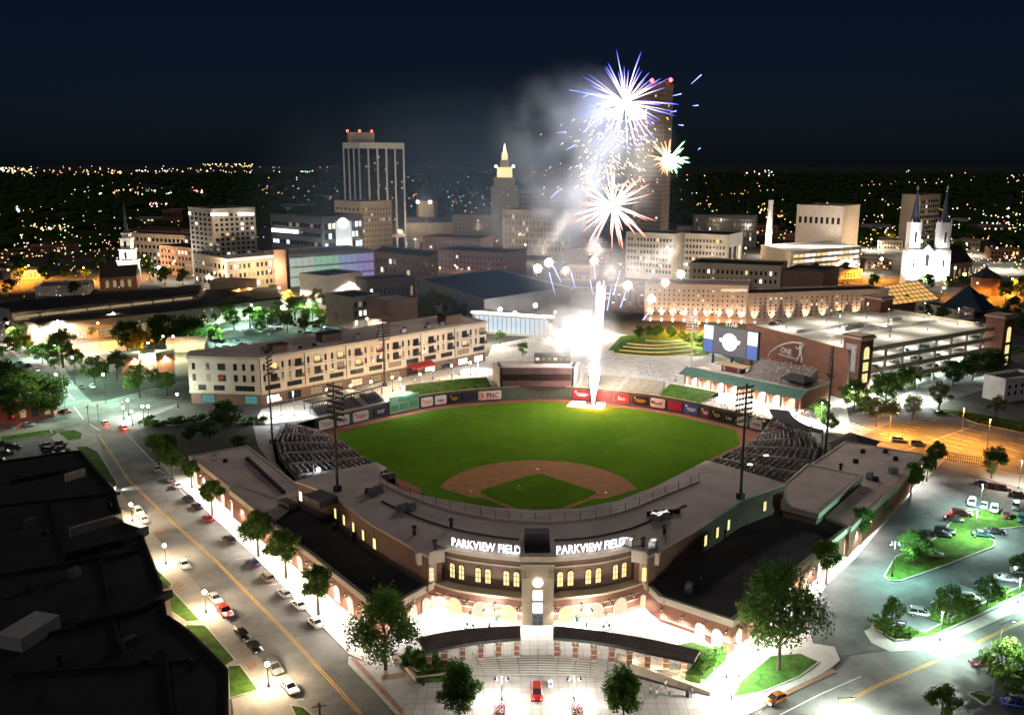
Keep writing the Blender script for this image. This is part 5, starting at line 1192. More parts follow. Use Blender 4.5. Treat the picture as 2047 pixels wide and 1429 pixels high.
bld('brick_block', 'brown four storey brick corner block right of the media building', 'building', [(748, 640), (862, 600), (876, 640)], 516, 'brick_far', 'dark_roof', [(0, 12, 3, 3, -2, NW), (1, 3, 3, 3, -2, NW)])
bld('bank_hall', 'white low hall with bright walls below the media building', 'building', [(655, 560), (725, 585)], 545, 'white_wall', 'slate_blue_roof', depth=26)
bld('brick_block', 'low brown brick block lit orange behind the arena', 'building', [(735, 555), (830, 572)], 556, 'brick_brown', 'dark_roof', [(0, 10, 1, 1, -2, NW)], depth=20)
bld('civic_offices', 'yellow lit low office with red brick side wall beyond the car park', 'building', [(705, 470), (762, 484)], 590, 'tan_wall', 'dark_roof', [(0, 6, 3, 1, -1, dict(lit=.4))], depth=24)
bld('loading_hall', 'low hall with brown brick corner and white doors behind the apartment block', 'building', [(735, 455), (775, 440), (835, 452)], 605, 'brick_brown', 'light_roof')
bld('office_block', 'wide brown stone block right of the courthouse dome', 'building', [(905, 960), (1000, 945)], 432, 'brown_wall', 'dark_roof', [(0, 12, 6, 4, -3, NW)], depth=40)
bld('office_block', 'long grey office slab far behind the lower firework', 'building', [(1035, 1060), (1140, 1080)], 380, 'grey_wall', 'dark_roof', [(0, 14, 6, 20, -2, dict(fw=.8, fh=.4, lit=.1))], depth=30)
bld('office_block', 'pale pilastered office block behind the smoke left of the lower firework', 'building', [(1005, 870), (1140, 840)], 424, 'tan_wall', 'grey_roof', [(0, 18, 6, 4, -3, dict(fw=.45, fh=.6, lit=.1))], depth=40)
bld('city_block', 'low brick row behind the arena roof lit orange from the street', 'building', [(875, 720), (1010, 690)], 508, 'brick_far', 'dark_roof', [(0, 16, 3, 3, -2, NW)], depth=35)
bld('city_block', 'brick four storey block with orange street light left of the arena', 'building', [(845, 800), (960, 780)], 478, 'brick_far', 'dark_roof', [(0, 12, 4, 3, -2, NW)], depth=30)
bld('hospital_block', 'long six storey grey brown block with many small lit windows right of the brown skyscraper', 'building', [(1250, 690), (1345, 668)], 470, 'grey_wall', 'dark_roof', [(0, 14, 6, 4, -2, dict(fw=.6, fh=.5, lit=.16))], depth=30)
bld('hospital_block', 'seven storey grey brown wing with brick end wall beside the lit garage', 'building', [(1340, 690), (1452, 668), (1482, 700)], 472, 'grey_wall', 'dark_roof', [(0, 16, 6, 4, -2, dict(fw=.6, fh=.5, lit=.14)), (1, 3, 1, 4, -2, NW)])
bld('office_block', 'dark ribbed office block on the skyline right of the skyscraper', 'building', [(1385, 950), (1512, 940)], 432, 'dark_wall', 'dark_roof', [(0, 22, 5, 6, -2, dict(fw=.5, fh=.7, lit=.1))], depth=40)
bld('hotel', 'white and grey hotel tower with lit terrace behind centre field', 'hotel', [(1132, 545), (1196, 540)], 588, 'white_wall', 'grey_roof', [(0, 5, 5, 5, -4, dict(fw=.7, fh=.6, lit=.35, lits=('win_warm', 'win_cool')))], depth=24)
bld('hotel', 'red brick hotel wing behind the fountain of sparks', 'hotel', [(1196, 542), (1292, 520)], 582, 'brick_red', 'grey_roof', [(0, 8, 6, 4, -2, dict(fw=.4, fh=.55, lit=.3))], depth=22)
r_, poly, H = bld('long_hotel', 'very long peach coloured hotel with small windows and uplit pilasters', 'hotel', [(1288, 500), (1495, 490), (1500, 515)], 574, 'peach', 'grey_roof', [(0, 20, 6, 3, -1.5, dict(fw=.26, fh=.38, lit=.18))])
r2, poly2, H2 = bld('long_hotel', 'right wing of the peach hotel running behind the garage roof', 'hotel', [(1495, 486), (1775, 505)], 580, 'peach', 'dark_roof', [(0, 26, 6, 3, -1.5, dict(fw=.26, fh=.38, lit=.15))], depth=18)
for i in range(9):
    q = poly[0].lerp(poly[1], .06 + .11 * i); lamp('SPOT', (q.x, q.y - 1.5, 1.5), 5000, (1, .78, .58), r_, .3, (0, .18, 1), 70, .8); MB().box((q.x, q.y - 1.5, .8), (.6, .6, 1.4)).build('uplight', 'bulb_soft', r_)
for i in range(8):
    q = poly2[0].lerp(poly2[1], .05 + .12 * i); lamp('SPOT', (q.x, q.y - 1.5, 1.5), 5000, (1, .75, .52), r2, .3, (0, .18, 1), 70, .8); MB().box((q.x, q.y - 1.5, .8), (.6, .6, 1.4)).build('uplight', 'bulb_soft', r2)
MB().bar(gp(1440, 488) + Vector((0, -.5)), gp(1492, 488) + Vector((0, -.5)), .4, H - 2.2, H - .7).build('roof_sign', 'win_peach', r_)
bld('city_block', 'tan classical block with lit upper windows behind the peach hotel', 'building', [(1378, 600), (1560, 580), (1572, 610)], 534, 'tan_wall', 'dark_roof', [(0, 18, 3, 3, -2, dict(fw=.45, fh=.5, lit=.25))])
bld('warehouse', 'plain dark brown brick warehouse behind the garage', 'building', [(1560, 585), (1644, 570)], 548, 'brick_brown', 'dark_roof', depth=40)
r_, poly, H = bld('parking_garage', 'bright lit far parking garage right of the hospital', 'garage', [(1520, 745), (1580, 690), (1720, 735)], 505, 'tan_wall', 'light_roof', [(1, 12, 4, 1, -1, dict(fw=.85, fh=.5, lit=1, lits=('win_white', 'win_warm')))])
for f in (.2, .5, .8): q = poly[0].lerp(poly[2], f); lamp('POINT', (q.x, q.y, H + 7), 6000, (1, .93, .8), r_, .5)
r_, poly, H = bld('utility_building', 'massive pale windowless block floodlit from below on the right', 'building', [(1588, 830), (1680, 800), (1713, 835)], 416, 'cream', 'dark_roof', [(0, 8, 1, 30, -6, NW)], par=1.6)
lamp('SPOT', (poly[1].x - 12, poly[1].y - 16, 12), 9000, (1, .97, .85), r_, .5, (0, .55, 1), 90, .8); MB().box((poly[1].x - 12, poly[1].y - 16, 11.6), (1, 1, .6)).build('floodlight', 'bulb_white', r_)
bld('apartment_tower', 'tan slab tower with window grid behind the twin spires', 'tower', [(1795, 920), (1832, 885), (1872, 915)], 392, 'tan_wall', 'dark_roof', [(1, 8, 9, 6, -3, dict(fw=.5, fh=.5, lit=.06))])
# floodlit chimney
q = gp(1536, 860); r_ = thing('chimney', 'floodlit white chimney stack on the right skyline', 'chimney', (q.x, q.y, 0)); MB().tube((q.x, q.y, 0), (q.x, q.y, PD(0, 404, 860).z), 3.6, 2.2, 10).build('shaft', 'white_wall', r_); MB().tube((q.x, q.y, PD(0, 406, 860).z), (q.x, q.y, PD(0, 400, 860).z), 2.5, 2.5, 10).build('rim', 'white_wall', r_)
lamp('POINT', (q.x - 5, q.y - 9, 16), 14000, (1, .9, .75), r_, .4)
# arena with broad slate roof
r_, poly, H = bld('convention_arena', 'broad low arena with dark slate roof and glowing glass front', 'arena', [(838, 560), (968, 470), (1140, 520)], 603, 'grey_wall', 'slate_blue_roof', par=1.2)
f0_, f1_ = gp(952, 468), gp(1098, 452); MB().bar(f0_, f1_, 10, 0, 11).build('glass_hall', 'concrete_wall', r_)
for i in range(16):
    a, c = f0_.lerp(f1_, i / 16 + .006), f0_.lerp(f1_, (i + 1) / 16 - .006); MB().bar(a + Vector((-.4, -5.2)), c + Vector((-.4, -5.2)), .2, 1, 9.2).build('glass_panel', 'win_arena' if 'win_arena' in MATS else (glow('win_arena', (.75, .9, 1), .9), 'win_arena')[1], r_)
MB().bar(f0_ + Vector((-2, -6)), f1_ + Vector((2, -6)), 3, 10.6, 11.5).build('entrance_canopy', 'sign_white', r_)
# ---- twin spired white church
ch = thing('church', 'floodlit white church with twin dark spires and gold crosses', 'church', (*gp(1850, 640), 0)); Yc = 640
zc = lambda y: PD(1850, y, Yc).z
for x in (1824, 1883):
    q = gp(x, Yc); w_ = 7.6
    MB().box((q.x, Yc + 4, zc(500) / 2), (w_ + 2, w_ + 2, zc(500))).build('tower', 'white_wall', ch); MB().box((q.x, Yc + 4, (zc(500) + zc(445)) / 2), (w_, w_, zc(445) - zc(500))).build('belfry', 'white_wall', ch)
    MB().lathe((q.x, Yc + 4, zc(445)), [(w_ * .52, 0), (w_ * .34, 4), (1.4, 14), (.25, zc(380) - zc(445))], 8).build('spire', 'slate_blue_roof', ch)
    MB().box((q.x, Yc + 4, zc(377)), (.4, .4, 4)).box((q.x, Yc + 4, zc(376)), (2.2, .4, .4)).build('cross', 'ink_gold', ch)
    for dx in (-3.4, 3.4): MB().tube((q.x + dx, Yc + .6, zc(445)), (q.x + dx, Yc + .6, zc(438)), .7, .1, 5).build('pinnacle', 'white_wall', ch)
    for z0_, hh in ((zc(486), 8), (zc(535), 6)): child_at('lancet_window', win_mesh(1.7, hh, 'glass', 'white_wall', True), ch, (q.x, Yc + 4 - (w_ / 2 if z0_ > 30 else w_ / 2 + 1), z0_))
a, c = gp(1833, Yc), gp(1874, Yc); b = MB(); ridge = zc(490); ev = zc(512)
b.add([(a.x, Yc + 2, 0), (c.x, Yc + 2, 0), (c.x, Yc + 2, ev), ((a.x + c.x) / 2, Yc + 2, ridge), (a.x, Yc + 2, ev)], [(0, 1, 2, 3, 4)]); b.build('gable_front', 'white_wall', ch)
for f, hh, z0_ in ((.5, 9, 14), (.25, 5, 1), (.5, 6, 1), (.75, 5, 1)): child_at('lancet_window', win_mesh(3.0, hh, 'glass', 'white_wall', True), ch, (a.x + (c.x - a.x) * f, Yc + 1.9, z0_))
b = MB(); n0, n1 = Vector((a.x - 1, Yc + 6)), Vector((c.x + 5, Yc + 6)); dv = Vector((38, 30)); p0, p1, p2, p3 = n0, n1, n1 + dv, n0 + dv
MB().prism([p0, p1, p2, p3], 0, 14).build('nave_wall', 'tan_wall', ch); r0_, r1_ = (p0 + p1) / 2, (p2 + p3) / 2
b.add([(*p0, 14), (*p1, 14), (*p2, 14), (*p3, 14), (*r0_, 27), (*r1_, 27)], [(1, 2, 5, 4), (3, 0, 4, 5), (0, 1, 4), (2, 3, 5)]); b.build('nave_roof', 'dark_roof', ch)
wins(ch, p1, p2, 3, [.12 + .16 * i for i in range(6)], 2.4, 7, 'win_dim', 'white_wall', True, name='lancet_window')
for x, dy, e in ((1812, -14, 26000), (1850, -20, 60000), (1890, -14, 26000)):
    q = gp(x, Yc + dy); lamp('SPOT', (q.x, q.y, 1.5), e, (.95, .98, 1), ch, .4, (0, .75, 1), 95, .8); MB().box((q.x, q.y, .8), (1.0, .6, .9)).build('floodlight', 'bulb_white', ch)
# ---- white steeple church on the left
sc_ = thing('steeple_church', 'brick church with tall white tiered steeple on the left', 'church', (*gp(254, 650), 0)); Ys = 650; zs = lambda y: PD(250, y, Ys).z; q = gp(252, Ys)
for x_w, y0, y1, m in ((11.5, 580, 522, 'white_wall'), (9, 522, 500, 'white_wall'), (7, 500, 478, 'white_wall'), (5, 478, 468, 'white_wall')):
    MB().box((q.x, Ys + 6, (zs(y0) + zs(y1)) / 2), (x_w, x_w, zs(y1) - zs(y0))).build('steeple_tier', m, sc_); MB().box((q.x, Ys + 6, zs(y1)), (x_w + 1, x_w + 1, .8)).build('cornice', 'white_wall', sc_)
MB().lathe((q.x, Ys + 6, zs(468)), [(2.4, 0), (1.6, 4), (.2, zs(405) - zs(468))], 8).build('spire', 'slate_blue_roof', sc_)
for y0, w_ in ((518, 2), (496, 2.2)): child_at('louvre_window', win_mesh(w_, 5, 'glass', 'white_wall', True), sc_, (q.x, Ys + 6 - (4.6 if y0 > 500 else 3.6), zs(y0)))
p0, p1 = gp(198, 615), gp(272, 628); b = MB(); n_ = Vector((-6, 22)); MB().prism([p0, p1, p1 + n_, p0 + n_], 0, 9).build('hall_wall', 'brick_orange', sc_); e0_, e1_ = p0 + n_ / 2, p1 + n_ / 2
b.add([(*p0, 9), (*p1, 9), (*(p1 + n_), 9), (*(p0 + n_), 9), (*e0_, 16), (*e1_, 16)], [(0, 1, 5, 4), (2, 3, 4, 5), (1, 2, 5), (3, 0, 4)]); b.build('hall_roof', 'dark_roof', sc_)
wins(sc_, p0, p1, 2, (.2, .4, .6, .8), 2.4, 5, 'win_dim', 'white_wall', True)
lamp('POINT', (q.x - 6, Ys - 6, 14), 6000, (1, .9, .75), sc_, .5)
# ---- left side halls and small houses
r_ = thing('exhibition_hall', 'very long low exhibition hall with dark roof and pale lit front on the left', 'building', P(90, 700))
hp = [v2(p) for p in px([(80, 648), (335, 622), (560, 596), (548, 575), (395, 582), (10, 618)], 10)]; MB().prism(hp, 0, 10).build('wall', 'concrete_wall', r_); MB().prism(offs(hp, .6), 9.6, 10.6).build('roof', 'dark_roof', r_)
hp2 = [v2(p) for p in px([(24, 625), (395, 585), (400, 572), (20, 606)], 15)]; MB().prism(hp2, 10.5, 15).build('upper_wall', 'tan_wall', r_); MB().prism(offs(hp2, .8), 14.8, 15.7).build('upper_roof', 'dark_roof', r_)
wins(r_, hp2[0], hp2[1], 11.6, [.07 + .12 * i for i in range(8)], 11, 1.7, 'win_dim', bars=(4, 0), name='clerestory')
wins(r_, hp[0], hp[1], .6, (.5, .64, .8), 9, 4.6, 'win_dim', bars=(3, 1), name='display_window'); wins(r_, hp[0], hp[1], .4, (.16, .3), 5, 3.6, 'win_peach', bars=(2, 0), name='entrance')
bld('side_hall', 'small pale roofed hall behind the long exhibition hall', 'building', [(420, 560), (490, 555)], 565, 'tan_wall', 'grey_roof', depth=15)
bld('side_hall', 'low white walled hall on the far left behind the exhibition hall', 'building', [(68, 590), (175, 600)], 572, 'white_wall', 'dark_roof', depth=30)
bld('theatre_wall', 'grey curved theatre wall at the left edge of the picture', 'building', [(-40, 470), (22, 452)], 622, 'grey_wall', 'dark_roof', [(0, 3, 2, 3, -3, NW)], depth=30)
def gable_house(name, label, base, w_, dep, h, hr, rz, wall, roof='dark_roof', win=3, group=None):
    r_ = thing(name, label, 'house' if 'house' in name else 'building', (base.x, base.y, 0), rz, group); u = Vector((math.cos(rz), math.sin(rz))); v = Vector((-u.y, u.x)); B = v2(base)
    c4 = [B + u * x + v * y for x, y in ((-w_ / 2, 0), (w_ / 2, 0), (w_ / 2, dep), (-w_ / 2, dep))]; MB().prism(c4, 0, h).build('wall', wall, r_)
    o4 = [B + u * x + v * y for x, y in ((-w_ / 2 - .5, -.5), (w_ / 2 + .5, -.5), (w_ / 2 + .5, dep + .5), (-w_ / 2 - .5, dep + .5))]; ra, rb = B - u * (w_ / 2 + .5) + v * dep / 2, B + u * (w_ / 2 + .5) + v * dep / 2
    b = MB(); b.add([(*p, h - .1) for p in o4] + [(*ra, hr), (*rb, hr)], [(0, 1, 5, 4), (2, 3, 4, 5), (1, 2, 5), (3, 0, 4), (3, 2, 1, 0)]); b.build('roof', roof, r_)
    wins(r_, c4[0], c4[1], 1, [(i + .5) / win for i in range(win)], 1.3, 1.6, 'win_dim'); return r_
gable_house('gable_house', 'small tan gabled house beside the green lit car park', P(372, 704), 17, 10, 4, 6.5, .15, 'tan_wall', 'grey_roof')
r_ = thing('corner_shop', 'red brick corner building with flat dark roof at the left intersection', 'building', P(50, 845)); sp_ = [v2(p) for p in px([(-20, 812), (104, 795), (96, 780), (-20, 792)], 7)]; block(r_, sp_, 0, 7, 'brick_red', 'dark_roof', .6); wins(r_, sp_[0], sp_[1], 1.2, (.3, .5, .7, .9), 2.2, 3.4, ['glass', 'win_dim'], arch=True)
r_ = thing('restaurant', 'small orange brick restaurant with two lit corner towers at the intersection', 'restaurant', P(300, 745)); a, c = v2(P(262, 748)), v2(P(342, 742)); d = (c - a).normalized(); n_ = Vector((-d.y, d.x))
MB().prism([a, c, c + n_ * 16, a + n_ * 16], 0, 5.2).build('wall', 'tan_wall', r_); MB().prism([a + n_ * .5, c + n_ * .5, c + n_ * 15.6, a + n_ * 15.6], 5.2, 5.4).build('roof', 'light_roof', r_)
for q in (a, c - d * 2): MB().box((*(q + n_ * 2.5), 4), (7, 6, 8), math.atan2(d.y, d.x)).build('tower', 'brick_orange', r_); MB().box((*(q + n_ * 2.5), 8.2), (7.8, 6.8, .5), math.atan2(d.y, d.x)).build('tower_cap', 'stone', r_)
for i, f in enumerate((.12, .5, .88)):
    q = a.lerp(c, f) - n_ * 1.4; lamp('SPOT', (q.x, q.y, 6.5), 2600, (1, .8, .5), r_, .2, (0, .25, -1), 140, .6); MB().box((*q, 6.6), (.5, .3, .2)).build('sign_lamp', 'bulb_warm', r_)
wins(r_, a, c, .6, (.3, .5, .7), 2.6, 2.6, 'win_warm')
# ---- conservatory and rotunda on the right
r_ = thing('conservatory', 'glass gabled conservatory glowing orange with a dark glazing grid', 'conservatory', (*gp(1810, 560), 0)); glow('glass_orange', (1, .55, .16), .9)
a, c, d_, e_ = gp(1757, 565), gp(1788, 530), gp(1880, 552), gp(1850, 600); top0, top1 = PD(1765, 572, 562), PD(1835, 562, 582)
NG = 9
for i in range(NG):
    for j in range(5):
        def g_(u, w__): lo = Vector((*c.lerp(d_, u), 4)); hi = top0.lerp(top1, u); return lo.lerp(hi, w__)
        MB().quad(g_(i / NG + .006, j / 5 + .015), g_((i + 1) / NG - .006, j / 5 + .015), g_((i + 1) / NG - .006, (j + 1) / 5 - .015), g_(i / NG + .006, (j + 1) / 5 - .015)).build('glass_pane', 'glass_orange', r_)
b = MB()
for i in range(NG + 1): b.tube(g_(i / NG, 0), g_(i / NG, 1), .25, n=4)
for j in range(6): b.tube(g_(0, j / 5), g_(1, j / 5), .25, n=4)
b.build('glazing_bars', 'metal_dark', r_); MB().prism([a, c, d_, e_], 0, 4).build('base_wall', 'brick_far', r_); b = MB(); b.add([(*c, 4), (*a, 4), tuple(top0)], [(0, 2, 1)]); b.build('gable_end', 'brick_far', r_)
for k, (x, Y, s) in enumerate(((1935, 520, 15),)):
    q = gp(x, Y); r_ = thing('glass_pyramid', 'dark glass pyramid roof beside the orange conservatory', 'pyramid', (q.x, q.y, 0)); MB().box((q.x, q.y, 2), (24, 22, 4), .3).build('base_wall', 'brick_brown', r_); MB().lathe((q.x, q.y, 4), [(17, 0), (.2, 13)], 4).build('glass_roof', 'glass_blue', r_)
q = gp(1970, 600); r_ = thing('rotunda', 'octagonal brick pavilion with dark cap lit orange on the far right', 'building', (q.x, q.y, 0)); MB().lathe((q.x, q.y, 0), [(9, 0), (9, 12)], 8).build('wall', 'brick_orange', r_); MB().lathe((q.x, q.y, 12), [(10.5, 0), (3, 4.5), (.6, 6), (.5, 8)], 8).build('roof', 'dark_roof', r_)
bld('white_shed', 'pale painted brick building at the right edge with dark windows', 'building', [(2012, 322), (2080, 330)], 752, 'white_wall', 'dark_roof', [(0, 5, 2, 2, -1, dict(fw=.3, fh=.5, lit=0, force=True))], depth=9)
# ---- dark apartment block filling the lower left
r_ = thing('dark_apartments', 'unlit dark apartment block with stepped edge filling the lower left corner', 'building', P(200, 1200))
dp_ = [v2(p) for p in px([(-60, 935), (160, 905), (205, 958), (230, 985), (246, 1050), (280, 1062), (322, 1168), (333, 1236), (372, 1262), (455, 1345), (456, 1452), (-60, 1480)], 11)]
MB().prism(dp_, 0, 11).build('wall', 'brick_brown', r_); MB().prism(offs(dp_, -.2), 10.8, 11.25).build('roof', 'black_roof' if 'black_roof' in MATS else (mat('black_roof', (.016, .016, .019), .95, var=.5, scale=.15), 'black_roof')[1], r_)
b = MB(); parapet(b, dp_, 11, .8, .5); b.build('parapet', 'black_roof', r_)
for x0, y0, x1, y1 in ((140, 1066, 244, 1036), (130, 957, 170, 945)):
    a, c = v2(P(x0, y0, 12)), v2(P(x1, y1, 12)); MB().bar(a, c, .5, 11.2, 13.2).build('roof_wall', 'stone', r_)
a, c = v2(P(290, 1190, 8)), v2(P(322, 1180, 8)); MB().box((*((a + c) / 2 + Vector((.5, -1.5))), 5), (5, 4, 10), -.6).build('stair_tower', 'stone', r_)
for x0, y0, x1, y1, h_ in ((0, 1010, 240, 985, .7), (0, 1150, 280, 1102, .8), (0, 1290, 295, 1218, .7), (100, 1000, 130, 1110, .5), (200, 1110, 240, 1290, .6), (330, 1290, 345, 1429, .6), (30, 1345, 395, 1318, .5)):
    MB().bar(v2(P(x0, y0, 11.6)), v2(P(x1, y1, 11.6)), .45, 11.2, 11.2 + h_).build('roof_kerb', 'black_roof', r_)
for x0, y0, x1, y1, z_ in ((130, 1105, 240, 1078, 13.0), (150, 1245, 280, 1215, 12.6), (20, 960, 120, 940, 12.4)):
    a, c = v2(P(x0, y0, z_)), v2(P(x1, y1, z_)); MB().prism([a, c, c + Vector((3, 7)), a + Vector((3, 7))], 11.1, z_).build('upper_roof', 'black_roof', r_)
roof_units([(60, 1050, 'b'), (90, 1070, 'a'), (150, 1150, 'b'), (260, 1290, 'b'), (290, 1330, 'a'), (120, 1330, 'v'), (380, 1340, 'v'), (220, 1020, 'v'), (60, 1180, 'a')], 11.26, 'dark unit on the unlit apartment roof in the lower left corner, %s of nine', 'unlit roof units')
q = P(58, 1255, 13); MB().box((q.x, q.y, 12.4), (5, 8, 2.6), -.3).build('roof_hatch', 'grey_wall', r_)
a, c = v2(P(230, 1436, 10)), v2(P(280, 1395, 10))
q0, q1 = v2(P(330, 1429, 4)), v2(P(440, 1399, 4)); rs = thing('shop_front', 'bright shop window with red frame at the bottom left corner', 'shop', (*q0, 0)); child_at('glazing', win_mesh((q1 - q0).length, 3.6, 'win_white', 'awning_red', False, (5, 2)), rs, (*((q0 + q1) / 2), .6), math.atan2((q1 - q0).y, (q1 - q0).x)); MB().bar(q0 + Vector((.3, .6)), q1 + Vector((.3, .6)), .8, 0, 5).build('wall', 'dark_wall', rs)
# ================================================================ TREES
def tree_mesh(H, Wd, trunk, n, leaf, seed, clumps=26, flat=1.0, top=1.0):
    r = random.Random(seed); t = MB(); th = H * trunk
    t.tube((0, 0, -.2), (0, 0, th), H * .022 + .06, H * .014 + .03, 7); cz = th + (H - th) * .48; rz = (H - th) * .52; rx = Wd / 2
    t.tube((0, 0, th), (0, 0, cz + rz * .4), H * .014 + .03, .03, 6); cl = []
    for i in range(clumps):
        a = r.uniform(0, 2 * math.pi); s = r.uniform(-.92, .95); q = math.sqrt(max(0, 1 - s * s)); k = r.uniform(.45, .92)
        sh = 1 - .38 * max(0, s) * top
        c = Vector((rx * q * k * sh * math.cos(a), rx * q * k * sh * math.sin(a), cz + rz * s * k)); cl.append((c, rx * r.uniform(.26, .44)))
        if i % 3 == 0: t.tube((0, 0, th + (cz - th) * r.uniform(.0, .8)), c, H * .008 + .02, .02, 4)
    b = MB()
    for i in range(n):
        c, rr_ = cl[r.randrange(len(cl))]; d = Vector((r.gauss(0, 1), r.gauss(0, 1), r.gauss(0, .8))).normalized() * rr_ * r.uniform(.35, 1.0)
        p = c + d; nn = (d.normalized() + Vector((r.gauss(0, .5), r.gauss(0, .5), r.gauss(0, .5)))).normalized(); e = nn.orthogonal().normalized(); a = r.uniform(0, 6.28); g = nn.cross(e)
        e, g = e * math.cos(a) + g * math.sin(a), g * math.cos(a) - e * math.sin(a); s = leaf * r.uniform(.6, 1.35)
        b.quad(p - e * s * .5, p + g * s * .35 + nn * s * .1, p + e * s * .5, p - g * s * .35 + nn * s * .1)
    return t, b
TV = {}
for nm, a in (('street', (7.5, 5.2, .28, 3800, .38, 1, 32)), ('oval', (9.0, 6.0, .10, 7500, .38, 2, 52)), ('big', (13, 12.5, .2, 9000, .42, 3, 46)), ('loose', (9, 7.5, .25, 2400, .42, 4, 22)), ('dense', (8, 7.6, .16, 3600, .42, 5, 34)), ('conifer', (7, 4.4, .1, 1800, .34, 6, 22, 1.0, 2.2)), ('bush', (1.6, 2.4, .05, 500, .26, 7, 12)), ('far', (9, 8, .2, 900, .85, 8, 16)), ('street_b', (7.5, 4.6, .3, 3400, .36, 21, 22)), ('loose_b', (9, 6.6, .3, 2200, .42, 24, 15)), ('dense_b', (8, 8.2, .2, 3400, .42, 25, 24)), ('loose_c', (9, 8.2, .2, 2600, .4, 26, 18))):
    TV[nm] = tree_mesh(*a)
TMC = {}
def tmesh(nm, leaf):
    if ('t', nm) not in TMC: TMC[('t', nm)] = TV[nm][0].mesh('trunk', 'bark')
    if (nm, leaf) not in TMC: TMC[(nm, leaf)] = TV[nm][1].mesh('crown', leaf)
    return TMC[('t', nm)], TMC[(nm, leaf)]
TH0 = {'street': 7.5, 'oval': 9, 'big': 13, 'loose': 9, 'dense': 8, 'conifer': 7, 'bush': 1.6, 'far': 9}
def tree(kind, label, p, h, leaf='leaf', group=None, name='tree', wide=1.0):
    s = h / TH0[kind]; t, c = tmesh(rnd.choice([q for q in TV if q.split('_')[0] == kind]), leaf)
    r_ = thing(name, label, 'tree' if name == 'tree' else 'shrub', p, rnd.uniform(0, 6.28), group, (s * wide, s * wide, s)); put('trunk', t, r_); put('crown', c, r_); return r_
def trees(kind, lst, lab, leaf='leaf', group=None, name='tree', wide=1.0, z=.1):
    for i, q in enumerate(lst):
        p = P(q[0], q[1], z); h = hz(q[0], q[1], q[2], z) - z if len(q) > 2 else TH0[kind] * rnd.uniform(.85, 1.15)
        tree(kind, lab % ORD[i % 20] if '%s' in lab else lab, p, h, q[3] if len(q) > 3 else leaf, group, name, wide)
trees('street', [(637, 1228, 1122), (572, 1155, 1050), (517, 1112, 1020), (425, 1030, 955), (384, 975, 915), (318, 928, 862), (345, 955, 890)], 'oval street tree on the bright left pavement, %s from the near end', 'leaf', 'left pavement trees')
trees('street', [(1651, 1168, 1075), (1720, 1088, 1008), (1758, 1045, 992), (1820, 992, 925), (1852, 962, 905), (1870, 938, 882)], 'round street tree along the right wing pavement, %s from the near end', 'leaf', 'right pavement trees')
tree('big', 'large spreading tree at the left corner of the plaza', P(771, 1338, .1), hz(771, 1338, 1175), 'leaf', wide=.86); tree('big', 'huge leafy tree on the lawn in front of the right wing corner', P(1556, 1338, .1), hz(1556, 1338, 1122), 'leaf', wide=.78)
tree('oval', 'dense oval tree left of the red car on the plaza', P(917, 1434, .1), hz(917, 1434, 1322)); tree('oval', 'dense oval tree right of the red car on the plaza', P(1246, 1436, .1), hz(1246, 1436, 1330))
tree('dense', 'round bright green tree on the car park island', P(1824, 1130, .1), hz(1824, 1130, 1058)); tree('conifer', 'small pointed evergreen by the purple sign', P(1782, 1258, .1), hz(1782, 1258, 1184))
trees('loose', [(1893, 1248, 1168), (1973, 1210, 1150), (2036, 1165, 1105)], 'low spreading tree in the hedge strip by the right road, %s from the left'); tree('dense', 'broad green tree by the utility pole at the right edge', P(2012, 1388, .1), hz(2012, 1388, 1280)); tree('loose', 'green tree top at the bottom edge right of the lamp', P(1878, 1460, .1), hz(1878, 1460, 1368))
trees('dense', [(1707, 818, 758), (1730, 830, 790), (1770, 808, 742), (1812, 782, 730), (1640, 838, 795), (1655, 862, 822)], 'dark tree between the garage and the street, %s from the corner tower', 'leaf', 'garage street trees')
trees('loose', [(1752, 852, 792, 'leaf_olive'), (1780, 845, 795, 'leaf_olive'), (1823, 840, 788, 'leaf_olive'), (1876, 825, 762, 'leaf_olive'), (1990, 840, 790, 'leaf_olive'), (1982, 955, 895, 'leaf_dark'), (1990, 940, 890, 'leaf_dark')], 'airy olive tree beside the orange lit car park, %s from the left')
trees('dense', [(1944, 760, 700), (1980, 755, 695), (1905, 770, 720)], 'bushy tree at the far end of the garage street, %s from the right', 'leaf_dark')
trees('dense', [(55, 838, 742), (95, 830, 748), (15, 800, 720)], 'big dark tree behind the red brick corner building, %s of three', 'leaf_dark', wide=1.25)
trees('loose', [(127, 735, 655), (190, 775, 710), (280, 795, 725), (235, 760, 700), (310, 775, 735), (335, 790, 740)], 'street lit tree beyond the left intersection, %s from the left', 'leaf')
trees('dense', [(85, 725, 685), (110, 738, 700), (60, 712, 690), (150, 735, 695)], 'bright green lit tree on the far left corner, %s of four', 'leaf')
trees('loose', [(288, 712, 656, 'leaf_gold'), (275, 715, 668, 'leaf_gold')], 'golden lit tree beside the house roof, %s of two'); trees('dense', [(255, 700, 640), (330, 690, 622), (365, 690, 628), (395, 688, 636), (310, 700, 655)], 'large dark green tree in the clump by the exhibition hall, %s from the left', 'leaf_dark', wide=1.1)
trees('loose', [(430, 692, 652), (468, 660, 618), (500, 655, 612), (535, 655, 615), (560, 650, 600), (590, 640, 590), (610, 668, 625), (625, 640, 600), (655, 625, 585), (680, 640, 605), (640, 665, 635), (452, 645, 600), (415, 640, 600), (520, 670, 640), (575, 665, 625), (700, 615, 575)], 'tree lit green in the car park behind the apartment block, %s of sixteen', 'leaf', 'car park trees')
trees('loose', [(480, 632, 590, 'leaf_gold'), (500, 628, 588, 'leaf_gold'), (635, 612, 575, 'leaf_gold'), (605, 620, 588, 'leaf_gold')], 'golden lit tree along the hall edge, %s from the left')
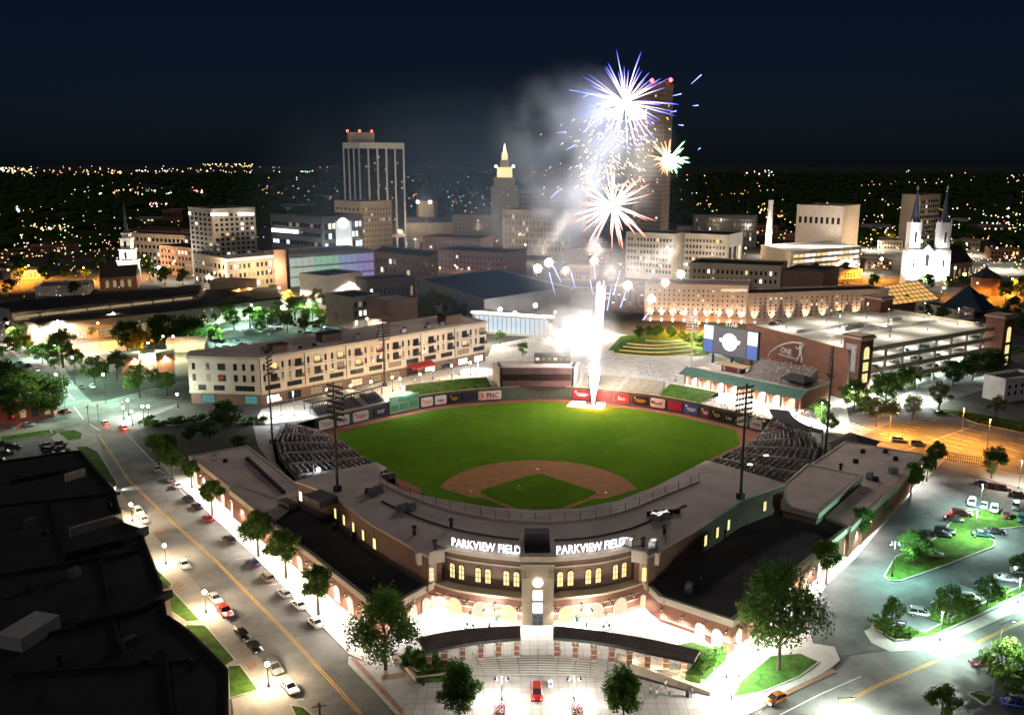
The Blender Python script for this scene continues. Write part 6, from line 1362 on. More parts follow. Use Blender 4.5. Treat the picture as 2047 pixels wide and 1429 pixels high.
trees('loose', [(840, 640, 585), (870, 635, 578), (900, 640, 590), (860, 650, 605), (930, 645, 605)], 'hazy tree between the apartment block and the arena, %s from the left', 'leaf_olive'); trees('loose', [(1045, 712, 682), (1000, 690, 660), (1110, 690, 660)], 'small tree in the smoke behind centre field, %s of three', 'leaf')
trees('dense', [(1278, 678, 650), (1296, 676, 650), (1313, 675, 648), (1341, 676, 650), (1365, 680, 660), (1385, 684, 660), (1405, 690, 660), (1415, 705, 675)], 'small round tree on the amphitheatre lawn, %s from the left', 'leaf')
trees('dense', [(455, 862, 800), (335, 905, 868), (420, 880, 840), (480, 900, 868), (380, 880, 850)], 'unlit tree in the dark garden left of the grandstand, %s of five', 'leaf_dark', wide=1.2)
trees('bush', [(300, 848, 830), (320, 852, 836), (345, 850, 832), (370, 846, 828), (398, 842, 826), (430, 845, 830), (500, 848, 832), (520, 846, 830)], 'dark clipped shrub before the apartment block, %s from the left', 'leaf_dark', 'dark shrubs', 'shrub', 1.5)
trees('bush', [(838, 1325, 1300), (848, 1315, 1292), (862, 1322, 1300), (826, 1312, 1290), (842, 1340, 1318), (872, 1338, 1318), (895, 1340, 1322), (915, 1338, 1322), (855, 1335, 1315), (820, 1328, 1305)], 'clipped shrub in the planter left of the plaza steps, %s of ten', 'leaf', 'left planter shrubs', 'shrub', 1.3, z=1.0)
slab('planter_bed', [(800, 1300), (850, 1292), (885, 1330), (935, 1338), (935, 1350), (835, 1358), (812, 1330)], 0, .9, 'lawn')
slab('planter_bed', [(1348, 1290), (1382, 1282), (1452, 1302), (1400, 1352), (1370, 1346), (1400, 1310)], 0, 1.75, 'lawn')
trees('bush', [(1392, 1318, 1302), (1410, 1325, 1308), (1425, 1312, 1296), (1440, 1306, 1290), (1415, 1335, 1318), (1400, 1340, 1324), (1432, 1322, 1306)], 'shrub in the hedge bed before the right wing, %s of seven', 'leaf', 'right bed shrubs', 'shrub', 1.3, z=1.6)
trees('bush', [(1760, 1248, 1228), (1775, 1262, 1240), (1795, 1270, 1248), (1812, 1270, 1250), (1905, 1222, 1200), (1925, 1215, 1195), (1945, 1206, 1188), (1990, 1198, 1178), (2010, 1190, 1172), (1878, 1240, 1218)], 'loose shrub in the verge by the right road, %s from the left', 'leaf', 'verge shrubs', 'shrub', 1.4)
trees('bush', [(1960, 845, 832), (1985, 850, 836), (2010, 855, 842), (2035, 860, 846), (1930, 835, 822)], 'low orange lit shrub by the upper right car park, %s from the left', 'leaf_olive', 'orange lit shrubs', 'shrub', 1.5)
trees('far', [(1628, 560, 522), (1690, 552, 522), (1655, 565, 535), (1745, 580, 545), (1855, 580, 545), (1893, 578, 550), (1925, 575, 545), (1810, 612, 588), (1960, 615, 585), (2010, 600, 560), (2040, 590, 550), (2025, 640, 590), (1995, 660, 610), (1880, 650, 610), (1850, 640, 605), (2045, 670, 620)], 'dark tree among the streets round the white church, %s of sixteen', 'leaf_dark', 'church quarter trees')
trees('far', [(40, 560, 520), (90, 565, 530), (130, 560, 525), (170, 560, 530), (20, 590, 555), (150, 590, 560), (300, 560, 520), (330, 570, 530), (365, 570, 535), (10, 640, 600), (40, 545, 505), (110, 540, 500), (200, 545, 512), (225, 530, 498), (290, 540, 505)], 'dark tree round the steeple church, %s of fifteen', 'leaf_dark', 'steeple quarter trees')
rt = random.Random(77)
for zi, (x0, x1, y0, y1, n, lab) in enumerate(((0, 230, 655, 720, 12, 'street lit tree in the band left of the exhibition hall'), (240, 480, 640, 690, 14, 'lit tree in the park band before the exhibition hall'), (470, 720, 590, 660, 18, 'bright green tree in the park band behind the apartment block'))):
    for i, (x, y) in enumerate(sorted((rt.uniform(x0, x1), rt.uniform(y0, y1)) for _ in range(n))): tree(rt.choice(['loose', 'dense', 'far']), lab + ', %s from the left' % ORD[i], P(x, y, .05), rt.uniform(6, 10), rt.choice(['leaf', 'leaf', 'leaf_gold', 'leaf_olive']), 'park band trees %d' % zi)
# far woods as one dark mass and the far city lights
b = MB(); r = random.Random(21)
for i in range(5200):
    Y = 900 * (6.5 ** r.random()); x = r.uniform(-.62, .62) * Y; 
    if Y < 1250 and abs(x) < 330: continue
    s = r.uniform(5, 10) * (1 + Y / 4000); b.lathe((x, Y, 0), [(s * .8, 0), (s, s * .5), (s * .5, s * .95), (.1, s * 1.05)], 5)
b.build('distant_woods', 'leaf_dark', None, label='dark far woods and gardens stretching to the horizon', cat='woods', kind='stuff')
LCOL = {'lw': ((1, .92, .78), 4), 'lo': ((1, .55, .18), 4), 'lr': ((1, .12, .08), 4), 'lg': ((.4, 1, .6), 3), 'lb': ((.6, .85, 1), 4)}
for k_, (c, s) in LCOL.items(): glow('city_' + k_, c, s)
LB_ = {k_: MB() for k_ in LCOL}
def dot(x, y, z, s, key):
    p = P(x, y, z); d = p.length / F_PX * .68; LB_[key].lathe(p, [(.01, -s * d), (s * d, 0), (.01, s * d)], 6)
def spray(n, x0, x1, y0, y1, s0, s1, mix):
    for i in range(n): dot(r.uniform(x0, x1), r.triangular(y0, y1), 8, r.uniform(s0, s1), r.choices(list(mix), list(mix.values()))[0])
WO = {'lw': 5, 'lo': 4, 'lr': .5, 'lg': .3, 'lb': 1}; OO = {'lo': 6, 'lw': 2, 'lr': .6, 'lg': .2, 'lb': .2}
spray(70, 0, 245, 336, 352, .9, 2.0, OO); spray(22, 0, 60, 334, 345, 1.4, 2.8, WO); spray(44, 265, 505, 337, 347, .9, 2.0, WO); spray(45, 405, 505, 326, 334, .9, 1.8, OO); spray(40, 140, 290, 365, 395, 1.0, 2.2, WO); spray(60, 270, 345, 376, 392, .8, 1.6, WO)
spray(26, 290, 335, 402, 415, 1.3, 2.2, {'lw': 3, 'lr': 1}); spray(12, 380, 405, 372, 398, 1.5, 2.4, {'lr': 4, 'lw': 1}); spray(26, 40, 140, 446, 462, 1.6, 2.8, {'lw': 2, 'lo': 3}); spray(50, 0, 160, 450, 520, .9, 1.8, {'lo': 3, 'lw': 2, 'lg': 1}); spray(60, 500, 700, 335, 420, .8, 1.6, OO); spray(10, 600, 630, 340, 346, 1, 2, {'lg': 3, 'lw': 1})
spray(70, 815, 985, 335, 440, .9, 2.0, OO); spray(26, 900, 975, 400, 430, 1.2, 2.6, {'lw': 2, 'lo': 2}); spray(60, 1040, 1250, 335, 420, .8, 1.7, OO); spray(18, 1060, 1110, 338, 352, .9, 1.8, {'lr': 2, 'lo': 3}); spray(40, 1340, 1520, 340, 430, .8, 1.8, OO); spray(14, 1480, 1560, 340, 356, 1.1, 2.4, {'lw': 2, 'lg': 2}); spray(45, 1740, 2047, 338, 372, .8, 1.8, WO); spray(110, 1560, 2047, 370, 470, .9, 2.2, OO); spray(60, 1890, 2047, 415, 470, 1.2, 2.8, {'lw': 5, 'lg': 1, 'lo': 2}); spray(40, 1390, 1560, 400, 440, 1.0, 2.4, OO); spray(50, 1900, 2047, 470, 560, 1.0, 2.2, OO); spray(60, 1690, 1800, 420, 520, 1.0, 2.2, OO); spray(12, 30, 38, 412, 425, 3, 4.5, {'lb': 1}); spray(40, 100, 380, 480, 560, .8, 1.5, OO)
spray(130, 0, 400, 395, 560, .7, 1.6, OO); spray(130, 1380, 2047, 395, 600, .7, 1.6, OO); spray(120, 500, 1250, 420, 560, .7, 1.5, OO); spray(60, 0, 1300, 331, 338, .6, 1.2, WO); spray(120, 0, 520, 560, 700, .6, 1.3, {'lw': 3, 'lo': 3, 'lg': 1})
for x0, y0, x1, y1, n, s, k_ in ((0, 352, 330, 346, 20, 1.2, 'lo'), (40, 462, 142, 448, 9, 2.2, 'lw'), (0, 430, 260, 378, 22, 1.1, 'lo'), (1700, 372, 2047, 356, 30, 1.1, 'lo'), (1560, 470, 1800, 398, 22, 1.5, 'lo'), (1900, 440, 2047, 452, 14, 2.2, 'lw'), (1700, 520, 1790, 400, 14, 1.5, 'lo'), (840, 440, 985, 372, 14, 1.4, 'lo'), (1350, 400, 1560, 378, 16, 1.2, 'lo'), (300, 545, 385, 470, 8, 1.4, 'lo'), (0, 520, 230, 495, 14, 1.3, 'lo'), (1900, 560, 2047, 500, 12, 1.6, 'lo')):
    for i in range(n): dot(x0 + (x1 - x0) * i / n + r.uniform(-2, 2), y0 + (y1 - y0) * i / n + r.uniform(-.8, .8), 8, s * r.uniform(.7, 1.2), k_ if r.random() < .85 else 'lw')
NMS = {'lw': 'white', 'lo': 'orange', 'lr': 'red', 'lg': 'green', 'lb': 'blue white'}
for k_, b in LB_.items(): b.build('distant_city_lights', 'city_' + k_, None, label='countless tiny %s lights of the far city' % NMS[k_], cat='city lights', kind='stuff')
# low filler blocks of the far city
rb = random.Random(33)
FBX = [20, 95, 170, 30, 300, 345, 460, 590, 640, 1400, 1450, 1530, 1560, 1750, 1780, 1910, 1990, 1930, 2010, 1760, 1700, 1580, 55, 10, 900, 800, 770, 1130, 1200, 1150, 1930, 1700]
def fbl(x):
    z_ = lambda q: 'left of downtown' if q < 700 else 'behind the fireworks' if q < 1300 else 'right of downtown'
    l = sorted(set(q for q in FBX if z_(q) == z_(x))); FBN[x] = FBN.get(x, 0) + 1
    return z_(x) + (' (nearer one)' if FBN[x] > 1 else ''), ORD[l.index(x)]
FBN = {}
for i, (x, y, wd, yt) in enumerate([(20, 520, 60, 505), (95, 505, 70, 492), (170, 490, 80, 478), (30, 480, 50, 470), (300, 450, 60, 436), (345, 455, 40, 420), (460, 430, 60, 418), (590, 420, 60, 410), (640, 400, 50, 392), (1400, 470, 60, 455), (1450, 455, 60, 445), (1530, 470, 50, 452), (1560, 440, 60, 428), (1750, 470, 60, 452), (1780, 500, 50, 482), (1910, 455, 70, 440), (1990, 470, 70, 452), (1930, 500, 60, 484), (2010, 520, 60, 500), (1760, 540, 50, 520), (1700, 560, 50, 540), (1580, 480, 40, 468), (55, 560, 70, 540), (10, 545, 40, 525), (900, 500, 60, 488), (800, 500, 60, 484), (770, 480, 50, 468), (1130, 500, 60, 485), (1200, 520, 50, 500), (1150, 560, 60, 540), (1930, 640, 40, 620), (1700, 590, 70, 575)]):
    Y = P(x, y).y; bld('far_block', 'low flat roofed far city block %s, %s from the left there' % fbl(x), 'building', [(x - wd / 2, Y), (x + wd / 2, Y + rb.uniform(-20, 20))], yt, rb.choice(['brick_far', 'tan_wall', 'grey_wall', 'brown_wall', 'cream', 'brick_orange']), rb.choice(['dark_roof', 'grey_roof']), [(0, 8, 2, 1, -1, dict(lit=.25, lits=('win_dim', 'win_warm', 'win_orange')))], depth=rb.uniform(18, 35), group='far blocks ' + ('left' if x < 700 else 'centre' if x < 1300 else 'right'))
# ================================================================ CARS
CARC = {'white': (.75, .75, .75), 'black': (.012, .012, .014), 'red': (.32, .015, .015), 'silver': (.42, .42, .43), 'grey': (.14, .14, .145), 'navy': (.015, .025, .07), 'blue': (.02, .07, .42), 'orange': (.5, .15, .02), 'tan': (.3, .24, .17), 'maroon': (.10, .015, .02), 'teal': (.02, .09, .10)}
for k_, c in CARC.items(): mat('paint_' + k_, c, .3, .15, var=0, spec=.6); MATS['paint_' + k_].node_tree.nodes['Principled BSDF'].inputs['Coat Weight'].default_value = .5
def car_parts(kind):
    L, Wc, H, zb = {'sedan': (4.7, 1.82, 1.45, .92), 'suv': (4.75, 1.92, 1.72, 1.02), 'hatch': (4.2, 1.78, 1.5, .95), 'pickup': (5.5, 2.0, 1.8, 1.08)}[kind]; x0 = L / 2
    prof = {'sedan': [(-x0, .35), (-x0, .82), (-x0 + .1, .93), (-x0 + .9, .96), (x0 - 1.25, .93), (x0 - .25, .76), (x0, .62), (x0, .3)], 'suv': [(-x0, .4), (-x0, 1.0), (-x0 + .1, 1.05), (x0 - 1.2, 1.05), (x0 - .2, .92), (x0, .75), (x0, .38)], 'hatch': [(-x0, .35), (-x0, .92), (-x0 + .1, .98), (x0 - 1.0, .95), (x0 - .2, .78), (x0, .62), (x0, .32)], 'pickup': [(-x0, .5), (-x0, 1.08), (x0 - 1.3, 1.1), (x0 - .15, 1.02), (x0, .85), (x0, .45)]}[kind]
    bm_ = bmesh.new(); n = len(prof); vv = [[bm_.verts.new((x, s * Wc / 2, z)) for x, z in prof] for s in (-1, 1)]
    bm_.faces.new(vv[0]); bm_.faces.new(vv[1][::-1])
    for i in range(n): bm_.faces.new((vv[0][i], vv[1][i], vv[1][(i + 1) % n], vv[0][(i + 1) % n]))
    bmesh.ops.recalc_face_normals(bm_, faces=bm_.faces); bmesh.ops.bevel(bm_, geom=bm_.edges[:] , offset=.09, segments=2, affect='EDGES')
    body = bpy.data.meshes.new('body'); bm_.to_mesh(body); bm_.free(); body.materials.append(M('paint_white'))
    for p in body.polygons: p.use_smooth = True
    g0, g1, g2, g3 = {'sedan': (-x0 + .75, -x0 + 1.45, x0 - 2.05, x0 - 1.2), 'suv': (-x0 + .12, -x0 + .5, x0 - 2.0, x0 - 1.15), 'hatch': (-x0 + .15, -x0 + .75, x0 - 1.85, x0 - .95), 'pickup': (-x0 + 2.0, -x0 + 2.25, x0 - 2.1, x0 - 1.35)}[kind]
    zb0 = prof[2][1] - .05; w0, w1 = Wc / 2 - .07, Wc / 2 - .26; gl = MB(); zt = H - .06
    gl.add([(g0, -w0, zb0), (g3, -w0, zb0), (g3, w0, zb0), (g0, w0, zb0), (g1, -w1, zt), (g2, -w1, zt), (g2, w1, zt), (g1, w1, zt)], [(0, 1, 5, 4), (1, 2, 6, 5), (2, 3, 7, 6), (3, 0, 4, 7), (4, 5, 6, 7)])
    rf = MB(); rf.add([(g1 - .05, -w1 - .04, zt), (g2 + .06, -w1 - .04, zt), (g2 + .06, w1 + .04, zt), (g1 - .05, w1 + .04, zt), (g1 + .12, -w1 + .08, zt + .09), (g2 - .12, -w1 + .08, zt + .09), (g2 - .12, w1 - .08, zt + .09), (g1 + .12, w1 - .08, zt + .09)], [(0, 1, 5, 4), (1, 2, 6, 5), (2, 3, 7, 6), (3, 0, 4, 7), (4, 5, 6, 7)])
    for s in (-1, 1):
        for (xa, xb) in ((g0, g1), (g3, g2), ((g0 + g3) / 2, (g1 + g2) / 2)): rf.tube((xa, s * (w0 + .0), zb0), (xb, s * (w1 + .02), zt), .045, n=4)
    wh = MB(); wh.lathe((0, 0, 0), [(.2, -.1), (.33, -.11), (.34, .09), (.2, .11)], 14); wh.v = [Vector((v.x, v.z, v.y)) for v in wh.v]; wh.f = [f[::-1] for f in wh.f]
    rm = MB(); rm.lathe((0, 0, 0), [(.21, -.115), (.21, .115)], 10); rm.v = [Vector((v.x, v.z, v.y)) for v in rm.v]; rm.f = [f[::-1] for f in rm.f]
    hl = MB(); hl.box((0, 0, 0), (.16, .42, .16)); tl = MB(); tl.box((0, 0, 0), (.1, .34, .2))
    return dict(L=L, W=Wc, body=body, gl=gl.mesh('windows', 'glass'), rf=rf.mesh('roof', 'paint_white'), wh=wh.mesh('wheel', 'tyre'), rm=rm.mesh('rim', 'rim'), hl=hl.mesh('headlight', 'headglass' if 'headglass' in MATS else (mat('headglass', (.7, .7, .7), .15, .3, var=0), 'headglass')[1]), tl=tl.mesh('taillight', 'tailglass' if 'tailglass' in MATS else (mat('tailglass', (.3, .02, .02), .2, var=0), 'tailglass')[1]), zh=prof[-2][1] + .02, zt=prof[1][1] - .12)
CK = {k_: car_parts(k_) for k_ in ('sedan', 'suv', 'hatch', 'pickup')}
hl_on = MB().box((0, 0, 0), (.16, .42, .18)).mesh('headlight', 'head_white'); tl_on = MB().box((0, 0, 0), (.1, .36, .22)).mesh('taillight', 'tail_red')
def setm(o, m): o.material_slots[0].link = 'OBJECT'; o.material_slots[0].material = M(m)
def car(kind, colr, loc, rz, label, group=None, lights='', detail=True, z=None):
    k_ = CK[kind]; nm = {'sedan': 'car', 'suv': 'suv', 'hatch': 'hatchback', 'pickup': 'pickup_truck'}[kind]
    r_ = thing(nm, label, 'car' if kind != 'pickup' else 'truck', loc, rz, group)
    o = put('body', k_['body'], r_); setm(o, 'paint_' + colr); put('windows', k_['gl'], r_); o = put('roof', k_['rf'], r_); setm(o, 'paint_' + colr)
    if detail:
        for x in (-k_['L'] * .3, k_['L'] * .31):
            for s in (-1, 1): q = put('wheel', k_['wh'], r_, (x, s * (k_['W'] / 2 - .08), .34)); put('rim', k_['rm'], q)
        for s in (-1, 1):
            put('headlight', hl_on if 'h' in lights else k_['hl'], r_, (k_['L'] / 2 - .05, s * k_['W'] * .34, k_['zh'])); put('taillight', tl_on if 't' in lights else k_['tl'], r_, (-k_['L'] / 2 - .01, s * k_['W'] * .36, k_['zt']))
    if 'h' in lights: p = Vector((math.cos(rz), math.sin(rz), 0)); lamp('SPOT', Vector(loc) + p * (k_['L'] / 2 + .2) + Vector((0, 0, .7)), 900, (1, .96, .88), r_, .1, (p.x, p.y, -.12), 60, .6)
    if 't' in lights: p = Vector((math.cos(rz), math.sin(rz), 0)); lamp('POINT', Vector(loc) - p * (k_['L'] / 2 + .4) + Vector((0, 0, .8)), 60, (1, .05, .03), r_, .1)
    return r_
hL = math.atan2((v2(P(724, 1429)) - v2(P(257, 960))).y, (v2(P(724, 1429)) - v2(P(257, 960))).x); hR = math.atan2((v2(P(1842, 908)) - v2(P(1463, 1237))).y, (v2(P(1842, 908)) - v2(P(1463, 1237))).x); hB = math.atan2((v2(P(2027, 1251)) - v2(P(1640, 1428))).y, (v2(P(2027, 1251)) - v2(P(1640, 1428))).x)
for i, (x, y, k_, c) in enumerate([(630, 1248, 'sedan', 'white'), (597, 1213, 'sedan', 'white'), (568, 1190, 'hatch', 'silver'), (534, 1158, 'suv', 'tan'), (506, 1130, 'sedan', 'navy'), (458, 1083, 'suv', 'black'), (416, 1040, 'sedan', 'red'), (394, 1016, 'sedan', 'black'), (376, 1002, 'suv', 'black'), (354, 974, 'sedan', 'white'), (340, 962, 'sedan', 'grey'), (313, 940, 'hatch', 'silver')]):
    car(k_, c, P(x, y, .02), hL + math.pi + .0, '%s car parked by the stadium kerb of the left street, %s from the near end' % (c, ORD[i]), 'stadium kerb cars')
for i, (x, y, k_, c) in enumerate([(579, 1378, 'sedan', 'white'), (548, 1340, 'suv', 'grey'), (509, 1297, 'sedan', 'black'), (485, 1272, 'sedan', 'black'), (449, 1226, 'pickup', 'red'), (430, 1200, 'sedan', 'silver'), (368, 1132, 'sedan', 'white'), (288, 1042, 'sedan', 'silver'), (277, 1027, 'suv', 'white')]):
    car(k_, c, P(x, y, .02), hL, '%s vehicle parked beside the apartment lawns, %s from the near end' % (c, ORD[i]), 'lawn side cars')
car('sedan', 'red', P(212, 983, .02), hL + 1.35, 'red car leaving the driveway onto the left street with lights on', None, 'ht'); car('suv', 'white', P(247, 858, .04), hL + math.pi, 'white car with red tail lights at the stop line, nearer the stadium', None, 't'); car('sedan', 'silver', P(210, 848, .04), hL + math.pi, 'silver car with red tail lights crossing the left intersection', None, 't')
car('sedan', 'red', P(130, 825, .05), .2, 'red car with tail lights waiting left of the intersection', None, 't'); car('sedan', 'silver', P(55, 852, .05), .15, 'silver car with tail lights at the left edge road', None, 't'); car('hatch', 'white', P(185, 775, .05), hL, 'white car with tail lights under the trees past the intersection', None, 't'); car('hatch', 'grey', P(163, 776, .05), hL, 'grey car with tail lights turning under the trees', None, 't')
for i, (x, y, k_, c) in enumerate([(8, 890, 'sedan', 'black'), (28, 898, 'suv', 'black'), (14, 908, 'sedan', 'navy'), (6, 925, 'sedan', 'black'), (95, 893, 'sedan', 'grey'), (120, 890, 'sedan', 'maroon'), (100, 903, 'suv', 'black'), (124, 900, 'sedan', 'maroon'), (110, 912, 'sedan', 'navy'), (130, 910, 'sedan', 'black')]): car(k_, c, P(x, y, .03), .1, 'dark %s car in the unlit left car park, %s from the left' % (c, ORD[i]), 'unlit car park cars')
for i, (x, y, k_, c) in enumerate([(1942, 1008, 'suv', 'white'), (1987, 1022, 'suv', 'white'), (2012, 1033, 'sedan', 'maroon'), (2042, 1040, 'sedan', 'teal'), (1966, 1014, 'sedan', 'silver'), (2030, 1016, 'suv', 'grey')]): car(k_, c, P(x, y, .03), hR + .15 + math.pi, '%s vehicle in the upper row beyond the grass island, %s from the left' % (c, ORD[i]), 'upper row cars')
for i, (x, y, k_, c, l) in enumerate([(1922, 1030, 'suv', 'maroon', 'th'), (1905, 1042, 'sedan', 'black', ''), (1888, 1066, 'suv', 'black', ''), (1880, 1072, 'sedan', 'black', ''), (1864, 1112, 'suv', 'silver', ''), (1962, 1072, 'sedan', 'teal', ''), (1988, 1066, 'sedan', 'black', '')]): car(k_, c, P(x, y, .03), -.3, '%s car beside the grass island of the right car park, %s in line' % (c, ORD[i]), 'island cars', l)
for i, (x, y, k_, c) in enumerate([(1840, 1230, 'suv', 'silver'), (1936, 1198, 'hatch', 'white'), (2010, 1160, 'sedan', 'white'), (1885, 1214, 'sedan', 'grey'), (1972, 1178, 'suv', 'navy'), (2042, 1146, 'sedan', 'silver')]): car(k_, c, P(x, y, .03), -.35, '%s car nosed towards the right road verge, %s from the left' % (c, ORD[i]), 'verge cars')
car('sedan', 'blue', P(2030, 1412, .03), -.3, 'bright blue car at the lower right edge'); car('suv', 'silver', P(2045, 1393, .03), -.3, 'silver wagon behind the bright blue car'); car('sedan', 'maroon', P(1965, 1330, .03), .1, 'dark maroon car under the tree by the utility pole')
for i, (x, y, c) in enumerate([(1966, 970, 'navy'), (1985, 975, 'maroon'), (2003, 978, 'maroon'), (2036, 992, 'black')]): car('sedan', c, P(x, y, .03), -.5, '%s car in the shade near the orange gate, %s from the left' % (c, ORD[i]), 'shade cars')
car('suv', 'white', P(1798, 882, .05), -.35, 'white van like car parked by the orange car park fence'); car('suv', 'grey', P(1836, 890, .05), -.3, 'grey car parked by the orange car park fence'); car('sedan', 'black', P(1880, 828, .06), -.1, 'black car at the far corner of the orange car park')
car('hatch', 'orange', P(1550, 1402, .04), hB + math.pi, 'orange car with lit headlights driving on the lower right road', None, 'h'); car('suv', 'red', P(1073, 1390, .18), -math.pi / 2, 'red car displayed on the lower plaza in front of the steps')
for i, (x, y, k_, c) in enumerate([(1678, 628, 'suv', 'silver'), (1545, 650, 'sedan', 'black'), (1558, 646, 'sedan', 'silver'), (1955, 652, 'suv', 'white')]): p = P(x, y, 17.62); car(k_, c, p, rzg + .1, '%s car on the garage roof deck, %s listed from the back corner' % (c, ORD[i]) if False else '%s car parked on the garage roof deck%s' % (c, ['', ' by the left edge', ' beside the black one', ' near the right tower'][i]), 'roof deck cars')
i = 0
for lv, fs in ((0, (.06, .14, .24, .34, .44, .6)), (4.4, (.05, .13, .22, .3, .4, .5, .6, .7)), (8.8, (.1, .2, .34, .48, .62, .8)), (13.2, (.12, .38, .52, .9))):
    for f in fs:
        q = C0.lerp(R1, f) + (BL - C0).normalized() * 3.6; c = rnd.choice(['black', 'white', 'silver', 'teal', 'navy', 'grey', 'red']); 
        car(rnd.choice(['sedan', 'suv']), c, (q.x, q.y, lv + .03), rzg + math.pi / 2, '%s car inside the garage on %s, %s from the corner tower' % (c, {0: 'the ground level', 4.4: 'the second level', 8.8: 'the third level', 13.2: 'the fourth level'}[lv], ORD[fs.index(f)]), 'garage cars', detail=lv > 20); i += 1
for i, (x, y) in enumerate([(575, 648), (590, 652), (605, 655), (618, 650), (632, 655), (645, 652), (600, 665), (620, 668), (640, 664), (655, 660), (560, 660), (545, 668), (470, 682), (485, 690), (440, 700), (455, 695)]): c = rnd.choice(['black', 'white', 'silver', 'navy', 'grey']); car(rnd.choice(['sedan', 'suv']), c, P(x, y, .03), rnd.choice([.4, 1.9]), '%s car in the green lit car park behind the apartment block, %s of sixteen' % (c, ORD[i]), 'green car park cars', detail=False)
sheet('car_park', [(410, 705), (520, 690), (720, 655), (700, 620), (560, 632), (420, 665)], .02, 'lot_asphalt')
for i, (x, y, c) in enumerate([(40, 728, 'maroon'), (56, 733, 'black'), (72, 742, 'white'), (242, 690, 'red'), (222, 708, 'white')]): car('sedan', c, P(x, y, .04), hL + .2, '%s car on the upper left street, %s from the left' % (c, ORD[i]), 'upper left street cars', detail=False)
# ================================================================ LAMP POSTS
def post(label, p, h, kind, en, colr, group=None, rz=0.0, bulb='bulb_warm', down=False):
    r_ = thing({'globe': 'globe_lamp_post', 'bell': 'bell_lamp_post', 'cobra': 'cobra_lamp_post', 'box': 'box_lamp_post'}[kind], label, 'lamp post', p, rz, group)
    key = (kind, round(h, 1), bulb)
    if key not in PM:
        b = MB(); g = MB()
        if kind == 'globe':
            b.lathe((0, 0, 0), [(.28, 0), (.28, .3), (.12, .6), (.08, 1.0), (.065, h - .5), (.16, h - .45), (.1, h - .35)], 10); g.ball((0, 0, h), .42, 12, 8)
        elif kind == 'bell':
            b.lathe((0, 0, 0), [(.25, 0), (.2, .6), (.08, .9), (.06, h + .2)], 8)
            for s in (-1, 1): b.tube((0, 0, h), (s * .9, 0, h + .15), .04, n=5); b.lathe((s * .95, 0, h - .5), [(.36, 0), (.26, .25), (.1, .5), (.04, .7)], 10); g.ball((s * .95, 0, h - .5), .2, 8, 5)
        elif kind == 'cobra':
            b.tube((0, 0, 0), (0, 0, h), .14, .08, 8); b.tube((0, 0, h - .2), (1.8, 0, h + .2), .05, n=5); b.box((2.1, 0, h + .2), (.8, .3, .16)); g.box((2.15, 0, h + .1), (.5, .24, .06))
        else:
            b.tube((0, 0, 0), (0, 0, h), .1, .08, 6); b.box((0, 0, .3), (.4, .4, .6)); b.box((0, 0, h + .1), (.5, .5, .18)); g.lathe((0, 0, h - .35), [(.1, 0), (.22, .35)], 8)
        PM[key] = (b.mesh('post', 'metal_dark' if kind in ('globe', 'bell') else 'pole_grey'), g.mesh('bulb', bulb))
    put('post', PM[key][0], r_); put('bulb', PM[key][1], r_)
    off = {'globe': Vector((0, 0, h)), 'bell': Vector((0, -.3, h - .75)), 'cobra': Vector((2.1 * math.cos(rz), 2.1 * math.sin(rz), h - .1)), 'box': Vector((0, 0, h - .6))}[kind]
    if en: 
        if down: lamp('SPOT', Vector(p) + off, en, colr, r_, .5, (0, 0, -1), 162, .25)
        elif kind in ('globe', 'bell'): lamp('POINT', Vector(p) + off, en, colr, r_, .45)
        else: lamp('SPOT', Vector(p) + off, en, colr, r_, .25, (0, 0, -1), 150 if kind == 'bell' else 158, 1.0 if kind == 'bell' else .5)
    return r_
PM = {}
WARM, WHITE, COOL, SOD = (1, .78, .48), (1, .93, .82), (.7, 1, .9), (1, .35, .035)
def posts(lst, kind, lab, en, colr, bulb, group=None, z=.1, rz=0.0):
    for i, (x, y, yt) in enumerate(lst):
        p = P(x, y, z); post(lab % ORD[i % 20] if '%s' in lab else lab, p, max(3, hz(x, y, yt, z) - z), kind, en, colr, group, rz, bulb)
posts([(537, 1372, 1327), (412, 1224, 1183), (332, 1127, 1090), (265, 1042, 1008)], 'globe', 'black lamp post with glowing globe beside the apartment lawns, %s from the near end', 13000, WARM, 'bulb_warm', 'lawn lamp posts', .15)
posts([(265, 850, 822), (248, 838, 815), (287, 838, 812), (298, 835, 812), (356, 815, 788), (258, 830, 800)], 'globe', 'globe lamp post at the lit corner of the left intersection, %s of six', 4200, (.85, 1, .85), 'bulb_white', 'corner globes', .15)
posts([(562, 830, 797), (655, 808, 779), (702, 797, 771), (742, 788, 763), (785, 782, 754), (800, 778, 757), (866, 768, 739), (903, 758, 731), (940, 750, 725), (840, 772, 748)], 'globe', 'warm globe lamp on the concourse before the apartment shops, %s from the left', 4300, WARM, 'bulb_warm', 'concourse globes', .05)
posts([(545, 838, 791), (588, 832, 783), (808, 800, 772), (955, 742, 722)], 'box', 'cool white lamp on the left field concourse, %s from the left', 2500, (.8, .92, 1), 'bulb_cool', 'cool concourse lamps', .05)
posts([(1003, 1400, 1352), (1147, 1400, 1352)], 'bell', 'twin bell lamp post beside the red car on the plaza, %s from the left', 1050, WHITE, 'bulb_white', 'plaza bell lamps', .17)
posts([(978, 1252, 1216), (1172, 1252, 1216)], 'bell', 'twin bell lamp post before the entrance arches, %s from the left', 800, WHITE, 'bulb_white', 'arch bell lamps', PZ)
posts([(1462, 1397, 1348)], 'bell', 'twin bell lamp post on the corner by the lawn triangle', 2200, WHITE, 'bulb_white', None, .15)
posts([(1783, 1152, 1083)], 'bell', 'tall twin bell lamp post at the tip of the car park island', 3600, (.45, 1, .82), 'bulb_cool', None, .15)
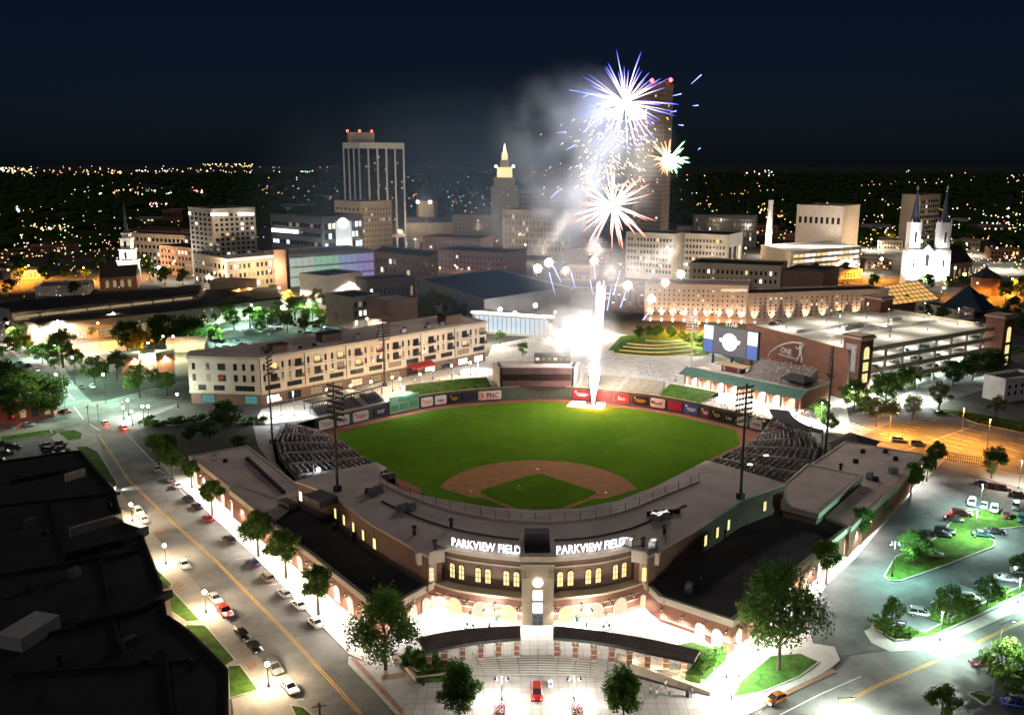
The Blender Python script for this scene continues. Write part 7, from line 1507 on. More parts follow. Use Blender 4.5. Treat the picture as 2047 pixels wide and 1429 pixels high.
posts([(1468, 1344, 1288), (1878, 1280, 1222), (2034, 1205, 1155), (1958, 1025, 968), (1948, 1075, 1020)], 'box', 'slim bright lamp post beside the right roads, %s in line', 5500, (.66, 1, .84), 'bulb_white', 'right slim lamps', .15)
for i, (x, y, yt, rz) in enumerate(((1985, 1385, 1245, .2), (1672, 1440, 1392, -.3), (133, 838, 692, 2.6), (65, 655, 620, 0))):
    post('tall pole with outreach lamp arm, %s' % ('by the right road', 'at the bottom edge', 'at the far left corner', 'in the upper left street')[i], P(x, y, .1), hz(x, y, yt), 'cobra', (4200, 4200, 7000, 9000)[i], ((.85, 1, .85), (.9, 1, .85), (.9, 1, .7), (1, .85, .6))[i], None, rz, 'bulb_white')
post('wooden pole with orange sodium lamp by the orange car park', P(1777, 872, .1), hz(1777, 872, 826), 'cobra', 12000, SOD, None, 0, 'bulb_sodium'); post('orange lamp pole standing in the middle of the orange car park', P(1920, 882, .1), hz(1920, 882, 816), 'box', 11000, SOD, None, 0, 'bulb_sodium'); post('orange lamp pole by the gate of the orange car park', P(1972, 905, .1), hz(1972, 905, 838), 'box', 12000, SOD, None, 0, 'bulb_sodium')
post('lamp pole in the lower right garage street', P(2036, 975, .1), 8, 'box', 5000, (1, .85, .65), None, 0, 'bulb_warm')
for i, (x, y, c, bl) in enumerate([(1700, 815, 'w', 1), (1762, 795, 'w', 1), (1932, 742, 'w', 1), (1640, 850, 'w', 1), (1830, 800, 'w', 0)]): post('slim lamp along the garage street, %s from the corner tower' % ORD[i], P(x, y, .1), 8, 'box', 11000, (.9, 1, .85), 'garage street lamps', 0, 'bulb_white')
# city street lamps, orange and white; leading green ones added to brighten left street
MDL = [(150, 768, 'g'), (118, 806, 'g'), (60, 826, 'g'), (212, 806, 'g'), (20, 690, 'w'), (200, 690, 'o'), (330, 720, 'o'), (160, 715, 'w'), (90, 720, 'g'), (300, 735, 'g'), (350, 720, 'g'), (230, 668, 'w'), (120, 685, 'w'), (440, 690, 'g'), (568, 655, 'C'), (505, 650, 'g'), (620, 640, 'g'), (640, 600, 'g'), (765, 640, 'O'), (480, 615, 'o'), (500, 612, 'o'), (560, 610, 'w'), (700, 600, 'w'), (786, 568, 'O'), (880, 565, 'o'), (910, 560, 'o'), (1000, 660, 'C'), (1030, 665, 'w'), (1070, 650, 'C'), (1110, 665, 'w'), (320, 565, 'C'), (60, 560, 'o'), (20, 570, 'o'), (170, 565, 'o'), (250, 555, 'o'), (420, 580, 'w'), (590, 570, 'w'), (660, 575, 'C'), (680, 545, 'C'), (1395, 690, 'w'), (1360, 668, 'o'), (1420, 665, 'o'), (1180, 665, 'w'), (1700, 545, 'w'), (1760, 545, 'C'), (1745, 560, 'o'), (1885, 590, 'O'), (1925, 580, 'O'), (1950, 600, 'o'), (1905, 565, 'C'), (2020, 590, 'o'), (1660, 545, 'w'), (1640, 580, 'o'), (1720, 575, 'o'), (1990, 520, 'w'), (1930, 510, 'w'), (1770, 480, 'o'), (1740, 500, 'w'), (2010, 540, 'w'), (1810, 500, 'C'), (1840, 505, 'C'), (735, 680, 'w'), (690, 640, 'o'), (1320, 640, 'w'), (960, 690, 'w')]
for i, (x, y, k_) in enumerate(MDL):
    colr, bl = {'o': (SOD, 'bulb_sodium'), 'O': (SOD, 'bulb_sodium'), 'w': ((1, .9, .7), 'bulb_warm'), 'g': ((.55, 1, .72), 'bulb_cool'), 'C': ((.85, .95, 1), 'bulb_white')}[k_]
    post('%s street lamp in the mid distance streets, %s of its colour from the left' % ({'o': 'small orange', 'O': 'bright orange', 'w': 'warm white', 'g': 'green tinted', 'C': 'brilliant white'}[k_], ORD[sorted((q[0], q[1]) for q in MDL if q[2] == k_).index((x, y))]), P(x, y, 0), 11, 'globe', (120000 if k_ in 'OC' else 95000) * min(1.2, (P(x, y).y / 520) ** 4), colr, 'mid distance lamps ' + k_, 0, bl, True)
    if k_ in 'OC': p = P(x, y, 0); MB().ball((p.x, p.y, 11), 1.1, 10, 6).build('lamp_globe', bl, bpy.data.objects[list(INV)[-1]])
# wall lamps of the wings light the pavements
wall_lamps(LE[2], LE[3], 9, 4.6, 1000, (1, .88, .76), 'wall lamp on the left wing front, %s from the far end')
wall_lamps(LE[0], LE[2], 8, 4.6, 950, (1, .88, .76), 'wall lamp on the far left wing, %s from the far end')
wall_lamps(RE[0], RE[1], 9, 4.6, 1000, (1, .90, .78), 'wall lamp on the right wing front, %s from the near corner')
wall_lamps(RE[1], RE[2], 7, 4.6, 1300, (1, .9, .8), 'wall lamp on the far right wing, %s from the near side', dist=1.2)
wall_lamps(v2(P(1322, 1190, 7)), v2(P(1463, 1237, 7)), 4, 4.8, 700, (1, .93, .85), 'wall lamp on the right wing plaza face, %s from the left')
wall_lamps(v2(P(765, 1216, 7)), v2(P(862, 1163, 7)), 3, 4.8, 700, (1, .93, .85), 'wall lamp on the left wing plaza face, %s from the left')
for pts, lab in ((FA, 'left'), (FB, 'right')):
    for i, t in enumerate((.12, .41, .70, .97) if lab == 'left' else (.02, .30, .60, .88)):
        q, rz = along(pts, t); n_ = Vector((math.sin(rz), -math.cos(rz))); r_ = thing('wall_lamp', 'lantern between the entrance arches %s of the clock tower, %s from the left' % (lab, ORD[i]), 'lamp', (q.x, q.y, 5.0), rz); put('bracket', WLM['b'], r_); put('shade', WLM['s'], r_)
        lamp('SPOT', (q.x + n_.x * 1.0, q.y + n_.y * 1.0, 4.7), 380, (1, .93, .84), r_, .15, (n_.x * .5, n_.y * .5, -1), 150, .5)
# ================================================================ FLOODLIGHT MASTS
mat('mast', (.05, .05, .05), .6, .5, var=0); mat('mast_pale', (.5, .48, .44), .6, .3, var=0)
lampcan = MB(); lampcan.lathe((0, 0, 0), [(.12, -.3), (.34, .0), (.36, .12)], 8); lampcan.v = [Vector((v.x, -v.z, v.y)) for v in lampcan.v]; LCM = {k_: lampcan.mesh('floodlight', k_) for k_ in ('mast', 'mast_pale')}
def mast(label, x, y, zb_, yt, rows, cols, m, aim):
    p = P(x, y, zb_); H = hz(x, y, yt, zb_) - zb_; d = v2(aim) - v2(p); rz = math.atan2(d.y, d.x) + math.pi / 2
    r_ = thing('floodlight_mast', label, 'mast', p, rz); put('pole', MB().tube((0, 0, -.2), (0, 0, H), .36, .2, 8).box((0, 0, .6), (1.4, 1.4, 1.6)).mesh('pole', m), r_)
    for j in range(rows):
        z = H - .8 - j * 1.25; put('crossarm', PM.setdefault(('xa', cols, m), MB().box((0, -.3, 0), (cols * .95, .12, .12)).box((0, -.15, 0), (.3, .4, .2)).mesh('crossarm', m)), r_, (0, 0, z))
        for i in range(cols): put('floodlight', LCM[m], r_, ((i - (cols - 1) / 2) * .92, -.45, z - .25))
    put('platform', PM.setdefault(('pf', m), MB().box((0, -.4, 0), (4.2, 1.6, .12)).box((0, -1.15, .9), (4.2, .06, .06)).box((-2, -1.15, .45), (.06, .06, .9)).box((2, -1.15, .45), (.06, .06, .9)).mesh('platform', m)), r_, (0, 0, H - 1.2 * rows - 1.4)); return r_
for a in (('dark floodlight mast on the left of the upper roof', 675, 982, 13.7, 764, 6, 6, 'mast'), ('dark floodlight mast on the right of the upper roof', 1480, 997, 13.7, 766, 6, 6, 'mast'), ('slim floodlight mast before the left end of the apartment block', 545, 886, 0, 700, 5, 5, 'mast'), ('grey floodlight mast against the apartment block roof', 769, 772, 0, 630, 7, 6, 'mast'), ('tall floodlight mast behind the right grandstand', 1647, 940, 0, 692, 6, 5, 'mast'), ('pale floodlight mast beside the amphitheatre', 1381, 735, 0, 618, 7, 6, 'mast_pale')): mast(*a, (8, 260))
# slim banner poles in the stands
for i, (x, y, yt) in enumerate([(1497, 962, 928), (1528, 962, 910), (1557, 965, 893), (1588, 940, 872), (1615, 930, 858), (598, 955, 905), (627, 952, 905), (570, 925, 868), (545, 920, 862)]):
    r_ = thing('stand_pole', 'slim pale pole rising from the %s grandstand, %s from the left' % (('right', ORD[i]) if i < 5 else ('left', ORD[[2, 3, 1, 0][i - 5]])), 'pole', P(x, y, 0)); p = P(x, y, 0); h = hz(x, y, yt)
    MB().tube((p.x, p.y, -3), (p.x, p.y, h), .1, .08, 6).build('shaft', 'pole_grey', r_); MB().box((p.x, p.y, h), (1.2, .25, .25)).build('lamp_head', 'bulb_soft' if i in (0, 1) else 'pole_grey', r_)
p = P(637, 949, 0); r_ = thing('work_light', 'single brilliant white light at the back of the left grandstand', 'lamp', (p.x, p.y, 0)); MB().ball((p.x, p.y, 1.6), .55, 10, 6).build('bulb', 'bulb_cool', r_); MB().tube((p.x, p.y, -2.5), (p.x, p.y, 1.4), .06).build('stand', 'metal_dark', r_); lamp('POINT', (p.x, p.y, 2.6), 150, (.8, .92, 1), r_, .3)
# ================================================================ PEOPLE
def person_mesh(pose):
    J = [(0, 0, .95), (0, 0, 1.2), (0, 0, 1.45), (0, .01, 1.56), (0, .02, 1.68), (.1, 0, .9), (.11, .04 if pose else 0, .5), (.12, .18 * pose - .02, .08), (.12, .18 * pose + .14, .03), (-.1, 0, .9), (-.11, .02, .5), (-.12, -.18 * pose - .02, .08), (-.12, -.18 * pose + .14, .03), (.2, 0, 1.42), (.27, -.05 * pose, 1.14), (.27, .12 * pose, .9), (-.2, 0, 1.42), (-.27, .06 * pose, 1.14), (-.27, .14 * pose, .9)]
    Ed = [(0, 1), (1, 2), (2, 3), (3, 4), (0, 5), (5, 6), (6, 7), (7, 8), (0, 9), (9, 10), (10, 11), (11, 12), (2, 13), (13, 14), (14, 15), (2, 16), (16, 17), (17, 18)]
    rd = [.15, .15, .16, .06, .11, .1, .075, .05, .045, .1, .075, .05, .045, .075, .05, .04, .075, .05, .04]
    me_ = bpy.data.meshes.new('body'); me_.from_pydata(J, Ed, []); o = bpy.data.objects.new('tmp', me_); col.objects.link(o); md = o.modifiers.new('s', 'SKIN')
    for v, q in zip(me_.skin_vertices[0].data, rd): v.radius = (q, q * .85)
    me_.skin_vertices[0].data[0].use_root = True; s2 = o.modifiers.new('d', 'SUBSURF'); s2.levels = 1; s2.render_levels = 1
    bpy.context.view_layer.update(); out = bpy.data.meshes.new_from_object(o.evaluated_get(bpy.context.evaluated_depsgraph_get())); bpy.data.objects.remove(o)
    out.materials.clear()
    for m in ('cloth1', 'cloth0', 'skin'): out.materials.append(M(m))
    for f in out.polygons:
        z = f.center.z; f.material_index = 0 if z < .95 else 2 if z > 1.5 or (z < 1.12 and abs(f.center.x) > .2) else 1; f.use_smooth = True
    return out
PE = [person_mesh(0), person_mesh(1)]; hairm = MB().ball((0, .0, 1.72), .115, 8, 5, .8).mesh('hair', 'hair')
def person(x, y, z, label, top='cloth0', legs='cloth1', pose=0, rz=0.0, group=None):
    p = P(x, y, z); r_ = thing('person', label, 'person', p, rz, group); o = put('body', PE[pose], r_); put('hair', hairm, r_)
    for i, m in enumerate((legs, top)): o.material_slots[i].link = 'OBJECT'; o.material_slots[i].material = M(m)
    return r_
person(1226, 1228, PZ + .02, 'person in grey standing in the right entrance arch', 'cloth0', 'cloth1'); person(1382, 1392, .18, 'person in dark clothes walking past the litter bin', 'cloth1', 'cloth3', 1, .4); person(1428, 1342, .18, 'person in purple top on the path by the hedge bed', 'cloth3', 'cloth0', 1, 1.0)
for i, (x, y) in enumerate([(1300, 1388), (1312, 1395), (1322, 1384), (1338, 1390), (1330, 1376)]): person(x, y, .18, 'person in pale clothes walking in the group below the ramp, %s of five' % ORD[i], 'cloth6', ['cloth1', 'cloth3', 'cloth4'][i % 3], 1, i, 'ramp walkers')
for i, (x, y) in enumerate([(1590, 838), (1598, 842), (1603, 833), (1612, 846), (1618, 838), (1625, 850), (1632, 842), (1622, 858), (1640, 855), (1608, 828)]): person(x, y, .05, 'dark dressed person standing on the concourse behind the black canopy, %s from the left' % ORD[i], ['cloth1', 'cloth3', 'cloth2'][i % 3], 'cloth1', i % 2, i * 1.3, 'canopy bystanders')
for i, (x, y) in enumerate([(1175, 818), (1182, 819)]): person(x, y, FZ + .05, 'technician standing on the outfield grass before the launch pad, %s from the left' % ORD[i], 'cloth1', 'cloth1', 0, 0, 'launch crew')
for i, (x, y) in enumerate([(872, 763), (865, 760), (878, 764), (905, 756), (950, 752), (918, 752), (830, 765), (825, 770), (1265, 764), (1280, 768), (1300, 770), (1315, 772), (1350, 765), (1400, 770), (1440, 782), (1385, 775)]): person(x, y, .06, 'small figure on the outfield concourse, %s of sixteen from the left' % ORD[i], CR[i % 7], 'cloth1', i % 2, i * 2.1, 'outfield concourse visitors')
for i, (x, y) in enumerate([(1800, 985), (1806, 990), (1812, 984), (1796, 992)]): person(x, y, .16, 'pale dressed person on the bright pavement by the far right wing, %s of four' % ORD[i], 'cloth0', 'cloth1', 1, i, 'right pavement walkers')
person(1043, 982, FZ + .06, 'player in white near the pitching mound, left one', 'cloth0', 'cloth6', 1, .5); person(1037, 978, FZ + .06, 'player in pale kit near the pitching mound, right one' if False else 'player in pale kit beside the one in white', 'cloth6', 'cloth0', 1, 1.8)
# ================================================================ SMALL FURNITURE
bn = MB(); bn.lathe((0, 0, 0), [(.3, 0), (.34, .9), (.36, 1.0), (.2, 1.15)], 12)
BN = {k_: bn.mesh('litter_bin', m) for k_, m in (('g', 'metal_green'), ('k', 'metal_dark'))}
for x, y, z, k_, lab in ((992, 1240, PZ, 'g', 'green litter bin left of the clock tower door'), (1155, 1241, PZ, 'g', 'green litter bin right of the clock tower door'), (846, 1368, .17, 'k', 'dark litter bin by the left planter wall'), (1374, 1392, .17, 'k', 'dark litter bin at the foot of the ramp')): p = P(x, y, z); put('litter_bin', BN[k_], None, p, 0, None, lab, 'bin')
p = P(1100, 1372, .18); r_ = thing('sandwich_board', 'white sandwich board sign beside the red car', 'sign', p, .3); put('board', MB().box((0, -.2, .6), (.8, .05, 1.2)).box((0, .2, .6), (.8, .05, 1.2)).mesh('board', 'pan_white'), r_); put('print', MB().box((0, -.24, .7), (.5, .03, .5)).mesh('print', 'pan_blue'), r_)
p = P(1800, 1262, .2); r_ = thing('verge_sign', 'purple sign panel on two posts in the verge', 'sign', p, -.3); mat('purple', (.12, .05, .2), .6); put('panel', MB().box((0, 0, 1.6), (1.8, .1, 1.5)).mesh('panel', 'purple'), r_); put('posts', MB().box((-.8, .08, .9), (.1, .1, 1.8)).box((.8, .08, .9), (.1, .1, 1.8)).mesh('posts', 'pole_grey'), r_); put('print', MB().box((0, -.07, 1.9), (1.2, .02, .25)).box((0, -.07, 1.4), (1.3, .02, .15)).mesh('print', 'ink_white'), r_)
for x, lab in ((998, 'left'), (1153, 'right')):
    p = P(x, 1420, .18); r_ = thing('flower_bed', 'pink and white flower bed on the plaza %s of the red car' % lab, 'flowers', p); b = MB(); rr = random.Random(x)
    MB().box((p.x, p.y, .35), (1.5, 3.0, .4)).build('planter', 'stone', r_)
    for i in range(260): c = (p.x + rr.uniform(-.9, .9), p.y + rr.uniform(-1.7, 1.7), .55 + rr.uniform(0, .5)); b.mat(rr.randrange(3)); b.ball(c, rr.uniform(.06, .13), 5, 3)
    if 'petal_pink' not in MATS: mat('petal_pink', (.6, .12, .3), .8, var=0); mat('petal_white', (.75, .65, .65), .8, var=0)
    b.build('blossoms', ['petal_pink', 'petal_white', 'lawn'], r_, kind='stuff')
for i, (x, y) in enumerate(((1968, 1392), (1974, 1396))): 
    if i == 0: p = P(x, y, .2); r_ = thing('bench', 'pale slatted bench on the grass by the lower right car park', 'bench', p, -.4); [put('slat', MB().box((0, yy, zz), (2.2, .12, .05)).mesh('slat', 'bench_metal'), r_) for yy, zz in ((-.2, .45), (0, .45), (.2, .45), (.32, .7), (.35, .9))]; [put('leg', MB().box((xx, .05, .22), (.08, .5, .44)).mesh('leg', 'metal_dark'), r_) for xx in (-.9, .9)]
pt = MB().box((0, 0, .75), (1.0, 1.0, .07)).tube((0, 0, 0), (0, 0, .75), .06).mesh('table_top', 'bench_metal'); ptb = MB().box((0, 0, .45), (.45, .4, .06)).box((0, .2, .7), (.45, .05, .4)).tube((0, 0, 0), (0, 0, .45), .04).mesh('chair', 'bench_metal')
i = 0
for gi, (x0, y0, dx, dy, nx, ny, lab) in enumerate(((1276, 738, 14, 2.6, 6, 3, 'amphitheatre end of the concourse'), (1418, 796, 17, 6.5, 7, 3, 'terrace above the right field panels'))):
    for a_ in range(nx):
        for c_ in range(ny):
            x, y = x0 + dx * a_ + 3 * c_, y0 + dy * a_ + 7 * c_ - 4; p = P(x, y, .3 if gi else .05); r_ = thing('patio_table', 'metal table on the %s, %s row, %s from the left' % ('amphitheatre concourse' if gi == 0 else 'right field terrace', ['back', 'middle', 'front'][c_], ORD[a_]), 'table', p, rnd.uniform(0, 1.5), 'tables on the ' + lab); put('table_top', pt, r_)
            for q in range(4): an = q * math.pi / 2; put('chair', ptb, r_, (.85 * math.sin(an), .85 * math.cos(an), 0), -an)
# left field shelters and seats
for i, (x0, y0, x1, y1) in enumerate(((623, 808, 690, 793), (690, 792, 722, 784), (725, 782, 765, 772))):
    q = [P(x0, y0, 3.2), P(x1, y1, 3.2)]; d = v2(q[1]) - v2(q[0]); n_ = Vector((-d.y, d.x)).normalized(); a, c = v2(q[0]), v2(q[1]); r_ = thing('picnic_shelter', 'dark flat roofed shelter behind the left field seats, %s from the left' % ORD[i], 'shelter', (*a, 0)); MB().prism([a, c, c + n_ * 6, a + n_ * 6], 3.1, 3.5).build('roof', 'dark_roof', r_)
    for k_ in (a, c, c + n_ * 5.7, a + n_ * 5.7): m_ = (a + c) / 2 + n_ * 3; k2 = k_.lerp(m_, .06); MB().box((*k2, 1.55), (.25, .25, 3.1)).build('post', 'metal_dark', r_)
st = MB(); sb_ = thing('left_field_seats', 'block of dark navy seats above the left field panels', 'seats', (*wall_at(700), .3)); tier_ = MB()
for k_ in range(6):
    a, c = wall_strip(642, 775, 1.4 + 1.0 * k_, 2.4 + 1.0 * k_, 12); z = .3 + .38 * k_
    for i in range(12):
        tier_.prism([a[i], a[i + 1], c[i + 1], c[i]], 0, z); m0, m1 = a[i].lerp(c[i], .6), a[i + 1].lerp(c[i + 1], .6); n = int((m1 - m0).length / .6); rz = math.atan2((m1 - m0).y, (m1 - m0).x)
        if i in (3, 8): continue
        for q in range(n): p = m0.lerp(m1, (q + .5) / n); st.box((p.x, p.y, z + .45), (.46, .4, .08), rz); u_ = (c[i] - a[i]).normalized() * .22; st.box((p.x + u_.x, p.y + u_.y, z + .7), (.46, .08, .45), rz)
tier_.build('tier', 'concrete_dark', sb_); st.build('seat_rows', 'seat_navy', sb_, kind='stuff')
# iron fence of the orange car park and traffic signals
fa, fb = P(1880, 918), P(1960, 930); r_ = thing('iron_gate', 'tall iron gate and fence at the orange car park', 'fence', fa); n = 18
for i in range(n + 1): q = fa.lerp(fb, i / n); MB().tube((q.x, q.y, 0), (q.x, q.y, 2.6), .06, n=5).build('picket', 'metal_dark', r_)
b = MB()
for z in (.4, 1.4, 2.4): b.tube((fa.x, fa.y, z), (fb.x, fb.y, z), .05)
b.build('rails', 'metal_dark', r_)
sm = MB().box((0, 0, 0), (.4, .35, 1.1)).mesh('housing', 'metal_dark')
for i, (x, y, yt) in enumerate(((178, 850, 812), (198, 845, 810), (248, 835, 805))):
    p = P(x, y, 0); r_ = thing('traffic_signal', 'dark traffic signal at the left intersection, %s from the left' % ORD[i], 'traffic light', p); h = hz(x, y, yt); MB().tube((p.x, p.y, 0), (p.x, p.y, h), .08).build('pole', 'metal_dark', r_); child_at('housing', sm, r_, (p.x, p.y, h)); MB().ball((p.x, p.y - .22, h + .3), .16).build('signal_lens', 'red_beacon', r_)
p = P(640, 1442, 0); r_ = thing('utility_pole', 'top of a dark utility pole at the bottom edge of the left street', 'pole', p); h = hz(640, 1442, 1404); MB().tube((p.x, p.y, 0), (p.x, p.y, h), .2, .16, 8).build('shaft', 'wood', r_); MB().box((p.x, p.y, h - .6), (2.2, .14, .14), .3).build('crossarm', 'wood', r_)
# white tarpaulin and launch rack
tp = px([(1132, 812), (1142, 801), (1212, 804), (1206, 818)], FZ + .07); b = MB(); b.sheet(tp, FZ + .09); b.build('tarpaulin', 'white_wall', None, label='white tarpaulin spread on the outfield grass', cat='tarpaulin')
p = P(1182, 807, FZ + .1); r_ = thing('firework_rack', 'dark rack of firework mortar tubes on the tarpaulin', 'rack', p)
MB().box((p.x, p.y, FZ + .5), (4.2, 1.8, .8)).build('rack_frame', 'awning_red', r_)
for i in range(8): MB().tube((p.x - 1.7 + .48 * i, p.y, FZ + .5), (p.x - 1.75 + .5 * i, p.y, FZ + 1.7), .16, n=7).build('mortar_tube', 'metal_dark', r_)
# ================================================================ FIREWORKS
def streakmat(name, stops, s):
    m = bpy.data.materials.new(name); m.use_nodes = True; t = m.node_tree; t.nodes.clear(); o = t.nodes.new('ShaderNodeOutputMaterial'); e = t.nodes.new('ShaderNodeEmission'); tc = t.nodes.new('ShaderNodeTexCoord'); sp = t.nodes.new('ShaderNodeSeparateXYZ'); rp = t.nodes.new('ShaderNodeValToRGB')
    el = rp.color_ramp.elements; el[0].position = stops[0][0]; el[0].color = (*stops[0][1], 1); el[1].position = stops[-1][0]; el[1].color = (*stops[-1][1], 1)
    for q, c in stops[1:-1]: n_ = el.new(q); n_.color = (*c, 1)
    e.inputs[1].default_value = s; t.links.new(tc.outputs['Object'], sp.inputs[0]); t.links.new(sp.outputs[0], rp.inputs[0]); t.links.new(rp.outputs[0], e.inputs[0]); t.links.new(e.outputs[0], o.inputs[0]); m.cycles.emission_sampling = 'NONE'; MATS[name] = m
streakmat('fw_blue', [(0, (1, .9, .85)), (.35, (1, .82, .78)), (.6, (.7, .6, 1)), (.8, (.22, .25, 1)), (1, (.06, .08, .9))], 2.4)
streakmat('fw_red', [(0, (1, .95, .9)), (.55, (1, .85, .78)), (.8, (1, .5, .38)), (1, (.75, .1, .05))], 2.2)
streakmat('fw_gold', [(0, (1, .95, .85)), (.5, (1, .8, .5)), (1, (.9, .35, .1))], 2); streakmat('fw_green', [(0, (1, 1, .92)), (.7, (.95, 1, .85)), (.9, (.3, 1, .4)), (1, (.05, .6, .15))], 2.6)
streakmat('fw_bluecore', [(0, (.5, .55, 1)), (1, (.15, .18, 1))], 3)
def streak_mesh(m, w0, w1, w2):
    b = MB(); n = 5; pr = [(0, w0), (.3, w1), (.6, w1), (.88, w2), (1, w2 * .15)]; vs_ = []
    for x, r0 in pr:
        for i in range(n): a = 2 * math.pi * i / n; vs_.append((x, r0 * math.cos(a), r0 * math.sin(a) - .9 * x * x))
    b.add(vs_, [(k_ * n + i, (k_ + 1) * n + i, (k_ + 1) * n + (i + 1) % n, k_ * n + (i + 1) % n) for k_ in range(len(pr) - 1) for i in range(n)]); return b.mesh('streak', m)
FY = 352.0
def burst(label, x, y, rad, n, m, seed, wd, core, energy, colr, split=None, squash=1.0):
    c = PD(x, y, FY); r_ = thing('firework_burst', label, 'firework', c); rr = random.Random(seed); me1 = streak_mesh(m, wd * .8, wd, wd * .75); me2 = streak_mesh(split, wd, wd * 1.3, wd * 1.6) if split else None; ga_ = math.pi * (3 - math.sqrt(5))
    for i in range(n):
        z = 1 - 2 * (i + .5) / n; a = ga_ * i + rr.uniform(-.25, .25); q = math.sqrt(1 - z * z); d = Vector((q * math.cos(a), z * .8 + rr.uniform(-.15, .15), q * math.sin(a))); d.normalize(); L = rad * rr.uniform(.62, 1.12) * (squash if d.z < 0 else 1)
        o = put('streak', me2 if split and d.x > .25 else me1, r_, d * rad * .06); o.rotation_euler = d.to_track_quat('X', 'Z').to_euler(); o.scale = (L, 1, rr.uniform(.6, 1.9) if split is None else 1)
    put('burst_core', MB().ball((0, 0, 0), core, 14, 9).mesh('burst_core', 'fw_core'), r_); lamp('POINT', c, energy * 1.9, colr, r_, core * 1.6); return r_
glow('fw_core', (1, .95, .9), 30)
burst('large upper firework burst of white streaks with blue tips', 1250, 206, 17.5, 92, 'fw_blue', 1, .15, 1.5, 30000, (.9, .85, 1)); burst('lower firework burst of white streaks with red tips', 1225, 413, 16.0, 64, 'fw_red', 2, .24, 2.2, 60000, (1, .85, .75)); burst('small firework burst orange on the left and green on the right', 1336, 322, 9.0, 54, 'fw_gold', 3, .2, 2.6, 40000, (1, .95, .8), 'fw_green', .55)
c = PD(1218, 228, FY); MB().ball(c, 1.6, 12, 8).build('bright_star', 'fw_core', None, label='blazing white star just left below the upper burst', cat='firework')
for i, (x, y, s) in enumerate([(1075, 537, 2.0), (1097, 525, 2.0), (1131, 540, 1.5), (1188, 521, 1.8), (1255, 571, 2.1), (1302, 597, 1.9), (1330, 565, 1.8), (1361, 548, 1.9)]):
    c = PD(x, y, FY - 4); r_ = thing('flash_star', 'small blazing white flash above the outfield, %s from the left' % ORD[i], 'firework', c); put('core', MB().ball((0, 0, 0), s * .75, 14, 9).mesh('core', 'fw_core'), r_); me1 = PM.setdefault('fwr', streak_mesh('fw_gold', .12, .1, .05)); rr = random.Random(i)
    for k_ in range(14): d = Vector((rr.gauss(0, 1), rr.gauss(0, 1), rr.gauss(0, 1))).normalized(); o = put('ray', me1, r_, d * .4); o.rotation_euler = d.to_track_quat('X', 'Z').to_euler(); o.scale = (s * rr.uniform(1.0, 1.5), 1, 1)
    lamp('POINT', c, 7000, (1, .9, .8), r_, s * .8)
rr = random.Random(5); b = MB(); b2 = MB()
for i in range(330):
    x, y = rr.gauss(1222, 48), rr.uniform(235, 385); x += (y - 310) * -.2; Y = FY + rr.uniform(-12, 12); p = PD(x, y, Y); d = Vector((rr.uniform(.5, 1), 0, rr.uniform(.4, 1.0))).normalized() if x < 1225 else Vector((rr.uniform(-1, -.2), 0, rr.uniform(.3, 1))).normalized(); L = rr.uniform(.4, 1.5); b.tube(p, p + d * L, .06, .14, 4)
glow('spark_gold', (1, .68, .38), 3.2); b.build('falling_sparks', 'spark_gold', None, label='cloud of short golden sparks falling between the bursts', cat='sparks', kind='stuff')
for i, (x0, y0, x1, y1) in enumerate([(1382, 168, 1402, 150), (1137, 180, 1158, 184), (1345, 192, 1362, 188), (1112, 266, 1132, 264), (1222, 572, 1214, 620), (1240, 540, 1226, 590), (1122, 565, 1105, 530), (1110, 590, 1098, 545), (1150, 575, 1142, 545), (1190, 560, 1188, 530), (1252, 580, 1240, 615), (1300, 620, 1285, 640), (1100, 396, 1118, 380), (1132, 300, 1150, 290), (1395, 300, 1400, 296), (1340, 225, 1352, 222), (1165, 195, 1176, 190), (1185, 590, 1180, 560), (1385, 212, 1396, 211), (1356, 250, 1366, 251)]):
    a, c = PD(x0, y0, FY), PD(x1, y1, FY); b = MB(); b.tube(a, c, .06, .18, 5); b.build('blue_comet', 'spark_blue' if 'spark_blue' in MATS else (glow('spark_blue', (.3, .36, 1), 4), 'spark_blue')[1], None, label='thin blue spark trail, %s of twenty around the fireworks' % ORD[i], cat='spark', group='blue spark trails')
# fountain of sparks from the launch rack
f0 = P(1186, 806, FZ + 1.5); r_ = thing('spark_fountain', 'tall white fountain of sparks rising from the launch rack', 'firework', f0); rr = random.Random(8)
glow('fountain_white', (1, .96, .92), 12); ft = PD(1197, 560, FY - 6); 
for i in range(46):
    t = rr.random(); s = Vector((rr.gauss(0, .5), rr.gauss(0, .5), 0)); e = f0.lerp(ft, rr.uniform(.25, 1.0)) + Vector((rr.gauss(0, 1.2), rr.gauss(0, 1.2), 0)) * (1 if i > 6 else .3); b = MB(); b.tube(f0 + s * .3, f0.lerp(e, .6), .2, .42, 5); b.tube(f0.lerp(e, .6), e, .42, .03, 5); b.build('jet', 'fountain_white', r_)
lamp('POINT', f0.lerp(ft, .42), 29000, (1, .92, .85), r_, 2.0); lamp('POINT', f0 + Vector((0, -1, 2.0)), 7000, (1, .25, .18), r_, .6); lamp('POINT', PD(1160, 672, FY), 8000, (1, .94, .88), r_, 2.0)  # last lamp is added inside the plume to whiten its smoke
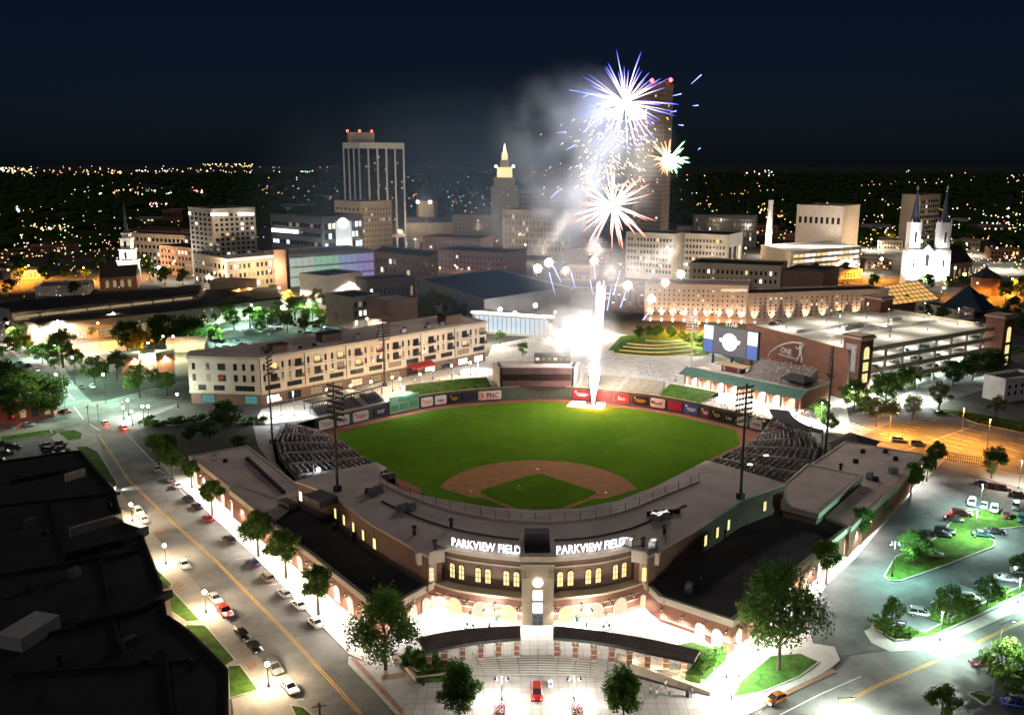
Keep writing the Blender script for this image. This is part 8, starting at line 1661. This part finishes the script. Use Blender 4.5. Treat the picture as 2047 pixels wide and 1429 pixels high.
# ================================================================ SMOKE
def smoke(name, label, c, rad, dens, nscale, colr=(.9, .9, .92), thr=.45, seed=0.0, aniso=.2, noise=True, shape=None):
    b = MB()
    for (o_, s) in (shape or [((0, 0, 0), 1.0)]): b.ball((o_[0] * rad[0], o_[1] * rad[1], o_[2] * rad[2]), 1.0, 16, 10); 
    if not shape: b.v = [Vector((v.x * rad[0], v.y * rad[1], v.z * rad[2])) for v in b.v]
    m = bpy.data.materials.new(name); m.use_nodes = True; t = m.node_tree; t.nodes.clear(); o = t.nodes.new('ShaderNodeOutputMaterial'); v = t.nodes.new('ShaderNodeVolumePrincipled'); v.inputs['Color'].default_value = (*colr, 1); v.inputs['Anisotropy'].default_value = aniso
    tc = t.nodes.new('ShaderNodeTexCoord'); mp = t.nodes.new('ShaderNodeMapping'); mp.inputs['Scale'].default_value = [1 / q for q in rad]; t.links.new(tc.outputs['Object'], mp.inputs[0])
    ln = t.nodes.new('ShaderNodeVectorMath'); ln.operation = 'LENGTH'; t.links.new(mp.outputs[0], ln.inputs[0]); fr = t.nodes.new('ShaderNodeMapRange'); fr.interpolation_type = 'SMOOTHSTEP'; fr.inputs['From Min'].default_value = 1.0; fr.inputs['From Max'].default_value = .25; t.links.new(ln.outputs['Value'], fr.inputs[0])
    nz = t.nodes.new('ShaderNodeTexNoise'); nz.noise_dimensions = '4D'; nz.inputs['W'].default_value = seed; nz.inputs['Scale'].default_value = nscale; nz.inputs['Detail'].default_value = 4; t.links.new(tc.outputs['Object'], nz.inputs[0])
    n2 = t.nodes.new('ShaderNodeMapRange'); n2.inputs['From Min'].default_value = thr; n2.inputs['From Max'].default_value = thr + .25; t.links.new(nz.outputs['Fac'], n2.inputs[0])
    mu = t.nodes.new('ShaderNodeMath'); mu.operation = 'MULTIPLY'; t.links.new(fr.outputs[0], mu.inputs[0]); t.links.new(n2.outputs[0], mu.inputs[1]); m2 = t.nodes.new('ShaderNodeMath'); m2.operation = 'MULTIPLY'; m2.inputs[1].default_value = dens; t.links.new(mu.outputs[0], m2.inputs[0])
    t.links.new(m2.outputs[0], v.inputs['Density']); t.links.new(v.outputs[0], o.inputs['Volume']); m.cycles.volume_step_rate = 1.0; MATS[name] = m
    me_ = b.mesh(name, m); return put(name, me_, None, c, 0, None, label, 'smoke', None, 'stuff')
smoke('smoke_plume', 'dense white smoke drifting left from the spark fountain', PD(1145, 660, FY), (21, 11, 15), .22, .13, thr=.38, seed=1)
smoke('smoke_plume', 'white smoke column round the spark fountain', PD(1188, 735, FY - 6), (5.5, 5, 18), .12, .22, thr=.30, seed=2)
smoke('smoke_cloud', 'grey smoke cloud left of the upper firework', PD(1130, 270, FY + 8), (34, 18, 30), .13, .055, thr=.40, seed=3, colr=(.6, .72, .9))
smoke('smoke_cloud', 'thin smoke hanging between the two big bursts', PD(1235, 320, FY + 4), (26, 14, 30), .012, .08, thr=.40, seed=4)
smoke('smoke_cloud', 'low grey smoke cloud left of the lower firework', PD(1085, 420, FY + 14), (34, 16, 24), .13, .055, thr=.42, seed=5, colr=(.7, .8, .95))
for i, (x, y, s) in enumerate([(1120, 452, 4), (1102, 475, 4.5), (1138, 435, 3.5), (1080, 490, 5), (1328, 510, 5), (1345, 498, 4), (1268, 535, 3.5), (1300, 520, 3.5), (1190, 495, 5), (1220, 545, 4)]):
    smoke('smoke_puff', 'small white smoke puff above the outfield, %s of ten' % ORD[i], PD(x, y, FY), (s * 1.1, s, s * 1.1), .28, .4, thr=.42, seed=10 + i)
smoke('smoke_haze', 'wide thin blue grey smoke haze drifting across downtown', (-25, 470, 62), (130, 105, 74), .007, .02, colr=(.38, .62, 1), thr=.28, seed=6)
smoke('smoke_haze', 'thin smoke added to give the row of small flashes halos', PD(1215, 556, FY - 4), (40, 13, 17), .017, .12, thr=.2, seed=7)  # volume added only to spread a glow round the flashes
# street lamps added to brighten the downtown facades
for i, (x, Y) in enumerate(((640, 835), (700, 770), (760, 745), (830, 850), (880, 900), (960, 830), (1050, 790), (1100, 930), (1240, 640), (1320, 630), (1400, 640), (1490, 760), (1560, 660), (1640, 720), (1760, 800), (1830, 830), (430, 590), (540, 600), (350, 660), (290, 700))):
    q = gp(x, Y); post('strong street lamp among the downtown blocks, %s of twenty' % ORD[i], (q.x, q.y, 0), 16, 'globe', 70000, (1, .72, .42) if i % 3 else (1, .9, .75), 'added downtown lamps', 0, 'bulb_warm')
